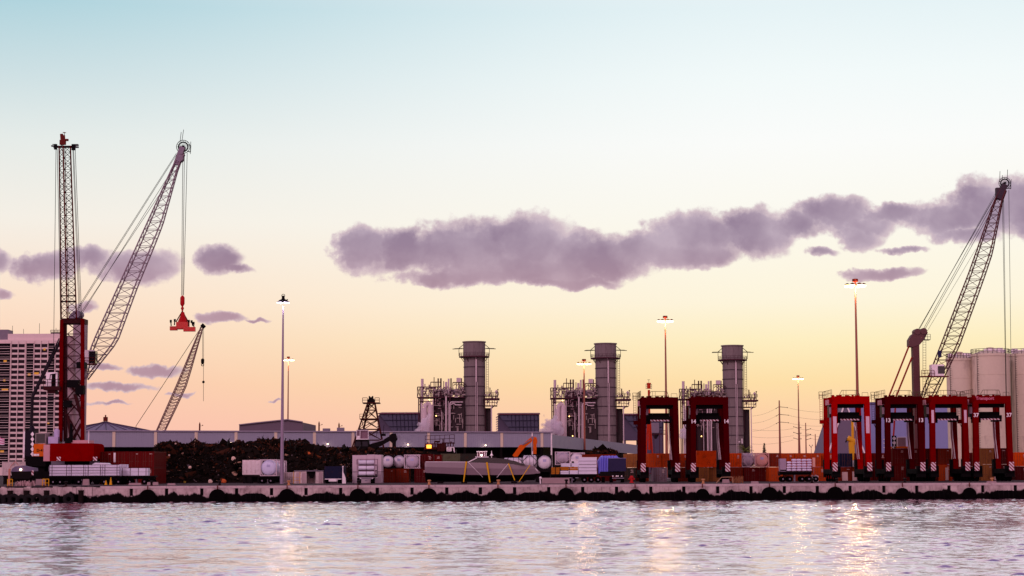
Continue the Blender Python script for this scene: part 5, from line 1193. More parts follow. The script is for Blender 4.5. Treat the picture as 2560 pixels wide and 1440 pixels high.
# single-run list: px0, d, level, colour, label
CL = [
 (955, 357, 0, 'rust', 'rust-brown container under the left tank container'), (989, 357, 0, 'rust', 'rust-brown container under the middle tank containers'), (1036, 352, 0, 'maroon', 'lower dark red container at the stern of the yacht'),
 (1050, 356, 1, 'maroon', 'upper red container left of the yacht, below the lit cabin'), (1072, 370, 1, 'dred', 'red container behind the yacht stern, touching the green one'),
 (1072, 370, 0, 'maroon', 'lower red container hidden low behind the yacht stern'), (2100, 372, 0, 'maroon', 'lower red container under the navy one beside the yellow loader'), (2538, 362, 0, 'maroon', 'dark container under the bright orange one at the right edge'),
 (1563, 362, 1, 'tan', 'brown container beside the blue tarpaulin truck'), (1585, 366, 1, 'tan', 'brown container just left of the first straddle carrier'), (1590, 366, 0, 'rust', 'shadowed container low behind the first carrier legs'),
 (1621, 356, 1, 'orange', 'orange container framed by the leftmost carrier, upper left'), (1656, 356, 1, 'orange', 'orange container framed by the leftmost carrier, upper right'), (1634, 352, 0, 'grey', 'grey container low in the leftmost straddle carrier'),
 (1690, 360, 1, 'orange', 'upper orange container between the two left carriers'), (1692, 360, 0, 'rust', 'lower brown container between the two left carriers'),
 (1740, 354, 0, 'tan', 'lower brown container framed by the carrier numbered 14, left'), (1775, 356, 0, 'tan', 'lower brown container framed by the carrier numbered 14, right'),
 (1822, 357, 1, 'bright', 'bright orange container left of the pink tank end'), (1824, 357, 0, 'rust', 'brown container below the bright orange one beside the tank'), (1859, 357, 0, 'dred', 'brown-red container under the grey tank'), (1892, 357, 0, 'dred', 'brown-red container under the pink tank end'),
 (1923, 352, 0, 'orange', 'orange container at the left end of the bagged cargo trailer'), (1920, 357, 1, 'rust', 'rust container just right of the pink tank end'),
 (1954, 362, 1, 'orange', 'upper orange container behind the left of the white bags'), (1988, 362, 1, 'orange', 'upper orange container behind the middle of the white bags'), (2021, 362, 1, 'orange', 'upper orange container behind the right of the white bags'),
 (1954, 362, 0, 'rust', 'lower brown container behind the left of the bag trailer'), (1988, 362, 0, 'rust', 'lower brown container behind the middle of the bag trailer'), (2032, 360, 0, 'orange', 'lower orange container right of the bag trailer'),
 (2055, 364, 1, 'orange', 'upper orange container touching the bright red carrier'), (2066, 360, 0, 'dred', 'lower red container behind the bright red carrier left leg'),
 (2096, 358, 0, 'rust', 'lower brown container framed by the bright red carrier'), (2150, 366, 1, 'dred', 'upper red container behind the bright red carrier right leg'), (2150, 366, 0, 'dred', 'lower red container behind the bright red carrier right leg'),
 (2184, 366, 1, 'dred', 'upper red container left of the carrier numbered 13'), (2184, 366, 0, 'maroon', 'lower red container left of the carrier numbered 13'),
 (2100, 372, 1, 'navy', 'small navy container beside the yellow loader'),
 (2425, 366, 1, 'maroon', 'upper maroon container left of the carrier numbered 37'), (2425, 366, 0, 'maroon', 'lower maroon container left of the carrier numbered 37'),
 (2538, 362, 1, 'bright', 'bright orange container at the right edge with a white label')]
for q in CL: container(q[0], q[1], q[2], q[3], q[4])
for px, col, nb in ((2232, 'dred', 'left half of the carrier numbered 13'), (2266, 'dred', 'right half of the carrier numbered 13'), (2346, 'rust', 'second carrier from the right'), (2312, 'maroon', 'leg gap left of the second carrier from the right'), (2452, 'tan', 'carrier numbered 37, left'), (2486, 'maroon', 'carrier numbered 37, right')):
    for lv, a in ((0, 'lower'), (1, 'upper')):
        container(px, 352, lv, ('orange' if (px == 2346 and lv == 0) else col), '%s container seen through the %s' % (a, nb), h=2.95)
container(1742, 355, 1, 'bright', 'vivid orange-red container framed by the carrier numbered 14', h=3.05, px1=1791, side=True, z0=DECK + 2.62)
container(1102, 384, 1, 'green', 'olive green container showing over the yacht deck', h=2.75, px1=1150, side=True)
container(1151, 384, 1, 'dgreen', 'very dark green container right of the olive one', h=2.75, px1=1192, side=True)
container(1102, 384, 0, 'dgreen', 'dark container below the olive green one, behind the yacht', h=2.75, px1=1192, side=True)
container(1370, 372, 0, 'dgreen', 'dark container behind the timber trailer', px1=1452, side=True)
container(1456, 372, 1, 'rust', 'rust-red container above the white wrapped load', px1=1540, side=True)
container(1456, 372, 0, 'maroon', 'dark red container behind the white wrapped load', px1=1540, side=True)
container(2300, 384, 0, 'maroon', 'dark container low behind the carriers at the right', px1=2420, side=True, length=8)
# tank containers ---------------------------------------------------------
def tank(px0, px1, d, z0, h, col, label, end=True, frame='white', length=6.06):
    xa, xb = X(px0, d, 1160), X(px1, d, 1160); W_ = xb - xa; L_ = length if end else 2.44
    o = thing('tank_container', label, 'tank container', ((xa + xb) / 2, d + L_ / 2, z0), 'tank containers along the quay')
    FM = mat('tank_frame_' + frame, dict(white=(200, 176, 190), black=(24, 14, 20), pink=(206, 150, 150))[frame], .5, var=.25); TM = mat('tank_' + col, dict(lilac=(206, 200, 232), white=(222, 206, 222), pink=(220, 158, 152), grey=(186, 166, 186))[col], .35, var=.2, dirt=((120, 90, 90), .3))
    f = MB()
    for (x_, y_) in ((xa, d), (xb - .15, d), (xa, d + L_ - .15), (xb - .15, d + L_ - .15)): f.box(x_, x_ + .15, y_, y_ + .15, z0, z0 + h)
    for z_ in (z0, z0 + h - .13):
        for y_ in (d + .01, d + L_ - .14): f.box(xa + .15, xb - .15, y_, y_ + .12, z_, z_ + .13)
        for x_ in (xa + .01, xb - .13): f.box(x_, x_ + .12, d + .15, d + L_ - .15, z_, z_ + .13)
    if end:
        k = min(W_, h) * .26
        for y_ in (d + .07, d + L_ - .07):
            for (x_, z_, sx, sz) in ((xa, z0, 1, 1), (xb, z0, -1, 1), (xa, z0 + h, 1, -1), (xb, z0 + h, -1, -1)): f.beam((x_ + sx * k, y_, z_), (x_, y_, z_ + sz * k), .1)
    else:
        for x_, s_ in ((xa, 1), (xb, -1)): f.beam((x_ + s_ * h * .5, d + .07, z0 + h - .05), (x_ + s_ * .05, d + .07, z0 + h * .5), .1); f.beam((x_ + s_ * h * .5, d + .07, z0 + .05), (x_ + s_ * .05, d + .07, z0 + h * .5), .1)
    f.build('frame', FM, o)
    R = min(W_ if end else h, h) / 2 - .1; c = ((xa + xb) / 2, d + L_ / 2, z0 + h / 2); hl = (L_ if end else W_) / 2 - .12
    pr = [(.05, -hl)] + [(R * math.sin(t), -hl + .45 * (1 - math.cos(t))) for t in (.35, .7, 1.05, 1.35, 1.57)]; pr += [(r, -h_) for r, h_ in pr[::-1]]
    m = MB(); m.lathe(c, pr, 'y' if end else 'x', 28); sh = m.build('shell', TM, o, True)
    m = MB()
    for k in (-.5, 0, .5):
        cc_ = (c[0], c[1] + k * hl, c[2]) if end else (c[0] + k * hl, c[1], c[2]); m.torus(cc_, R + .01, .03, 'y' if end else 'x', 28, 5)
    m.lathe((c[0], c[1], c[2] + R - .05), [(.3, 0), (.3, .16), (.1, .18)], 'z', 12); m.build('band', FM, o)
    if end:
        m = MB(); m.box(c[0] - .3, c[0] + .3, d + .1, d + .16, c[2] + .1, c[2] + .55); m.build('data_plate', mat('data_plate', (176, 168, 206), .5), o)
    return o
def zat(py, d): return P(1280, py, d).z
H1 = DECK + 2.62
tank(650, 692, 343, DECK + 1.35, 2.95, 'lilac', 'lilac-white tank container on a black trailer, end facing the water', True, 'white')
tank(680, 713, 352, DECK + 1.2, 2.9, 'white', 'white tank whose rounded end shows behind the grey mast', False, 'white', 6)
tank(953, 985, 356, H1, 2.5, 'white', 'leftmost tank container in the row beside the white crate', True, 'black')
tank(980, 1014, 359, H1, 2.5, 'white', 'second tank container in the row left of the yacht', True, 'black')
tank(1010, 1050, 352, H1, 2.5, 'grey', 'third tank container in the row, with a white frame, next to the red containers', True, 'white')
tank(1256, 1311, 372, DECK + 2.2, 2.5, 'white', 'low white tank behind the dark cabin roof of the yacht', False, 'black')
tank(1304, 1345, 361, DECK + 2.4, 2.7, 'white', 'white tank lying side-on at the bow of the yacht', False, 'black')
tank(1343, 1380, 350, DECK + 2.3, 2.65, 'white', 'round white tank end in a black frame beside the yacht bow', True, 'black')
tank(1388, 1425, 380, DECK + 3.2, 2.6, 'grey', 'tank behind the timber trailer, below the orange digger arm', False, 'white')
tank(1424, 1462, 378, DECK + 3.0, 2.6, 'white', 'white tank end behind the white wrapped load', True, 'white')
tank(1854, 1888, 357, H1, 2.6, 'grey', 'grey tank container side panel left of the pink tank end', False, 'white')
tank(1888, 1923, 356, H1, 2.6, 'pink', 'pink tank container end among the orange containers', True, 'pink')
BLK = mat('dark_undercarriage', (20, 13, 16), .7, var=.4)
def wheels(o, x_, y_, r=.5, n=1, gap=1.2, z=None):
    for k in range(n):
        for yy in (y_, y_ + 2.0):
            m = MB(); m.lathe((x_ + k * gap, yy, DECK + r), [(r * .5, -.14), (r, -.14), (r, .14), (r * .5, .14)], 'y', 16); w_ = m.build('wheel', RUBBER, o, True)
            m = MB(); m.lathe((x_ + k * gap, yy, DECK + r), [(r * .15, -.16), (r * .45, -.12), (r * .45, .12), (r * .15, .16)], 'y', 10); m.build('rim', GREY, w_)
def stand(px0, px1, d, zt, label, name='support_frame', cat='support', dep=5):
    o = thing(name, label, cat, (X((px0 + px1) / 2, d), d + dep / 2, DECK)); xa, xb = X(px0, d), X(px1, d)
    m = MB(); m.box(xa, xb, d, d + dep, zt - .35, zt - .01); m.build('top', BLK, o)
    for x_ in (xa + .05, xb - .45):
        for y_ in (d + .1, d + dep - .5): m = MB(); m.box(x_, x_ + .4, y_, y_ + .4, DECK, zt - .35); m.build('leg', BLK, o)
    m = MB(); m.box(xa + .5, xb - .5, d + dep * .4, d + dep * .5, DECK + .3, zt - .4); m.build('brace_panel', BLK, o)
stand(1256, 1311, 372.1, DECK + 2.2, 'dark stand under the low tank behind the yacht', dep=2.2)
stand(1304, 1345, 361.1, DECK + 2.4, 'dark stand under the side-on tank at the bow', dep=2.2)
stand(1343, 1380, 350.1, DECK + 2.3, 'dark stand under the round tank end beside the bow')
stand(1388, 1425, 380.1, DECK + 3.2, 'dark stand under the tank behind the timber', dep=2.2)
stand(1424, 1462, 378.1, DECK + 3.0, 'dark stand under the tank end behind the wrapped load')
stand(680, 713, 352.1, DECK + 1.2, 'low dark stand under the rounded white tank', dep=2.2)
stand(1563, 1620, 366.5, DECK + 2.62, 'dark frame below the brown containers beside the first carrier') if False else None
container(1556, 362, 0, 'dgreen', 'shadowed dark container below the brown one beside the blue truck')
def trailer(px0, px1, d, zb, label, posts=True, wh=((0.15, 2), (.75, 3)), name='flatbed_trailer', cab=None, dep=2.4, r=.5):
    xa, xb = X(px0, d), X(px1, d); o = thing(name, label, 'trailer', ((xa + xb) / 2, d + dep / 2, DECK))
    m = MB(); m.box(xa, xb, d, d + dep, zb - .22, zb); m.build('deck', BLK, o)
    m = MB(); m.box(xa + .2, xb - .2, d + .5, d + .75, zb - .6, zb - .22); m.box(xa + .2, xb - .2, d + dep - .75, d + dep - .5, zb - .6, zb - .22); m.box(xa, xa + .1, d + .1, d + dep - .1, zb - .75, zb - .3); m.build('chassis', BLK, o)
    for f, n in wh: wheels(o, xa + (xb - xa) * f, d + .3, r, n)
    m = MB(); m.box(xa + (xb - xa) * .45, xa + (xb - xa) * .45 + .15, d + .5, d + .7, DECK, zb - .5); m.box(xa + (xb - xa) * .45, xa + (xb - xa) * .45 + .15, d + 1.6, d + 1.8, DECK, zb - .5); m.build('landing_leg', GREY, o)
    return o
trailer(645, 696, 343, DECK + 1.35, 'black trailer carrying the lilac tank container', wh=((.2, 1), (.62, 1)), dep=6)
# long trailer of white pipes and the shorter load of white boxes behind it
zb = zat(1186, 330)
trailer(122, 300, 330, zb, 'long flatbed trailer loaded with white pipe bundles', wh=((.06, 2), (.42, 2), (.78, 3)))
trailer(298, 388, 333, zb, 'shorter flatbed trailer loaded with white crates', wh=((.1, 2), (.7, 2)))
WP = mat('white_plastic', (216, 206, 228), .4, var=.15)
NM = ['lowest', 'second', 'third', 'top']
for r_ in range(4):
    z0 = zb + .02 + r_ * .47; xs_ = [X(p, 330) for p in (123, 172, 214, 256, 297)]
    for k in range(4):
        xa, xb = xs_[k] + .04, xs_[k + 1] - .04
        o = thing('pipe_bundle', 'bundle of white pipes, %s layer, %s from the left on the long trailer' % (NM[r_], ['first', 'second', 'third', 'last'][k]), 'pipe bundle', ((xa + xb) / 2, 331, z0), 'white pipe bundles on the long trailer')
        m = MB()
        for j in range(5):
            for i in range(2): m.tube((xa, 330.3 + .4 * j, z0 + .12 + .22 * i), (xb, 330.3 + .4 * j, z0 + .12 + .22 * i), .115, 8)
        m.build('pipes', WP, o, True)
        m = MB()
        for q in (.12, .88): x_ = xa + (xb - xa) * q; m.box(x_, x_ + .07, 330.14, 330.19, z0 - .01, z0 + .45)
        m.box(xa, xb, 330.17, 330.22, z0 + .44, z0 + .47); m.build('timber_strap', mat('dark_timber', (70, 44, 60), .8), o)
m = MB(); xa, xb = X(229, 330), X(272, 330); m.prism([(xa, zb + 1.93), (xb, zb + 1.93), (xb - .3, zb + 2.2), (xa + .5, zb + 2.25)], 330.3, 332.2); tag(m.build('pipe_wrap', WP, origin=((xa + xb) / 2, 331, zb + 1.93)), 'white wrapped hump on top of the pipe bundles', 'wrapped pipes')
for k, (a, b, q0, q1, lb) in enumerate(((301, 369, 1186, 1176.5, 'lower long white crate on the shorter trailer'), (301, 369, 1176, 1167, 'upper long white crate on the shorter trailer'), (298, 315, 1166.6, 1157, 'small white box tilted on the crates behind the pipes'))):
    o = thing('white_crate', lb, 'crate', (X((a + b) / 2, 333), 334, zat(q0, 333))); xa, xb = X(a, 333), X(b, 333); za, zc = zb + .02 + (.66 * k if k < 2 else 1.34), zb + .64 + (.66 * k if k < 2 else 1.34); za, zc = (za, zc) if k < 2 else (za, za + .6)
    m = MB(); m.box(xa, xb, 333.2, 335.2, za, zc); m.build('box', WP, o); m = MB()
    for f in (.06, .35, .65, .93): x_ = xa + (xb - xa) * f; m.box(x_, x_ + .08, 333.15, 333.2, za, zc)
    m.build('batten', mat('dark_timber'), o)
# white reefer boxes
for px, d, w_, h_, lb in ((606, 354, 1.3, 2.7, 'narrow rounded white box at the right edge of the scrap heap'), (622, 351, 2.1, 2.7, 'ribbed white box beside the lilac tank container')):
    zz = DECK + 1.55; xa = X(px, d); o = thing('reefer_box', lb, 'container', (xa + w_ / 2, d + 3, zz))
    m = MB(); m.box(xa, xa + w_, d, d + 3, zz, zz + h_); m.build('body', cmat('white'), o)
    m = MB()
    for k in range(int(w_ / .25)): m.box(xa + .08 + k * .25, xa + .18 + k * .25, d - .04, d, zz + .1, zz + h_ - .1)
    m.build('rib', WHITE, o)
    stand(px + .5, px + w_ / S(d) - .5, d + .1, zz, dep=2.9, label= 'rusty stand under the ' + lb.split(' at ')[0].split(' beside ')[0])
# small white container, low shed, dark blue trailer
container(708, 350, 0, 'white', 'small pale pink container at the foot of the grey mast', h=2.0, w=1.95)
def lowshed():
    d = 346; o = thing('site_cabin', 'low pale site cabin with a dark open doorway', 'cabin', (X(775, d), d + 1.5, DECK)); x = lambda p: X(p, d, 1190); h = 2.15
    W_ = cmat('white'); m = MB(); m.box(x(736), x(766), d, d + 3, DECK, DECK + h); m.box(x(789), x(808), d, d + 3, DECK, DECK + h); m.box(x(766), x(789), d + 2.7, d + 3, DECK, DECK + h); m.build('wall', W_, o)
    m = MB(); m.box(x(735), x(809), d - .15, d + 3.1, DECK + h, DECK + h + .15); m.build('roof', GREY, o)
    for a, b in ((741, 750), (755, 764), (797, 806)): m = MB(); m.box(x(a), x(b), d - .06, d, DECK + .1, DECK + h - .2); m.build('door', mat('pale_door', (176, 148, 156), .6), o)
    m = MB(); m.prism([(x(768), DECK + h), (x(788), DECK + h), (x(783), DECK + .9), (x(774), DECK + .9)], d + .3, d + .4); m.build('awning', BLACK, o)
    m = MB(); m.tube((x(735), d - .8, DECK), (x(735), d - .8, DECK + 2.1), .05, 5); m.tube((x(751), d - .8, DECK), (x(751), d - .8, DECK + 2.0), .05, 5); m.rail((x(735), d - .8, DECK), (x(751), d - .8, DECK), 1.1, .03, .7); m.build('rail', YEL, o)
lowshed()
def bluetrailer():
    d = 342; o = thing('box_trailer', 'dark blue box trailer parked tail-on beside the site cabin', 'trailer', (X(834, d), d + 4, DECK)); x = lambda p: X(p, d, 1180)
    NV = cmat('navy'); m = MB(); m.box(x(811), x(855), d, d + 9, zat(1195, d), zat(1164, d)); m.build('body', NV, o)
    m = MB(); m.box(x(812), x(854), d - .05, d + 8, zat(1197, d), zat(1195, d)); m.box(x(822), x(844), d - .1, d, DECK + .35, DECK + .75); m.build('bumper', WHITE, o)
    for p in (817, 848):
        for y in (1, 2.4): m = MB(); m.lathe((x(p), d + y, DECK + .48), [(.25, -.3), (.48, -.3), (.48, .3), (.25, .3)], 'x', 14); m.build('wheel', RUBBER, o)
bluetrailer()
o = thing('white_post', 'tilted pale board and post right of the dark blue trailer', 'post', (X(860, 340), 340, DECK)); x_ = X(860, 340)
m = MB(); m.prism([(x_ - .3, DECK), (x_ + .35, DECK), (x_ + .3, DECK + .9), (x_ - .05, DECK + 1.9), (x_ - .3, DECK + 2.0)], 340, 340.15); m.build('board', WHITE, o)
m = MB(); m.tube((x_ - .25, 340.2, DECK), (x_ - .2, 340.2, DECK + 2.9), .08, 6); m.sphere((x_ - .2, 340.2, DECK + 2.95), .14, 8, 6); m.build('post', WHITE, o)
def bigcrate():
    d = 347; o = thing('wrapped_module', 'large white wrapped block standing on the quay behind a loaded lorry', 'wrapped cargo', (X(917, d), d + 3, DECK)); x = lambda p: X(p, d, 1170)
    WM = mat('module_wrap', (196, 172, 186), .6, var=.22, scale=.5); h1 = zat(1178, d); ht = zat(1135, d)
    m = MB(); m.box(x(881), x(917), d, d + 6, h1 + .02, ht - .1); m.box(x(917.5), x(936), d + .06, d + 6, h1 + .02, ht); m.box(x(936.4), x(953), d, d + 6, h1 + .02, ht - .05); m.build('upper_panel', WM, o)
    m = MB(); m.box(x(881), x(895), d, d + 6, DECK, h1 - .06); m.box(x(895), x(938), d + .3, d + 6, DECK, h1 - .06); m.box(x(938), x(953), d, d + 6, DECK, h1 - .06); m.build('lower_panel', WM, o)
    m = MB(); m.box(x(880.5), x(953.5), d - .04, d + 6.02, h1 - .06, h1 + .02); m.build('strap', mat('dark_timber'), o)
    m = MB(); m.box(x(940), x(945), d - .05, d, DECK + .9, DECK + 1.6); m.build('sign', WHITE, o)
bigcrate()
def coil_lorry():
    d = 338; x = lambda p: X(p, d, 1180); o = thing('flatbed_lorry', 'lorry seen from behind with a framed load bed in front of the wrapped block', 'lorry', (X(916, d), d + 3, DECK)); zb_ = zat(1188, d)
    m = MB(); m.box(x(893), x(937), d, d + 7, zb_ - .25, zb_); m.build('deck', BLK, o)
    m = MB()
    for p in (893.5, 937): 
        for y in (d, d + 6.8): m.box(x(p) - .1, x(p) + .06, y, y + .16, zb_, zat(1146, d))
    m.box(x(893), x(937.5), d, d + .12, zat(1147.5, d), zat(1146, d)); m.box(x(893), x(937.5), d + 6.8, d + 6.92, zat(1147.5, d), zat(1146, d)); m.box(x(891), x(893), d, d + .2, zat(1160, d), zat(1148, d)); m.build('load_frame', mat('frame_mauve', (140, 112, 130), .5), o)
    for p in (897, 931): m = MB(); m.lathe((x(p), d + .8, DECK + .5), [(.25, -.35), (.5, -.35), (.5, .35), (.25, .35)], 'x', 14); m.build('wheel', RUBBER, o)
    m = MB(); m.box(x(899), x(931), d - .05, d + .2, zb_ - .6, zb_ - .3); m.box(x(912), x(919), d - .1, d, DECK + .4, DECK + .6); m.build('bumper', GREY, o)
    for p in (900, 930): m = MB(); m.box(x(p), x(p + 3), d - .1, d - .04, zb_ - .5, zb_ - .38); m.build('tail_lamp', WHITE, o)
    for k, (q0, q1, a) in enumerate(((1188, 1177, 'lowest'), (1174, 1163, 'middle'), (1160, 1149, 'top'))):
        xa, xb = x(895), x(935.5); za, zc = (zb_ if k == 0 else zat(q0, d) + (0)), zat(q1, d); t = thing('wrapped_roll', a + ' long white wrapped roll on the framed lorry', 'wrapped roll', ((xa + xb) / 2, d + 3, za), 'white wrapped rolls on the framed lorry')
        m = MB(); rr = (zc - za) / 2; m.lathe(((xa + xb) / 2, d + .25 + rr, za + rr), [(rr * .7, -(xb - xa) / 2), (rr, -(xb - xa) / 2 + .2), (rr * .93, 0), (rr, (xb - xa) / 2 - .2), (rr * .7, (xb - xa) / 2)], 'x', 16); m.build('wrap', WP, t, True)
        m = MB(); m.box(xa, xb, d + .5, d + 6.5, za - .18, za - .001) if k else m.box(xa, xb, d + 1.6, d + 6.5, za + .001, za + .3); m.torus(((xa + xb) / 2, d + .25 + rr, za + rr), rr, .03, 'x', 16, 4); m.build('dunnage', mat('dark_timber'), t)
coil_lorry()
# ================================================================ yacht on the quay
def yacht():
    d = 330; o = thing('motor_yacht', 'long grey motor yacht strapped down on the quay, bow to the right', 'yacht', (X(1206, d), d + 2.4, DECK)); yc = d + 2.4
    GH = mat('hull_grey', (126, 104, 116), .35, var=.18, spec=.6, scale=.25); 
    st = [(1062, 1156, 1180, 1186, 1204, .98), (1066, 1155, 1182, 1188, 1205, 1), (1110, 1155.5, 1184, 1190, 1205, 1), (1165, 1156, 1187, 1192, 1205, 1), (1215, 1157, 1187.5, 1192, 1205, .97), (1260, 1159, 1187.5, 1191, 1204, .86), (1295, 1161, 1187, 1190, 1203, .66), (1320, 1162.5, 1186, 1189, 1201, .42), (1335, 1164, 1185, 1187.5, 1199, .2), (1341, 1171, 1184, 1186, 1192, .1), (1351, 1181, 1183, 1184, 1187, .03)]
    hb = 2.45
    def ring(s_):
        px, a, b, c, k, f = s_; x_ = X(px, d, 1180); w_ = hb * f
        za, zb_, zc, zk = (P(px, q, d).z for q in (a, b, c, k))
        return [(x_, yc - w_ * .97, za), (x_, yc - w_, (za + zb_) / 2 + .1), (x_, yc - w_ * .93, zb_), (x_, yc - w_ * .8, zc), (x_, yc - w_ * .12, zk), (x_, yc + w_ * .12, zk), (x_, yc + w_ * .8, zc), (x_, yc + w_ * .93, zb_), (x_, yc + w_, (za + zb_) / 2 + .1), (x_, yc + w_ * .97, za)]
    R_ = [ring(s_) for s_ in st]; n = 10
    def loft(idx, name, mt_, close=False):
        m = MB(); vs = []; fs = []
        for r in R_: vs += [r[i] for i in idx]
        k = len(idx)
        for j in range(len(R_) - 1):
            for i in range(k - 1): fs.append((j * k + i, j * k + i + 1, (j + 1) * k + i + 1, (j + 1) * k + i))
        m.add(vs, fs); return m
    up = loft([2, 1, 0, 9, 8, 7], 'hull', GH); up.add([R_[0][i] for i in (0, 1, 2, 7, 8, 9)], [(0, 1, 2, 3, 4, 5)]); up.build('hull', GH, o)
    lo = loft([2, 3, 4, 5, 6, 7], 'bottom', BLACK); lo.add([R_[0][i] for i in (2, 3, 4, 5, 6, 7)], [(0, 1, 2, 3, 4, 5)]); lo.build('hull_bottom', mat('antifoul_black', (12, 8, 10), .6, var=.2), o)
    m = MB(); pts = [(X(p, d), P(p, q, d).z) for p, q in ((1168, 1156.5), (1192, 1144.5), (1222, 1143.5), (1262, 1147), (1290, 1153), (1314, 1162.5), (1250, 1160))]; m.prism(pts, yc - 1.7, yc + 1.7); m.build('cabin', mat('cabin_dark', (22, 14, 18), .2, var=.2, spec=.6), o)
    m = MB(); m.beam((X(1170, d), yc - 1.75, P(1170, 1155.5, d).z), (X(1192, d), yc - 1.75, P(1192, 1144.5, d).z), .14); m.box(X(1188, d), X(1221, d), yc - 1.8, yc + 1.8, P(1200, 1143.4, d).z, P(1200, 1141.4, d).z); m.build('cabin_trim', WHITE, o)
    m = MB(); m.path([(X(p, d), yc - hb * .9, P(p, q, d).z) for p, q in ((1064, 1154.7), (1110, 1154.7), (1170, 1155.2))], .05, 4); m.build('deck_edge', WHITE, o); m = MB(); m.path([(X(1331, d), yc - .35, P(1331, 1163, d).z), (X(1338, d), yc - .3, P(1338, 1170, d).z), (X(1344, d), yc - .25, P(1344, 1178, d).z)], .07, 4); m.build('bow_edge', WHITE, o)
    YS = mat('strap_yellow', (214, 158, 30), .7); i = 0
    for a, b, w_, mt_ in (((1166, 1154), (1159, 1205), .3, YS), ((1217, 1156), (1225, 1206), .34, YS), ((1271, 1159), (1287, 1201), .24, YS), ((1325, 1163), (1297, 1205), .16, YS), ((1171, 1156), (1207, 1193), .07, WHITE), ((1270, 1160), (1242, 1194), .08, WHITE)):
        m = MB(); m.beam(P(*a, d - .14), P(*b, d - .5), w_, .05, up=(0, 1, 0)) if False else m.tube(P(*a, d - .12), P(*b, d - .45), w_ / 2, 6, w_ / 3); m.build('lashing_strap', mt_, o)
    for px in (1100, 1160, 1225, 1285):
        x_ = X(px, d); zk = P(px, 1204.5, d).z; m = MB(); m.box(x_ - .5, x_ + .5, yc - 1.2, yc + 1.2, DECK, zk + .05); m.build('cradle_block', BLK, o)
yacht()
# vessel tops and lit cabin behind the yacht
def litcabin():
    d = 398; o = thing('rusty_deckhouse', 'rusty barge deckhouse with a glowing window above the red containers', 'deckhouse', (X(1098, d), d + 3, DECK)); x = lambda p: X(p, d, 1120); z = lambda p: P(1098, p, d).z
    RS = mat('deckhouse_rust', (58, 18, 20), .7, var=.45)
    m = MB(); m.box(x(1058), x(1140), d + .5, d + 6, DECK, z(1124)); m.build('hull_block', BLK, o)
    m = MB(); m.box(x(1063), x(1080), d, d + 4, z(1124), z(1111)); m.box(x(1062), x(1104), d - .1, d + 4, z(1110), z(1108.5)); m.box(x(1093), x(1112), d, d + 4, z(1128), z(1109)); m.box(x(1112), x(1134), d + .2, d + 4, z(1124), z(1116)); m.box(x(1104), x(1136), d, d + 4, z(1108.5), z(1106))
    for p in (1081, 1085, 1089, 1093, 1100, 1114, 1120, 1126, 1133): m.tube((x(p), d, z(1124)), (x(p), d, z(1108)), .12, 5)
    m.prism([(x(1060), z(1124)), (x(1064), z(1124)), (x(1065), z(1109)), (x(1063), z(1109))], d - .1, d + .2); m.build('superstructure', RS, o)
    m = MB(); m.box(x(1066.5), x(1078.5), d - .06, d, z(1120.5), z(1112)); m.build('lit_window', mat('fire_window', (255, 180, 70), .5, var=0, emit=(255, 170, 60), es=2.2), o)
    lamp_light(Vector((x(1073), d - .8, z(1115))), 60, (1, .5, .2), .3)
    m = MB(); m.rail((x(1063), d, z(1108)), (x(1136), d, z(1105)), 1.5, .05, .9); 
    for p, q in ((1069, 1105), (1094, 1102), (1107, 1096), (1107.5, 1098), (1127, 1103), (1086, 1102)): m.tube((x(p), d + 1, z(1108)), (x(p), d + 1, z(q)), .12, 5)
    m.box(x(1086), x(1099), d + 1, d + 2, z(1106), z(1102)); m.build('mast_and_rail', RS, o)
    m = MB()
    for p in (1118, 1128, 1135): m.tube((x(p), d - .6, z(1128)), (x(p), d - .6, z(1118)), .12, 4)
    for q in (1128, 1125, 1122, 1118.5): m.tube((x(1118), d - .6, z(q)), (x(1128 if q != 1118.5 else 1135), d - .6, z(q)), .1, 4)
    m.tube((x(1135), d - .6, z(1118)), (x(1136.5), d - .6, z(1131)), .1, 4); m.build('white_frame', WHITE, o)
litcabin()
def bridgetop():
    d = 362; o = thing('vessel_wheelhouse', 'small pale wheelhouse with a bright lamp just above the yacht cabin', 'wheelhouse', (X(1210, d), d + 1.5, DECK)); x = lambda p: X(p, d, 1140); z = lambda p: P(1210, p, d).z
    m = MB(); m.box(x(1190), x(1222), d, d + 4, DECK, z(1141)); m.build('body', BLK, o)
    m = MB(); m.box(x(1192), x(1216), d, d + 3, z(1141), z(1129)); m.build('wheelhouse', mat('wheelhouse_mauve', (92, 62, 74), .5, var=.3), o)
    m = MB(); m.box(x(1191), x(1218), d - .2, d + 3, z(1129.5), z(1128)); m.box(x(1188), x(1220), d - .3, d, z(1143), z(1141.5))
    for p in (1193, 1199, 1205, 1211, 1215): m.box(x(p), x(p + 1), d - .1, d, z(1141), z(1129))
    m.build('trim', WHITE, o)
    m = MB(); m.sphere((x(1204), d - .5, z(1138)), .17, 8, 6); m.build('lamp', mat('lamp_glass'), o); lamp_light(Vector((x(1204), d - .8, z(1137.5))), 40, (1, .8, .8), .15)
    o = thing('radar_mast', 'little white radar mast on a dark roof right of the wheelhouse', 'mast', (X(1229, d), d, DECK))
    m = MB(); m.tube((x(1229), d, DECK), (x(1229), d, z(1127)), .12, 6, .06); m.tube((x(1229), d, z(1139)), (x(1229), d, z(1134)), .35, 8, .12); m.build('mast', WHITE, o)
    m = MB(); m.box(x(1224), x(1240), d + .2, d + 3, z(1145), z(1141)); m.box(x(1225), x(1239), d + .5, d + 2.5, DECK, z(1145)); m.build('roof_box', BLK, o)
bridgetop()
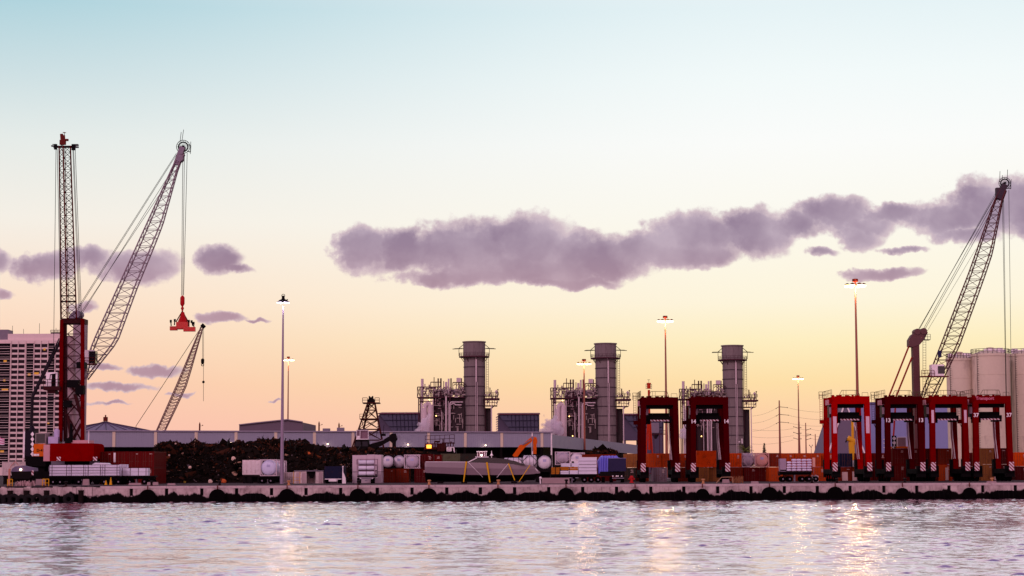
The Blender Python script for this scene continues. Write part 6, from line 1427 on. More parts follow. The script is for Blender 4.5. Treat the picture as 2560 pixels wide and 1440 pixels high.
# orange digger with raised arm
def digger():
    d = 392; o = thing('orange_excavator', 'orange excavator with its arm folded high behind the yacht bow', 'excavator', (X(1285, d), d, DECK)); OR = mat('digger_orange', (206, 84, 16), .45, var=.22, dirt=((96, 40, 20), .4))
    m = MB(); m.beam(P(1286, 1142, d), P(1304, 1118, d), 1.0, .9, up=(0, 1, 0)); m.beam(P(1302, 1121, d), P(1334, 1094, d), .8, .95, up=(0, 1, 0)); m.lathe(P(1303, 1119, d - .3), [(.62, 0), (.62, .6)], 'y', 12); m.build('boom', OR, o)
    m = MB(); pts = [(1329, 1096), (1333, 1092), (1341, 1093), (1343.5, 1103), (1341.5, 1112), (1341, 1135), (1333, 1135), (1333, 1110), (1330, 1102)]; m.prism([(P(a, b, d).x, P(a, b, d).z) for a, b in pts], d - .4, d + .4); m.build('dipper_arm', OR, o)
    m = MB(); m.tube(P(1306, 1112, d - .5), P(1326, 1101, d - .5), .14, 6); m.tube(P(1331, 1098, d - .45), P(1331, 1128, d - .45), .1, 6); m.lathe(P(1331, 1095, d - .5), [(.28, 0), (.28, 1)], 'y', 10); m.build('hydraulic_ram', GREY, o)
    m = MB(); m.prism([(P(a, b, d).x, P(a, b, d).z) for a, b in ((1333, 1135), (1342, 1135), (1345, 1150), (1336, 1158), (1330, 1148))], d - .6, d + .6); m.build('bucket', BLK, o)
    x_ = X(1284, d); m = MB(); m.box(x_ - 3.2, x_ + 1.6, d - 1.4, d + 1.4, DECK + 1.2, DECK + 2.9); m.box(x_ - .6, x_ + 1.4, d - 1.5, d - .3, DECK + 2.9, DECK + 4.3); m.build('house', OR, o)
    m = MB(); m.beam((x_ + .5, d, DECK + 2.6), P(1286, 1142, d), 1.0, .9, up=(0, 1, 0)); m.build('boom_foot', OR, o)
    for s_ in (-1.5, .9): m = MB(); m.prismx([(d + s_, DECK + 1), (d + s_ + .6, DECK + 1), (d + s_ + .6, DECK), (d + s_, DECK)], x_ - 2.4, x_ + 2.4); m.build('crawler', BLK, o)
digger()
# dark material handler on the heap
def handler():
    d = 416; o = thing('material_handler', 'dark scrap handler with a white railed box on its roof and a bent arm', 'excavator', (X(905, d), d, DECK)); x = lambda p: X(p, d, 1110); z = lambda p: P(905, p, d).z
    m = MB(); m.box(x(880), x(930), d - 1.5, d + 2, z(1128), z(1119)); m.box(x(884), x(928), d - 1.2, d + 1.8, DECK + 1.4, z(1128)); m.build('machine_body', BLK, o)
    m = MB(); m.prism([(x(885), z(1119)), (x(889), z(1100)), (x(922), z(1099)), (x(924), z(1119))], d - 1.2, d + 1.6); c_ = m.build('cab', BLK, o)
    for a, b, e_, f in ((888.5, 891, 904, 902), (907, 907, 921, 920)): m = MB(); m.prism([(x(a), z(1116)), (x(b), z(1104)), (x(f), z(1104)), (x(e_), z(1116))], d - 1.26, d - 1.19); m.build('cab_window', mat('murky_glass', (52, 46, 54), .2), c_)
    m = MB(); m.box(x(891), x(921), d - 1.2, d + 1.5, z(1099), z(1097)); m.box(x(892), x(900), d - 1.15, d + 1.4, z(1097), z(1090)); m.build('roof_box', WHITE, o)
    m = MB()
    for p in (892, 900.5, 921): m.box(x(p), x(p + 1.3), d - 1.2, d - 1.05, z(1097), z(1075))
    m.box(x(892), x(922), d - 1.2, d - 1.05, z(1076.3), z(1075)); m.build('roof_rail', WHITE, o)
    m = MB(); m.box(x(893), x(921), d - .6, d - .5, z(1097), z(1076)); 
    m.build('mesh_panel', mat('mauve_mesh', (132, 100, 116), .6, var=.5, scale=3), o)
    m = MB(); m.beam(P(918, 1121, d), P(952, 1108, d), 1.2, 1.2, up=(0, 1, 0)); m.beam(P(948, 1111, d), P(984, 1091, d), .9, 1.1, up=(0, 1, 0)); m.prism([(P(a, b, d).x, P(a, b, d).z) for a, b in ((974, 1088), (980, 1084), (990, 1084), (992, 1092), (994, 1098), (990, 1104), (990, 1122), (981, 1122), (981, 1108), (972, 1100))], d - .5, d + .5); m.build('arm', BLK, o)
    m = MB(); m.tube(P(930, 1108, d - .6), P(960, 1099, d - .6), .13, 6); m.rail(P(990, 1100, d), P(1000, 1099, d), .8, .04, .5); m.build('arm_ram', GREY, o)
    m = MB(); m.tube(P(985, 1122, d), P(985, 1135, d), .5, 8, .8); m.sphere(P(985, 1137, d), .9, 10, 7, (1, 1, .8)); m.build('grab', BLK, o)
    for s_ in (-1.6, 1.4): m = MB(); m.prismx([(d + s_, DECK + 1.3), (d + s_ + .6, DECK + 1.3), (d + s_ + .6, DECK), (d + s_, DECK)], x(884), x(928)); m.build('crawler', BLK, o)
handler()
# steel derrick tower
def derrick():
    d = 424; o = thing('derrick_tower', 'splayed rusty steel derrick tower with two railed platforms', 'tower', (X(926, d), d, DECK)); DR = mat('derrick_rust', (66, 24, 24), .7, var=.35)
    L0, L1 = (919, 1008), (896, 1074); R0, R1 = (937, 1008), (955, 1100)
    def lp(q): t = (q - 1008) / 66; return 919 - 23 * t
    def rp(q): t = (q - 1008) / 92; return 937 + 18 * t
    s = S(d); zg = DECK
    def cor(q):
        z_ = P(926, q, d).z; a, b = X(lp(q), d, q), X(rp(q), d, q); w_ = (b - a) * .5; return [Vector((a, d, z_)), Vector((b, d, z_)), Vector((b - w_ * .1, d + w_ * 1.6, z_)), Vector((a + w_ * .35, d + w_ * 1.6, z_))]
    m = MB(); qs = [1008, 1025, 1049, 1073, 1100, 1150, 1195]; C_ = [cor(q) for q in qs]
    for a, b in zip(C_[:-1], C_[1:]):
        for k in range(4): m.beam(a[k], b[k], .3)
    for k in range(4): m.beam(C_[-1][k], Vector((C_[-1][k].x, C_[-1][k].y, DECK)), .3)
    m.build('leg', DR, o)
    m = MB()
    for i, (a, b) in enumerate(zip(C_[:-1], C_[1:])):
        for k in range(4):
            j = (k + 1) % 4; m.tube(a[k], b[j], .08, 4); m.tube(a[j], b[k], .08, 4); m.beam(b[k], b[j], .2)
    m.build('bracing', DR, o)
    m = MB(); zt = P(926, 1009, d).z; m.box(X(907, d, 1009), X(949, d, 1009), d - .8, d + 3, zt, zt + .25); m.rail((X(907, d, 1009), d - .8, zt + .25), (X(919, d, 1009), d - .8, zt + .25), 1.0, .06, .6); m.rail((X(938, d, 1009), d - .8, zt + .25), (X(949, d, 1009), d - .8, zt + .25), 1.0, .06, .6); m.build('platform', DR, o); m = MB()
    z2 = P(926, 1049, d).z; m.box(X(900, d, 1049), X(944, d, 1049), d - .8, d + 2, z2, z2 + .25); m.rail((X(900, d, 1049), d - .8, z2 + .2), (X(917, d, 1049), d - .8, z2 + .2), 1.0, .05, .6); m.build('platform', DR, o)
    m = MB(); m.prism([(P(a, b, d).x, P(a, b, d).z) for a, b in ((918, 1008), (937, 1008), (935, 998), (932, 995), (932, 990), (930, 990), (929, 993), (925, 993), (924, 990), (922, 990), (922, 996), (919, 1000))], d - .3, d + 2); m.build('crown_block', BLK, o)
    m = MB(); m.cb(P(958, 1087, d), 1.1, 1.1, .5); m.tube(P(958, 1087, d), P(960, 1062, d), .05, 4); m.build('hanging_block', BLK, o)
    m = MB(); m.path([P(947, 1062, d), P(941, 1090, d)], .05, 4); m.build('cable', BLK, o)
derrick()
# ================================================================ scrap heaps
def heap(prof, d0, d1, label, seed, name='scrap_heap', n=9000, cols=None, zmin=None, brown=.5):
    rs = random.Random(seed); m = MB(); dm = (d0 + d1) / 2
    xs_ = [X(p, d0) for p, _ in prof]; tops = [P(p, q, dm).z for p, q in prof]
    def top(x_):
        for a, b, c, e_ in zip(xs_[:-1], xs_[1:], tops[:-1], tops[1:]):
            if a <= x_ <= b: return c + (e_ - c) * (x_ - a) / (b - a)
        return DECK
    o = bpy.data.objects.new('x', None) if False else None
    nx, ny = 70, 16; vs = []; fs = []
    for j in range(ny + 1):
        for i in range(nx + 1):
            x_ = xs_[0] + (xs_[-1] - xs_[0]) * i / nx; v = j / ny; y_ = d0 + (d1 - d0) * v; e_ = min(1, v / .45) ** .75 if v < .45 else max(0, 1 - (v - .45) / .55) ** .6
            vs.append((x_, y_, DECK - .05 + max(0, (top(x_) - DECK) * e_ - .35 + rs.uniform(-.25, .25))))
    for j in range(ny):
        for i in range(nx): k = j * (nx + 1) + i; fs.append((k, k + 1, k + nx + 2, k + nx + 1))
    base = MB(); base.add(vs, fs)
    root = thing(name, label, 'scrap heap', ((xs_[0] + xs_[-1]) / 2, dm, DECK))
    tag(base.build('packed_scrap', mat('scrap_black', (24, 15, 11), .9, var=.6, scale=1.5), root), kind='stuff')
    groups = [(mat('scrap_dark', (24, 16, 13), .8, var=.6, scale=2), .70), (mat('scrap_brown', (62, 32, 22), .85, var=.6, scale=2), .24), (mat('scrap_rust', (92, 44, 24), .8, var=.5), .04), (mat('scrap_pale', (170, 128, 108), .6, var=.5, scale=3), .02), (mat('scrap_steel', (104, 88, 92), .5, var=.5), .02)]
    for gi, (mt_, share) in enumerate(groups):
        mm = MB()
        for k in range(int(n * share)):
            x_ = rs.uniform(xs_[0], xs_[-1]); v = rs.uniform(0, .62) ** .8; y_ = d0 + (d1 - d0) * v; e_ = min(1, v / .45) ** .75
            z_ = DECK + max(0, (top(x_) - DECK) * e_ - rs.uniform(0, .35)); 
            if gi in (1, 2) and rs.random() < .85 and e_ < .75: continue
            c = Vector((x_, y_, z_)); L_ = rs.uniform(.15, .75) * (1 if gi < 3 else .6) * (2.2 if rs.random() < .04 else 1); a = Vector((rs.gauss(0, 1), rs.gauss(0, 1), rs.gauss(0, .7))).normalized(); b = a.orthogonal().normalized(); b.rotate(Matrix.Rotation(rs.uniform(0, 6.28), 3, a)); w_ = L_ * rs.uniform(.08, .8); t_ = Vector(a).cross(b) * .05
            if rs.random() < .35: mm.tube(c - a * L_, c + a * L_, rs.uniform(.02, .07), 4)
            else: mm.add([c - a * L_ - b * w_, c + a * L_ * rs.uniform(.3, 1) - b * w_, c + a * L_ + b * w_ * rs.uniform(.2, 1), c - a * L_ + b * w_, c + t_ * 3], [(0, 1, 4), (1, 2, 4), (2, 3, 4), (3, 0, 4), (0, 3, 2, 1)])
        tag(mm.build(['dark_scrap', 'brown_scrap', 'rusty_scrap', 'pale_scrap', 'steel_scrap'][gi], mt_, root), kind='stuff')
    return root
heap([(345, 1125), (352, 1112), (365, 1109), (380, 1110), (386, 1106), (396, 1114), (425, 1116), (440, 1108), (470, 1114), (520, 1115), (553, 1108), (575, 1112), (600, 1108), (612, 1104), (626, 1100), (645, 1106), (690, 1106), (720, 1104), (745, 1114), (780, 1122), (815, 1124), (850, 1127), (880, 1130), (905, 1140)], 366, 402, 'huge dark scrap metal heap behind the tank containers at the left', 11, n=15000)
heap([(845, 1150), (880, 1128), (930, 1126), (970, 1124), (1000, 1128), (1040, 1132), (1070, 1140)], 376, 405, 'lower brown scrap heap in front of the dark handler', 12, n=3500)
heap([(1448, 1152), (1462, 1136), (1490, 1128), (1530, 1124), (1548, 1133), (1560, 1150)], 396, 412, 'red rusty scrap heap behind the wrapped load and blue truck', 13, n=2600)
DEB = [((475, 1168), .5, 'pale square drum-like lump in the middle of the scrap heap', 'white'), ((584, 1147), .75, 'largest cream panel on the right part of the scrap heap', 'white'), ((560, 1193), .8, 'orange drum lying at the foot of the scrap heap', 'orange'), ((462, 1200), .45, 'yellow canister at the foot of the scrap heap', 'yellow'), ((526, 1201), .7, 'white crumpled sheet at the foot of the scrap heap', 'white'), ((773, 1133), .5, 'orange scrap piece right of the grey mast', 'orange'), ((423, 1138), .3, 'small white ball-like piece at the left edge of the scrap heap', 'white'), ((439, 1109), .3, 'white object standing on the left crest of the scrap heap', 'white'), ((732, 1148), .4, 'tilted white plate on the slope right of the grey mast', 'white')]
for (q, r, lb, cl) in DEB:
    mm = MB(); y_ = 366 + (0 if q[1] > 1180 else 2 if q[1] > 1150 else 8 if q[1] > 1120 else 15); c = P(*q, y_); rs = random.Random(lb)
    if q[1] > 1185: c = P(*q, 363.5); c.z = DECK + r * .4
    mm.lathe(c, [(r * .25, -r * .5), (r * .6, -r * .35), (r * .55, r * .2), (r * .2, r * .5)], 'x' if cl != 'white' else 'y', 7); mm.v = [(a + rs.uniform(-.1, .1) * r, b, e_ + rs.uniform(-.12, .12) * r) for a, b, e_ in mm.v]
    tag(mm.build('scrap_piece', {'white': mat('scrap_cream', (214, 180, 168), .5), 'orange': mat('scrap_orange', (196, 92, 50), .5), 'yellow': mat('scrap_yellow', (150, 120, 40), .5)}[cl], origin=tuple(c)), lb, 'scrap piece')
# ================================================================ timber and wrapped loads, blue lorry
zt_ = zat(1186, 338)
trailer(1376, 1494, 338, zt_, 'flatbed trailer with stacked yellow and white beams', wh=((.12, 2), (.72, 3)))
TY = mat('timber_yellow', (168, 96, 26), .6, var=.35)
for k, (a, b, q0, q1, mt_, lb) in enumerate(((1400, 1446, 1185, 1177, WP, 'lower white beam bundle on the timber trailer'), (1400, 1446, 1176, 1167, TY, 'yellow-brown beam bundle between two white ones'), (1403, 1452, 1166, 1158, WP, 'upper long white beam bundle on the timber trailer'), (1378, 1399, 1185, 1168, TY, 'short stack of yellow-brown beams at the left of the timber trailer'))):
    xa, xb = X(a, 338), X(b, 338); H_ = [.0, .66, 1.3, 0][k]; hh = [.64, .62, .62, 1.25][k]; z0 = zt_ + .005 + H_; o = thing('beam_bundle', lb, 'beam bundle', ((xa + xb) / 2, 339, z0)); m = MB()
    for j in range(4):
        for i in range(2 if hh < 1 else 4): m.box(xa + random.uniform(0, .15), xb - random.uniform(0, .15), 338.2 + .5 * j, 338.65 + .5 * j, z0 + .02 + .3 * i, z0 + .29 + .3 * i)
    m.build('beams', mt_, o); m = MB(); m.box((xa + xb) / 2 - .05, (xa + xb) / 2 + .05, 338.12, 338.18, z0, z0 + hh - .03); m.build('strap', BLK, o)
def wrapped():
    d = 338; xa, xb = X(1446.5, d), X(1492, d); z0 = zt_ + .005; o = thing('wrapped_stack', 'tall white wrapped stack at the right end of the timber trailer', 'wrapped cargo', ((xa + xb) / 2, d + 1.2, z0)); zt2 = zat(1145, d)
    m = MB(); n = 5
    for k in range(n): a = z0 + (zt2 - z0) * k / n; b = z0 + (zt2 - z0) * (k + 1) / n; m.box(xa + .03 * (k % 2), xb - .03 * (k % 2), d + .1 + .02 * (k % 3), d + 2.3, a + .015, b - .015)
    m.build('wrap', WP, o); m = MB(); m.box(xa - .02, xb + .02, d + .08, d + 2.32, zt2 - .02, zt2 + .08); m.build('cover', WHITE, o)
    m = MB()
    for k in range(1, n): m.box(xa + .02, xb - .02, d + .05, d + .1, z0 + (zt2 - z0) * k / n - .03, z0 + (zt2 - z0) * k / n + .03)
    m.build('strap', mat('mauve_strap', (120, 98, 120), .6), o)
wrapped()
o = thing('white_truck_cab', 'small white lorry cab between the timber and the wrapped stack', 'lorry', (X(1433, 345), 346, DECK)); xa, xb = X(1422, 345), X(1446, 345)
m = MB(); m.prism([(xa, DECK + .8), (xb, DECK + .8), (xb, DECK + 4.1), (xa + .5, DECK + 4.1), (xa, DECK + 2.7)], 345, 347.3); m.build('cab', WHITE, o); m = MB(); m.box(xa + .5, xa + .9, 344.95, 345, DECK + 2.7, DECK + 3.8); m.build('window', GLASSD, o); wheels(o, xa + .8, 345.1, .5, 1)
def bluelorry():
    d = 338; x = lambda p: X(p, d, 1170); z = lambda p: P(1530, p, d).z; o = thing('tarpaulin_lorry', 'lorry with a violet-blue draped tarpaulin and dark square tail', 'lorry', (X(1530, d), d + 3, DECK))
    BT = mat('blue_tarpaulin', (122, 116, 214), .5, var=.35, scale=1.2, stretch=(3, 1, .6)); DT = mat('dark_tail', (44, 38, 70), .5, var=.2)
    m = MB(); rs = random.Random(3); n = 30; pr = []
    for i in range(n + 1):
        t = i / n; xx = x(1497) + (x(1552) - x(1497)) * t; top = z(1139.5) - (1 - min(1, t * 5)) ** 2 * .9 - (max(0, t - .85) / .15) * .5; pr.append((xx, top + .06 * math.sin(t * 40), d + .9 + .22 * math.sin(t * 55) * (1 - t * .5)))
    vs = []; fs = []
    for (xx, tp, yy) in pr: vs += [(xx, d + 6, tp), (xx, yy + .35, tp), (xx, yy, tp - .35), (xx - .05, yy - .08, z(1182) + .2 * math.sin(xx * 9))]
    for i in range(n):
        for k in range(3): fs.append((i * 4 + k, i * 4 + k + 1, (i + 1) * 4 + k + 1, (i + 1) * 4 + k))
    fs += [(0, 1, 2, 3), (n * 4, n * 4 + 3, n * 4 + 2, n * 4 + 1)]
    m.add(vs, fs); m.build('tarpaulin', BT, o, True)
    m = MB(); m.box(x(1499), x(1550), d + 1.4, d + 5.9, z(1186), z(1146)); m.build('cargo_box', BLK, o)
    m = MB(); m.box(x(1521), x(1565), d - .1, d + .9, z(1178), z(1145.5)); m.build('tail_box', DT, o); m = MB(); m.box(x(1520.5), x(1565.5), d - .13, d + .9, z(1146.4), z(1145)); m.build('tail_rim', mat('pale_rim', (120, 110, 150), .5), o)
    m = MB(); m.box(x(1500), x(1562), d + .2, d + 6, z(1190), z(1179)); m.build('chassis', BLK, o)
    for p in (1508, 1528, 1556): m = MB(); m.lathe((x(p), d + .6, DECK + .5), [(.25, -.3), (.5, -.3), (.5, .3), (.25, .3)], 'x', 14); m.build('wheel', RUBBER, o)
    m = MB(); m.box(x(1530), x(1560), d - .05, d + .2, z(1196.5), z(1194.5)); m.build('bumper', GREY, o)
    for p in (1532, 1541, 1545, 1554): m = MB(); m.sphere((x(p), d - .1, z(1190.5)), .14, 8, 5); m.build('tail_lamp', WHITE, o)
bluelorry()
# trailer with stacked white bags
def bags():
    d = 340; zb_ = zat(1181, d); trailer(1949, 2032, d, zb_, 'black flatbed trailer stacked with white bags', wh=((.1, 2), (.68, 3)), dep=2.4)
    x = lambda p: X(p, d, 1165); m_ = mat('bag_white', (214, 198, 226), .6, var=.18, scale=2); rs = random.Random(9)
    m = MB(); m.box(x(1951), x(1966), d + .3, d + 2.2, zb_, zat(1149, d)); o = thing('bulkhead_box', 'pale mauve box at the left end of the bag load', 'crate', (x(1958), d + 1.2, zb_)); m.build('box', mat('mauve_box', (160, 136, 160), .5), o); m = MB(); m.box(x(1951), x(1966), d + .22, d + .3, zb_ + .1, zb_ + .3); m.build('batten', BLK, o)
    rows = 5; k = 0; nm = ['bottom', 'second', 'third', 'fourth', 'top']; W_ = (x(2031) - x(1967)) / 5
    for r_ in range(rows):
        for c in range(5):
            if r_ == rows - 1 and c == 0: continue
            xa = x(1967) + W_ * c + rs.uniform(-.05, .05); zz = zb_ + .01 + r_ * .44
            m = MB(); n = 12; vs = []; fs = []
            for j in range(7):
                ph = math.pi * j / 6
                for i in range(n):
                    t = 2 * math.pi * i / n; sx = abs(math.cos(t)) ** .5 * (1 if math.cos(t) > 0 else -1); sy = abs(math.sin(t)) ** .5 * (1 if math.sin(t) > 0 else -1); q = math.sin(ph) ** .45
                    vs.append((xa + W_ / 2 + sx * q * W_ * .49, d + .75 + sy * q * .5, zz + .21 - math.cos(ph) * .21 + rs.uniform(-.015, .015)))
            for j in range(6):
                for i in range(n): fs.append((j * n + i, (j + 1) * n + i, (j + 1) * n + (i + 1) % n, j * n + (i + 1) % n))
            m.add(vs, fs); tag(m.build('cargo_bag', m_, origin=(xa + W_ / 2, d + .75, zz), smooth=True), 'white cargo bag, %s row, %s from the left on the black trailer' % (nm[r_], ['first', 'second', 'third', 'fourth', 'fifth'][c]), 'bag', 'white bags stacked on the trailer')
bags()
o = thing('leaning_board', 'pale pink board leaning at the right end of the bag load', 'board', (X(2034, 341), 341, DECK)); m = MB(); m.box(X(2031.5, 341), X(2038, 341), 341, 341.2, zat(1170, 341), zat(1147, 341)); m.build('board', mat('pink_board', (216, 160, 150), .5), o)
m = MB(); m.box(X(2034, 341), X(2035, 341), 341.2, 341.35, DECK, zat(1150, 341)); m.build('post', GREY, o)
o = thing('pallet_cage', 'small whitish pallet cage on the quay right of the bag trailer', 'cage', (X(2038, 342), 343, DECK)); m = MB()
for i in range(6):
    for y in (342, 343): m.tube((X(2031 + 2.8 * i, 342), y, DECK), (X(2031 + 2.8 * i, 342), y, DECK + 1.2 - .1 * (i % 3)), .05, 4)
for q in (.1, .6, 1.0): m.tube((X(2031, 342), 342, DECK + q), (X(2045, 342), 342, DECK + q), .05, 4)
m.build('cage', WHITE, o); m = MB(); m.box(X(2030, 342), X(2046, 342), 342.1, 343, DECK + .1, DECK + .55); m.build('load', mat('pale_load', (176, 140, 140), .6), o)
# ================================================================ quay edge clutter
def block(px0, px1, d, h, label, col=(150, 122, 128)):
    xa, xb = X(px0, d, 1200), X(px1, d, 1200); o = thing('concrete_block', label, 'concrete block', ((xa + xb) / 2, d + .3, DECK), 'low concrete blocks along the quay'); m = MB()
    m.add([(xa, d, DECK), (xb, d, DECK), (xb, d + .8, DECK), (xa, d + .8, DECK), (xa + .06, d + .25, DECK + h), (xb - .06, d + .25, DECK + h), (xb - .06, d + .55, DECK + h), (xa + .06, d + .55, DECK + h)], [(0, 3, 2, 1), (4, 5, 6, 7), (0, 1, 5, 4), (1, 2, 6, 5), (2, 3, 7, 6), (3, 0, 4, 7)]); m.build('block', mat('barrier_concrete', col, .85, var=.3), o)
    m = MB(); m.tube(((xa + xb) / 2, d + .4, DECK + h), ((xa + xb) / 2, d + .4, DECK + h + .15), .04, 5); m.build('lifting_eye', STEELR, o)
block(1354, 1424, 322, .95, 'long low concrete barrier at the foot of the timber trailer'); block(321, 352, 320, .35, 'flat pinkish concrete slab before the red container stack'); block(367, 395, 318, .5, 'pale concrete block at the right foot of the red stack'); block(206, 222, 322, 1.0, 'upright pale concrete block in front of the pipe trailer'); block(88, 112, 330, 1.0, 'tilted concrete block under the power pack'); block(1806, 1824, 322, .6, 'pale block below the brown rope pile'); block(418, 438, 316, .3, 'low rubble slab at the foot of the scrap heap')
block(2468, 2492, 306, .25, 'low slab at the quay edge under the carrier numbered 37'); block(1878, 1897, 306, .35, 'small whitish slab at the quay edge left of the bag trailer')
def bollard(px, d, label, col, h=.7, cap=True):
    x_ = X(px, d, 1205); o = thing('bollard', label, 'bollard', (x_, d, DECK), 'mooring bollards on the quay'); m = MB(); m.lathe((x_, d, DECK), [(.34, 0), (.34, .06), (.2, .12), (.17, h - .25), (.3, h - .15), (.3, h - .02), (.15, h + .05)], 'z', 12); m.build('post', mat(*col), o, True)
    m = MB(); m.lathe((x_, d, DECK), [(.5, 0), (.5, .035), (.3, .04)], 'z', 12); m.build('base_plate', STEELR, o)
YC = ('bollard_ochre', (176, 120, 84)); BC_ = ('bollard_black', (26, 16, 18))
for px, lb, c_ in ((1073, 'ochre bollard at the quay edge under the yacht stern', YC), (1246, 'pale stub bollard under the middle of the yacht', YC), (549, 'dark bollard at the quay edge below the scrap heap', BC_), (722, 'ochre bollard at the foot of the grey mast', YC), (897, 'dark bollard in front of the white wrapped crate', BC_), (379, 'dark bollard before the right end of the red stack', BC_), (165, 'thick dark bollard at the left end near the yellow frames', BC_), (1416, 'stub bollard before the concrete barrier', BC_), (1758, 'pale stub bollard between the left carriers', YC), (2030, 'dark bollard right of the bag trailer', BC_), (2092, 'stub bollard under the bright red carrier', BC_), (2262, 'stub bollard under the carrier numbered 13', BC_), (2480, 'whitish bollard under the carrier numbered 37', YC)):
    bollard(px, 304 + .037 * X(px, 304), lb, c_, .75)
def yframe(px, d, w_, label):
    x_ = X(px, d, 1200); o = thing('ladder_stand', label, 'ladder frame', (x_, d, DECK), 'yellow ladder frames at the left'); m = MB()
    for a in (-w_ / 2, 0, w_ / 2): m.tube((x_ + a, d, DECK), (x_ + a, d, DECK + 1.1), .06, 5)
    m.tube((x_ - w_ / 2, d, DECK + 1.1), (x_ + w_ / 2, d, DECK + 1.1), .06, 5); m.tube((x_ - w_ / 2, d, DECK + .5), (x_ + w_ / 2, d, DECK + .5), .05, 5); m.build('frame', YEL, o)
    m = MB(); m.box(x_ - w_ / 2, x_ + w_ / 2, d - .06, d + .3, DECK, DECK + .08); m.build('foot', STEELR, o)
yframe(25, 306, .75, 'yellow ladder frame at the far left of the wharf'); yframe(114, 306, 1.0, 'yellow ladder frame below the power pack')
for px, h, lb in ((265, .8, 'smaller traffic cone under the pipe trailer'), (277, 1.3, 'taller yellow traffic cone under the pipe trailer')):
    x_ = X(px, 320, 1200); o = thing('traffic_cone', lb, 'traffic cone', (x_, 320, DECK), 'traffic cones under the pipe trailer'); m = MB(); m.tube((x_, 320, DECK + .05), (x_, 320, DECK + h), .25, 10, .05); m.build('cone', YEL, o, True); m = MB(); m.cb((x_, 320, DECK + .03), .6, .6, .05); m.build('foot', BLACK, o)
x_ = X(1579, 330, 1200); o = thing('fire_hydrant', 'red hydrant on the quay between blue lorry and first carrier', 'hydrant', (x_, 330, DECK)); HM = mat('hydrant_red', (170, 30, 34), .45, var=.3)
m = MB(); m.lathe((x_, 330, DECK), [(.4, 0), (.4, .12), (.26, .16), (.26, .8), (.38, .85), (.36, 1.0), (.18, 1.2), (.05, 1.25)], 'z', 12); m.build('barrel', HM, o, True); m = MB(); m.tube((x_ - .55, 330, DECK + .65), (x_ + .55, 330, DECK + .65), .14, 8); m.build('outlet', HM, o)
x_ = X(1351, 318, 1200); o = thing('capped_post', 'white-capped post at the left end of the concrete barrier', 'post', (x_, 318, DECK)); m = MB(); m.tube((x_, 318, DECK), (x_ - .05, 318, DECK + .85), .1, 6); m.build('post', WHITE, o); m = MB(); m.sphere((x_ + .02, 318, DECK + .95), .22, 10, 7); m.build('cap', WHITE, o, True)
# rail and rope pile
d = 318; o = thing('bent_rail', 'pale bent rail below the carrier numbered 14', 'rail', (X(1808, d), d, DECK)); m = MB(); m.path([(X(1790, d), d, DECK), (X(1803, d), d, DECK + .95), (X(1830, d), d, DECK + 1.0), (X(1832, d), d, DECK)], .06, 6); m.build('rail', mat('pale_rail', (168, 128, 104), .6), o)
rs = random.Random(8); m = MB(); cx, cy = X(1843, 320), 320
for k in range(46):
    a = rs.uniform(0, 6.28); r = rs.uniform(0, 1.1); p = Vector((cx + r * math.cos(a), cy + r * math.sin(a) * .6, DECK)); m.tube(p, p + Vector((rs.uniform(-.4, .4), rs.uniform(-.3, .3), rs.uniform(.5, 1.15))), .045, 5)
tag(m.build('rope_pile', mat('rope_brown', (140, 88, 62), .8, var=.4), origin=(cx, cy, DECK)), 'brown tangled pile of rods beside the bent rail', 'scrap pile')
rs = random.Random(18); m = MB()
for cx in (X(62, 308), X(30, 309)):
    pass
m = MB(); cx, cy = X(62, 307), 307
for k in range(60):
    a = rs.uniform(0, 6.28); r = rs.uniform(0, 1.5); p = Vector((cx + r * math.cos(a) * 1.1, cy + r * math.sin(a) * .4, DECK + .02)); q = p + Vector((rs.uniform(-.3, .3), rs.uniform(-.2, .2), rs.uniform(.2, .9))); m.tube(p, q, rs.uniform(.04, .12), 5)
tag(m.build('rubble_pile', mat('rubble_pale', (176, 140, 146), .8, var=.5, scale=3), origin=(cx, cy, DECK)), 'pale heap of rubble and rods on the old wharf edge', 'rubble pile')
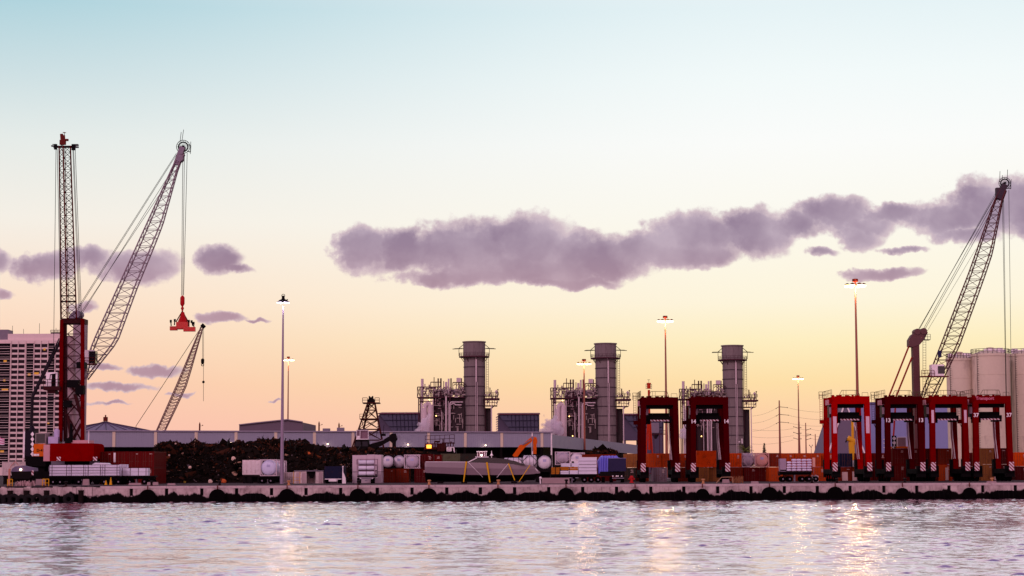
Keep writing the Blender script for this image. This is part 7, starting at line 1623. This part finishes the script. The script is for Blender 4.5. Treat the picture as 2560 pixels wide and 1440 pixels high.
# left corner: pale container, covered launch, flag
container(5, 352, 0, 'white', 'pale lilac container at the left edge behind the covered launch', h=2.5, px1=71, side=True, z0=DECK + 1.6, grp=False)
stand(8, 68, 352.1, DECK + 1.6, 'dark stand under the pale container at the left edge', dep=2.3)
def launch():
    d = 322; x = lambda p: X(p, d, 1180); z = lambda p: P(55, p, d).z; o = thing('covered_launch', 'small dark launch under a grey domed cover at the left', 'boat', (x(55), d + 1.5, DECK))
    m = MB(); m.prism([(x(27), z(1179)), (x(84), z(1178)), (x(80), z(1192)), (x(72), z(1198)), (x(38), z(1198)), (x(30), z(1192))], d, d + 3); m.build('hull', BLK, o)
    m = MB(); m.prism([(x(27), z(1179)), (x(30), z(1171)), (x(38), z(1166)), (x(54), z(1164)), (x(70), z(1168)), (x(84), z(1170)), (x(85), z(1178))], d + .1, d + 2.9); m.build('cover', mat('cover_grey', (104, 90, 118), .45, var=.25), o)
    m = MB(); m.box(x(79), x(84), d - .06, d, z(1188), z(1176)); m.build('hazard_panel', STRIPE, o)
    m = MB(); m.sphere((x(52), d - .05, z(1174)), .2, 8, 6); m.build('lamp', mat('lamp_glass'), o)
    m = MB(); m.tube((x(23), d, DECK), (x(24), d, z(1172)), .18, 6); m.path([(x(24), d, z(1172)), (x(28), d, z(1163)), (x(38), d, z(1154)), (x(46), d, z(1163))], .05, 5); m.build('davit', mat('davit_salmon', (188, 120, 110), .6), o)
    m = MB(); m.box(x(40), x(70), d + .8, d + 2, DECK, z(1197)); m.build('cradle', BLK, o)
launch()
def flag():
    d = 340; o = thing('flag_pole', 'pole with a pink-and-white striped flag cut by the left edge', 'flag', (X(-12, d), d, DECK)); x0 = X(-12, d)
    m = MB(); m.tube((x0, d, DECK), (x0, d, P(-12, 1080, d).z), .08, 8); m.build('pole', GREY, o)
    for k in range(6):
        m = MB(); n = 12; vs = []
        for i in range(n + 1):
            t = i / n; xx = x0 + 1.55 * t; zz = P(0, 1089, d).z - .25 * k * (1 - .25 * t) - t * .55 + .05 * math.sin(t * 7); yy = d + .18 * math.sin(t * 6 + k * .1); w_ = .24 * (1 - .25 * t); vs += [(xx, yy, zz), (xx, yy, zz - w_)]
        m.add(vs, [(2 * i, 2 * i + 1, 2 * i + 3, 2 * i + 2) for i in range(n)]); m.build('flag_stripe', mat('flag_pink', (196, 110, 150), .8) if k % 2 == 0 else mat('flag_white', (216, 196, 212), .8), o)
flag()

for px, q0, q1, w_, lb in ((2112, 1183, 1204, 1.0, 'left of two pale posts between the legs of the bright red carrier'), (2136, 1182, 1203, .75, 'right of two pale posts between the legs of the bright red carrier'), (2367, 1173, 1196, .5, 'pale post low inside the second carrier from the right'), (2489, 1177, 1198, .5, 'pale post low inside the carrier numbered 37')):
    d = 350; o = thing('marker_post', lb, 'post', (X(px, d), d, DECK), 'pale posts under the carriers'); x_ = X(px, d)
    m = MB(); m.box(x_ - w_ / 2, x_ + w_ / 2, d, d + .2, DECK + .1, zat(q0, d)); m.build('board', mat('pale_marker', (214, 176, 176), .5), o); m = MB(); m.box(x_ - w_ / 2 - .1, x_ + w_ / 2 + .1, d - .1, d + .4, DECK, DECK + .1); m.build('foot', BLACK, o)
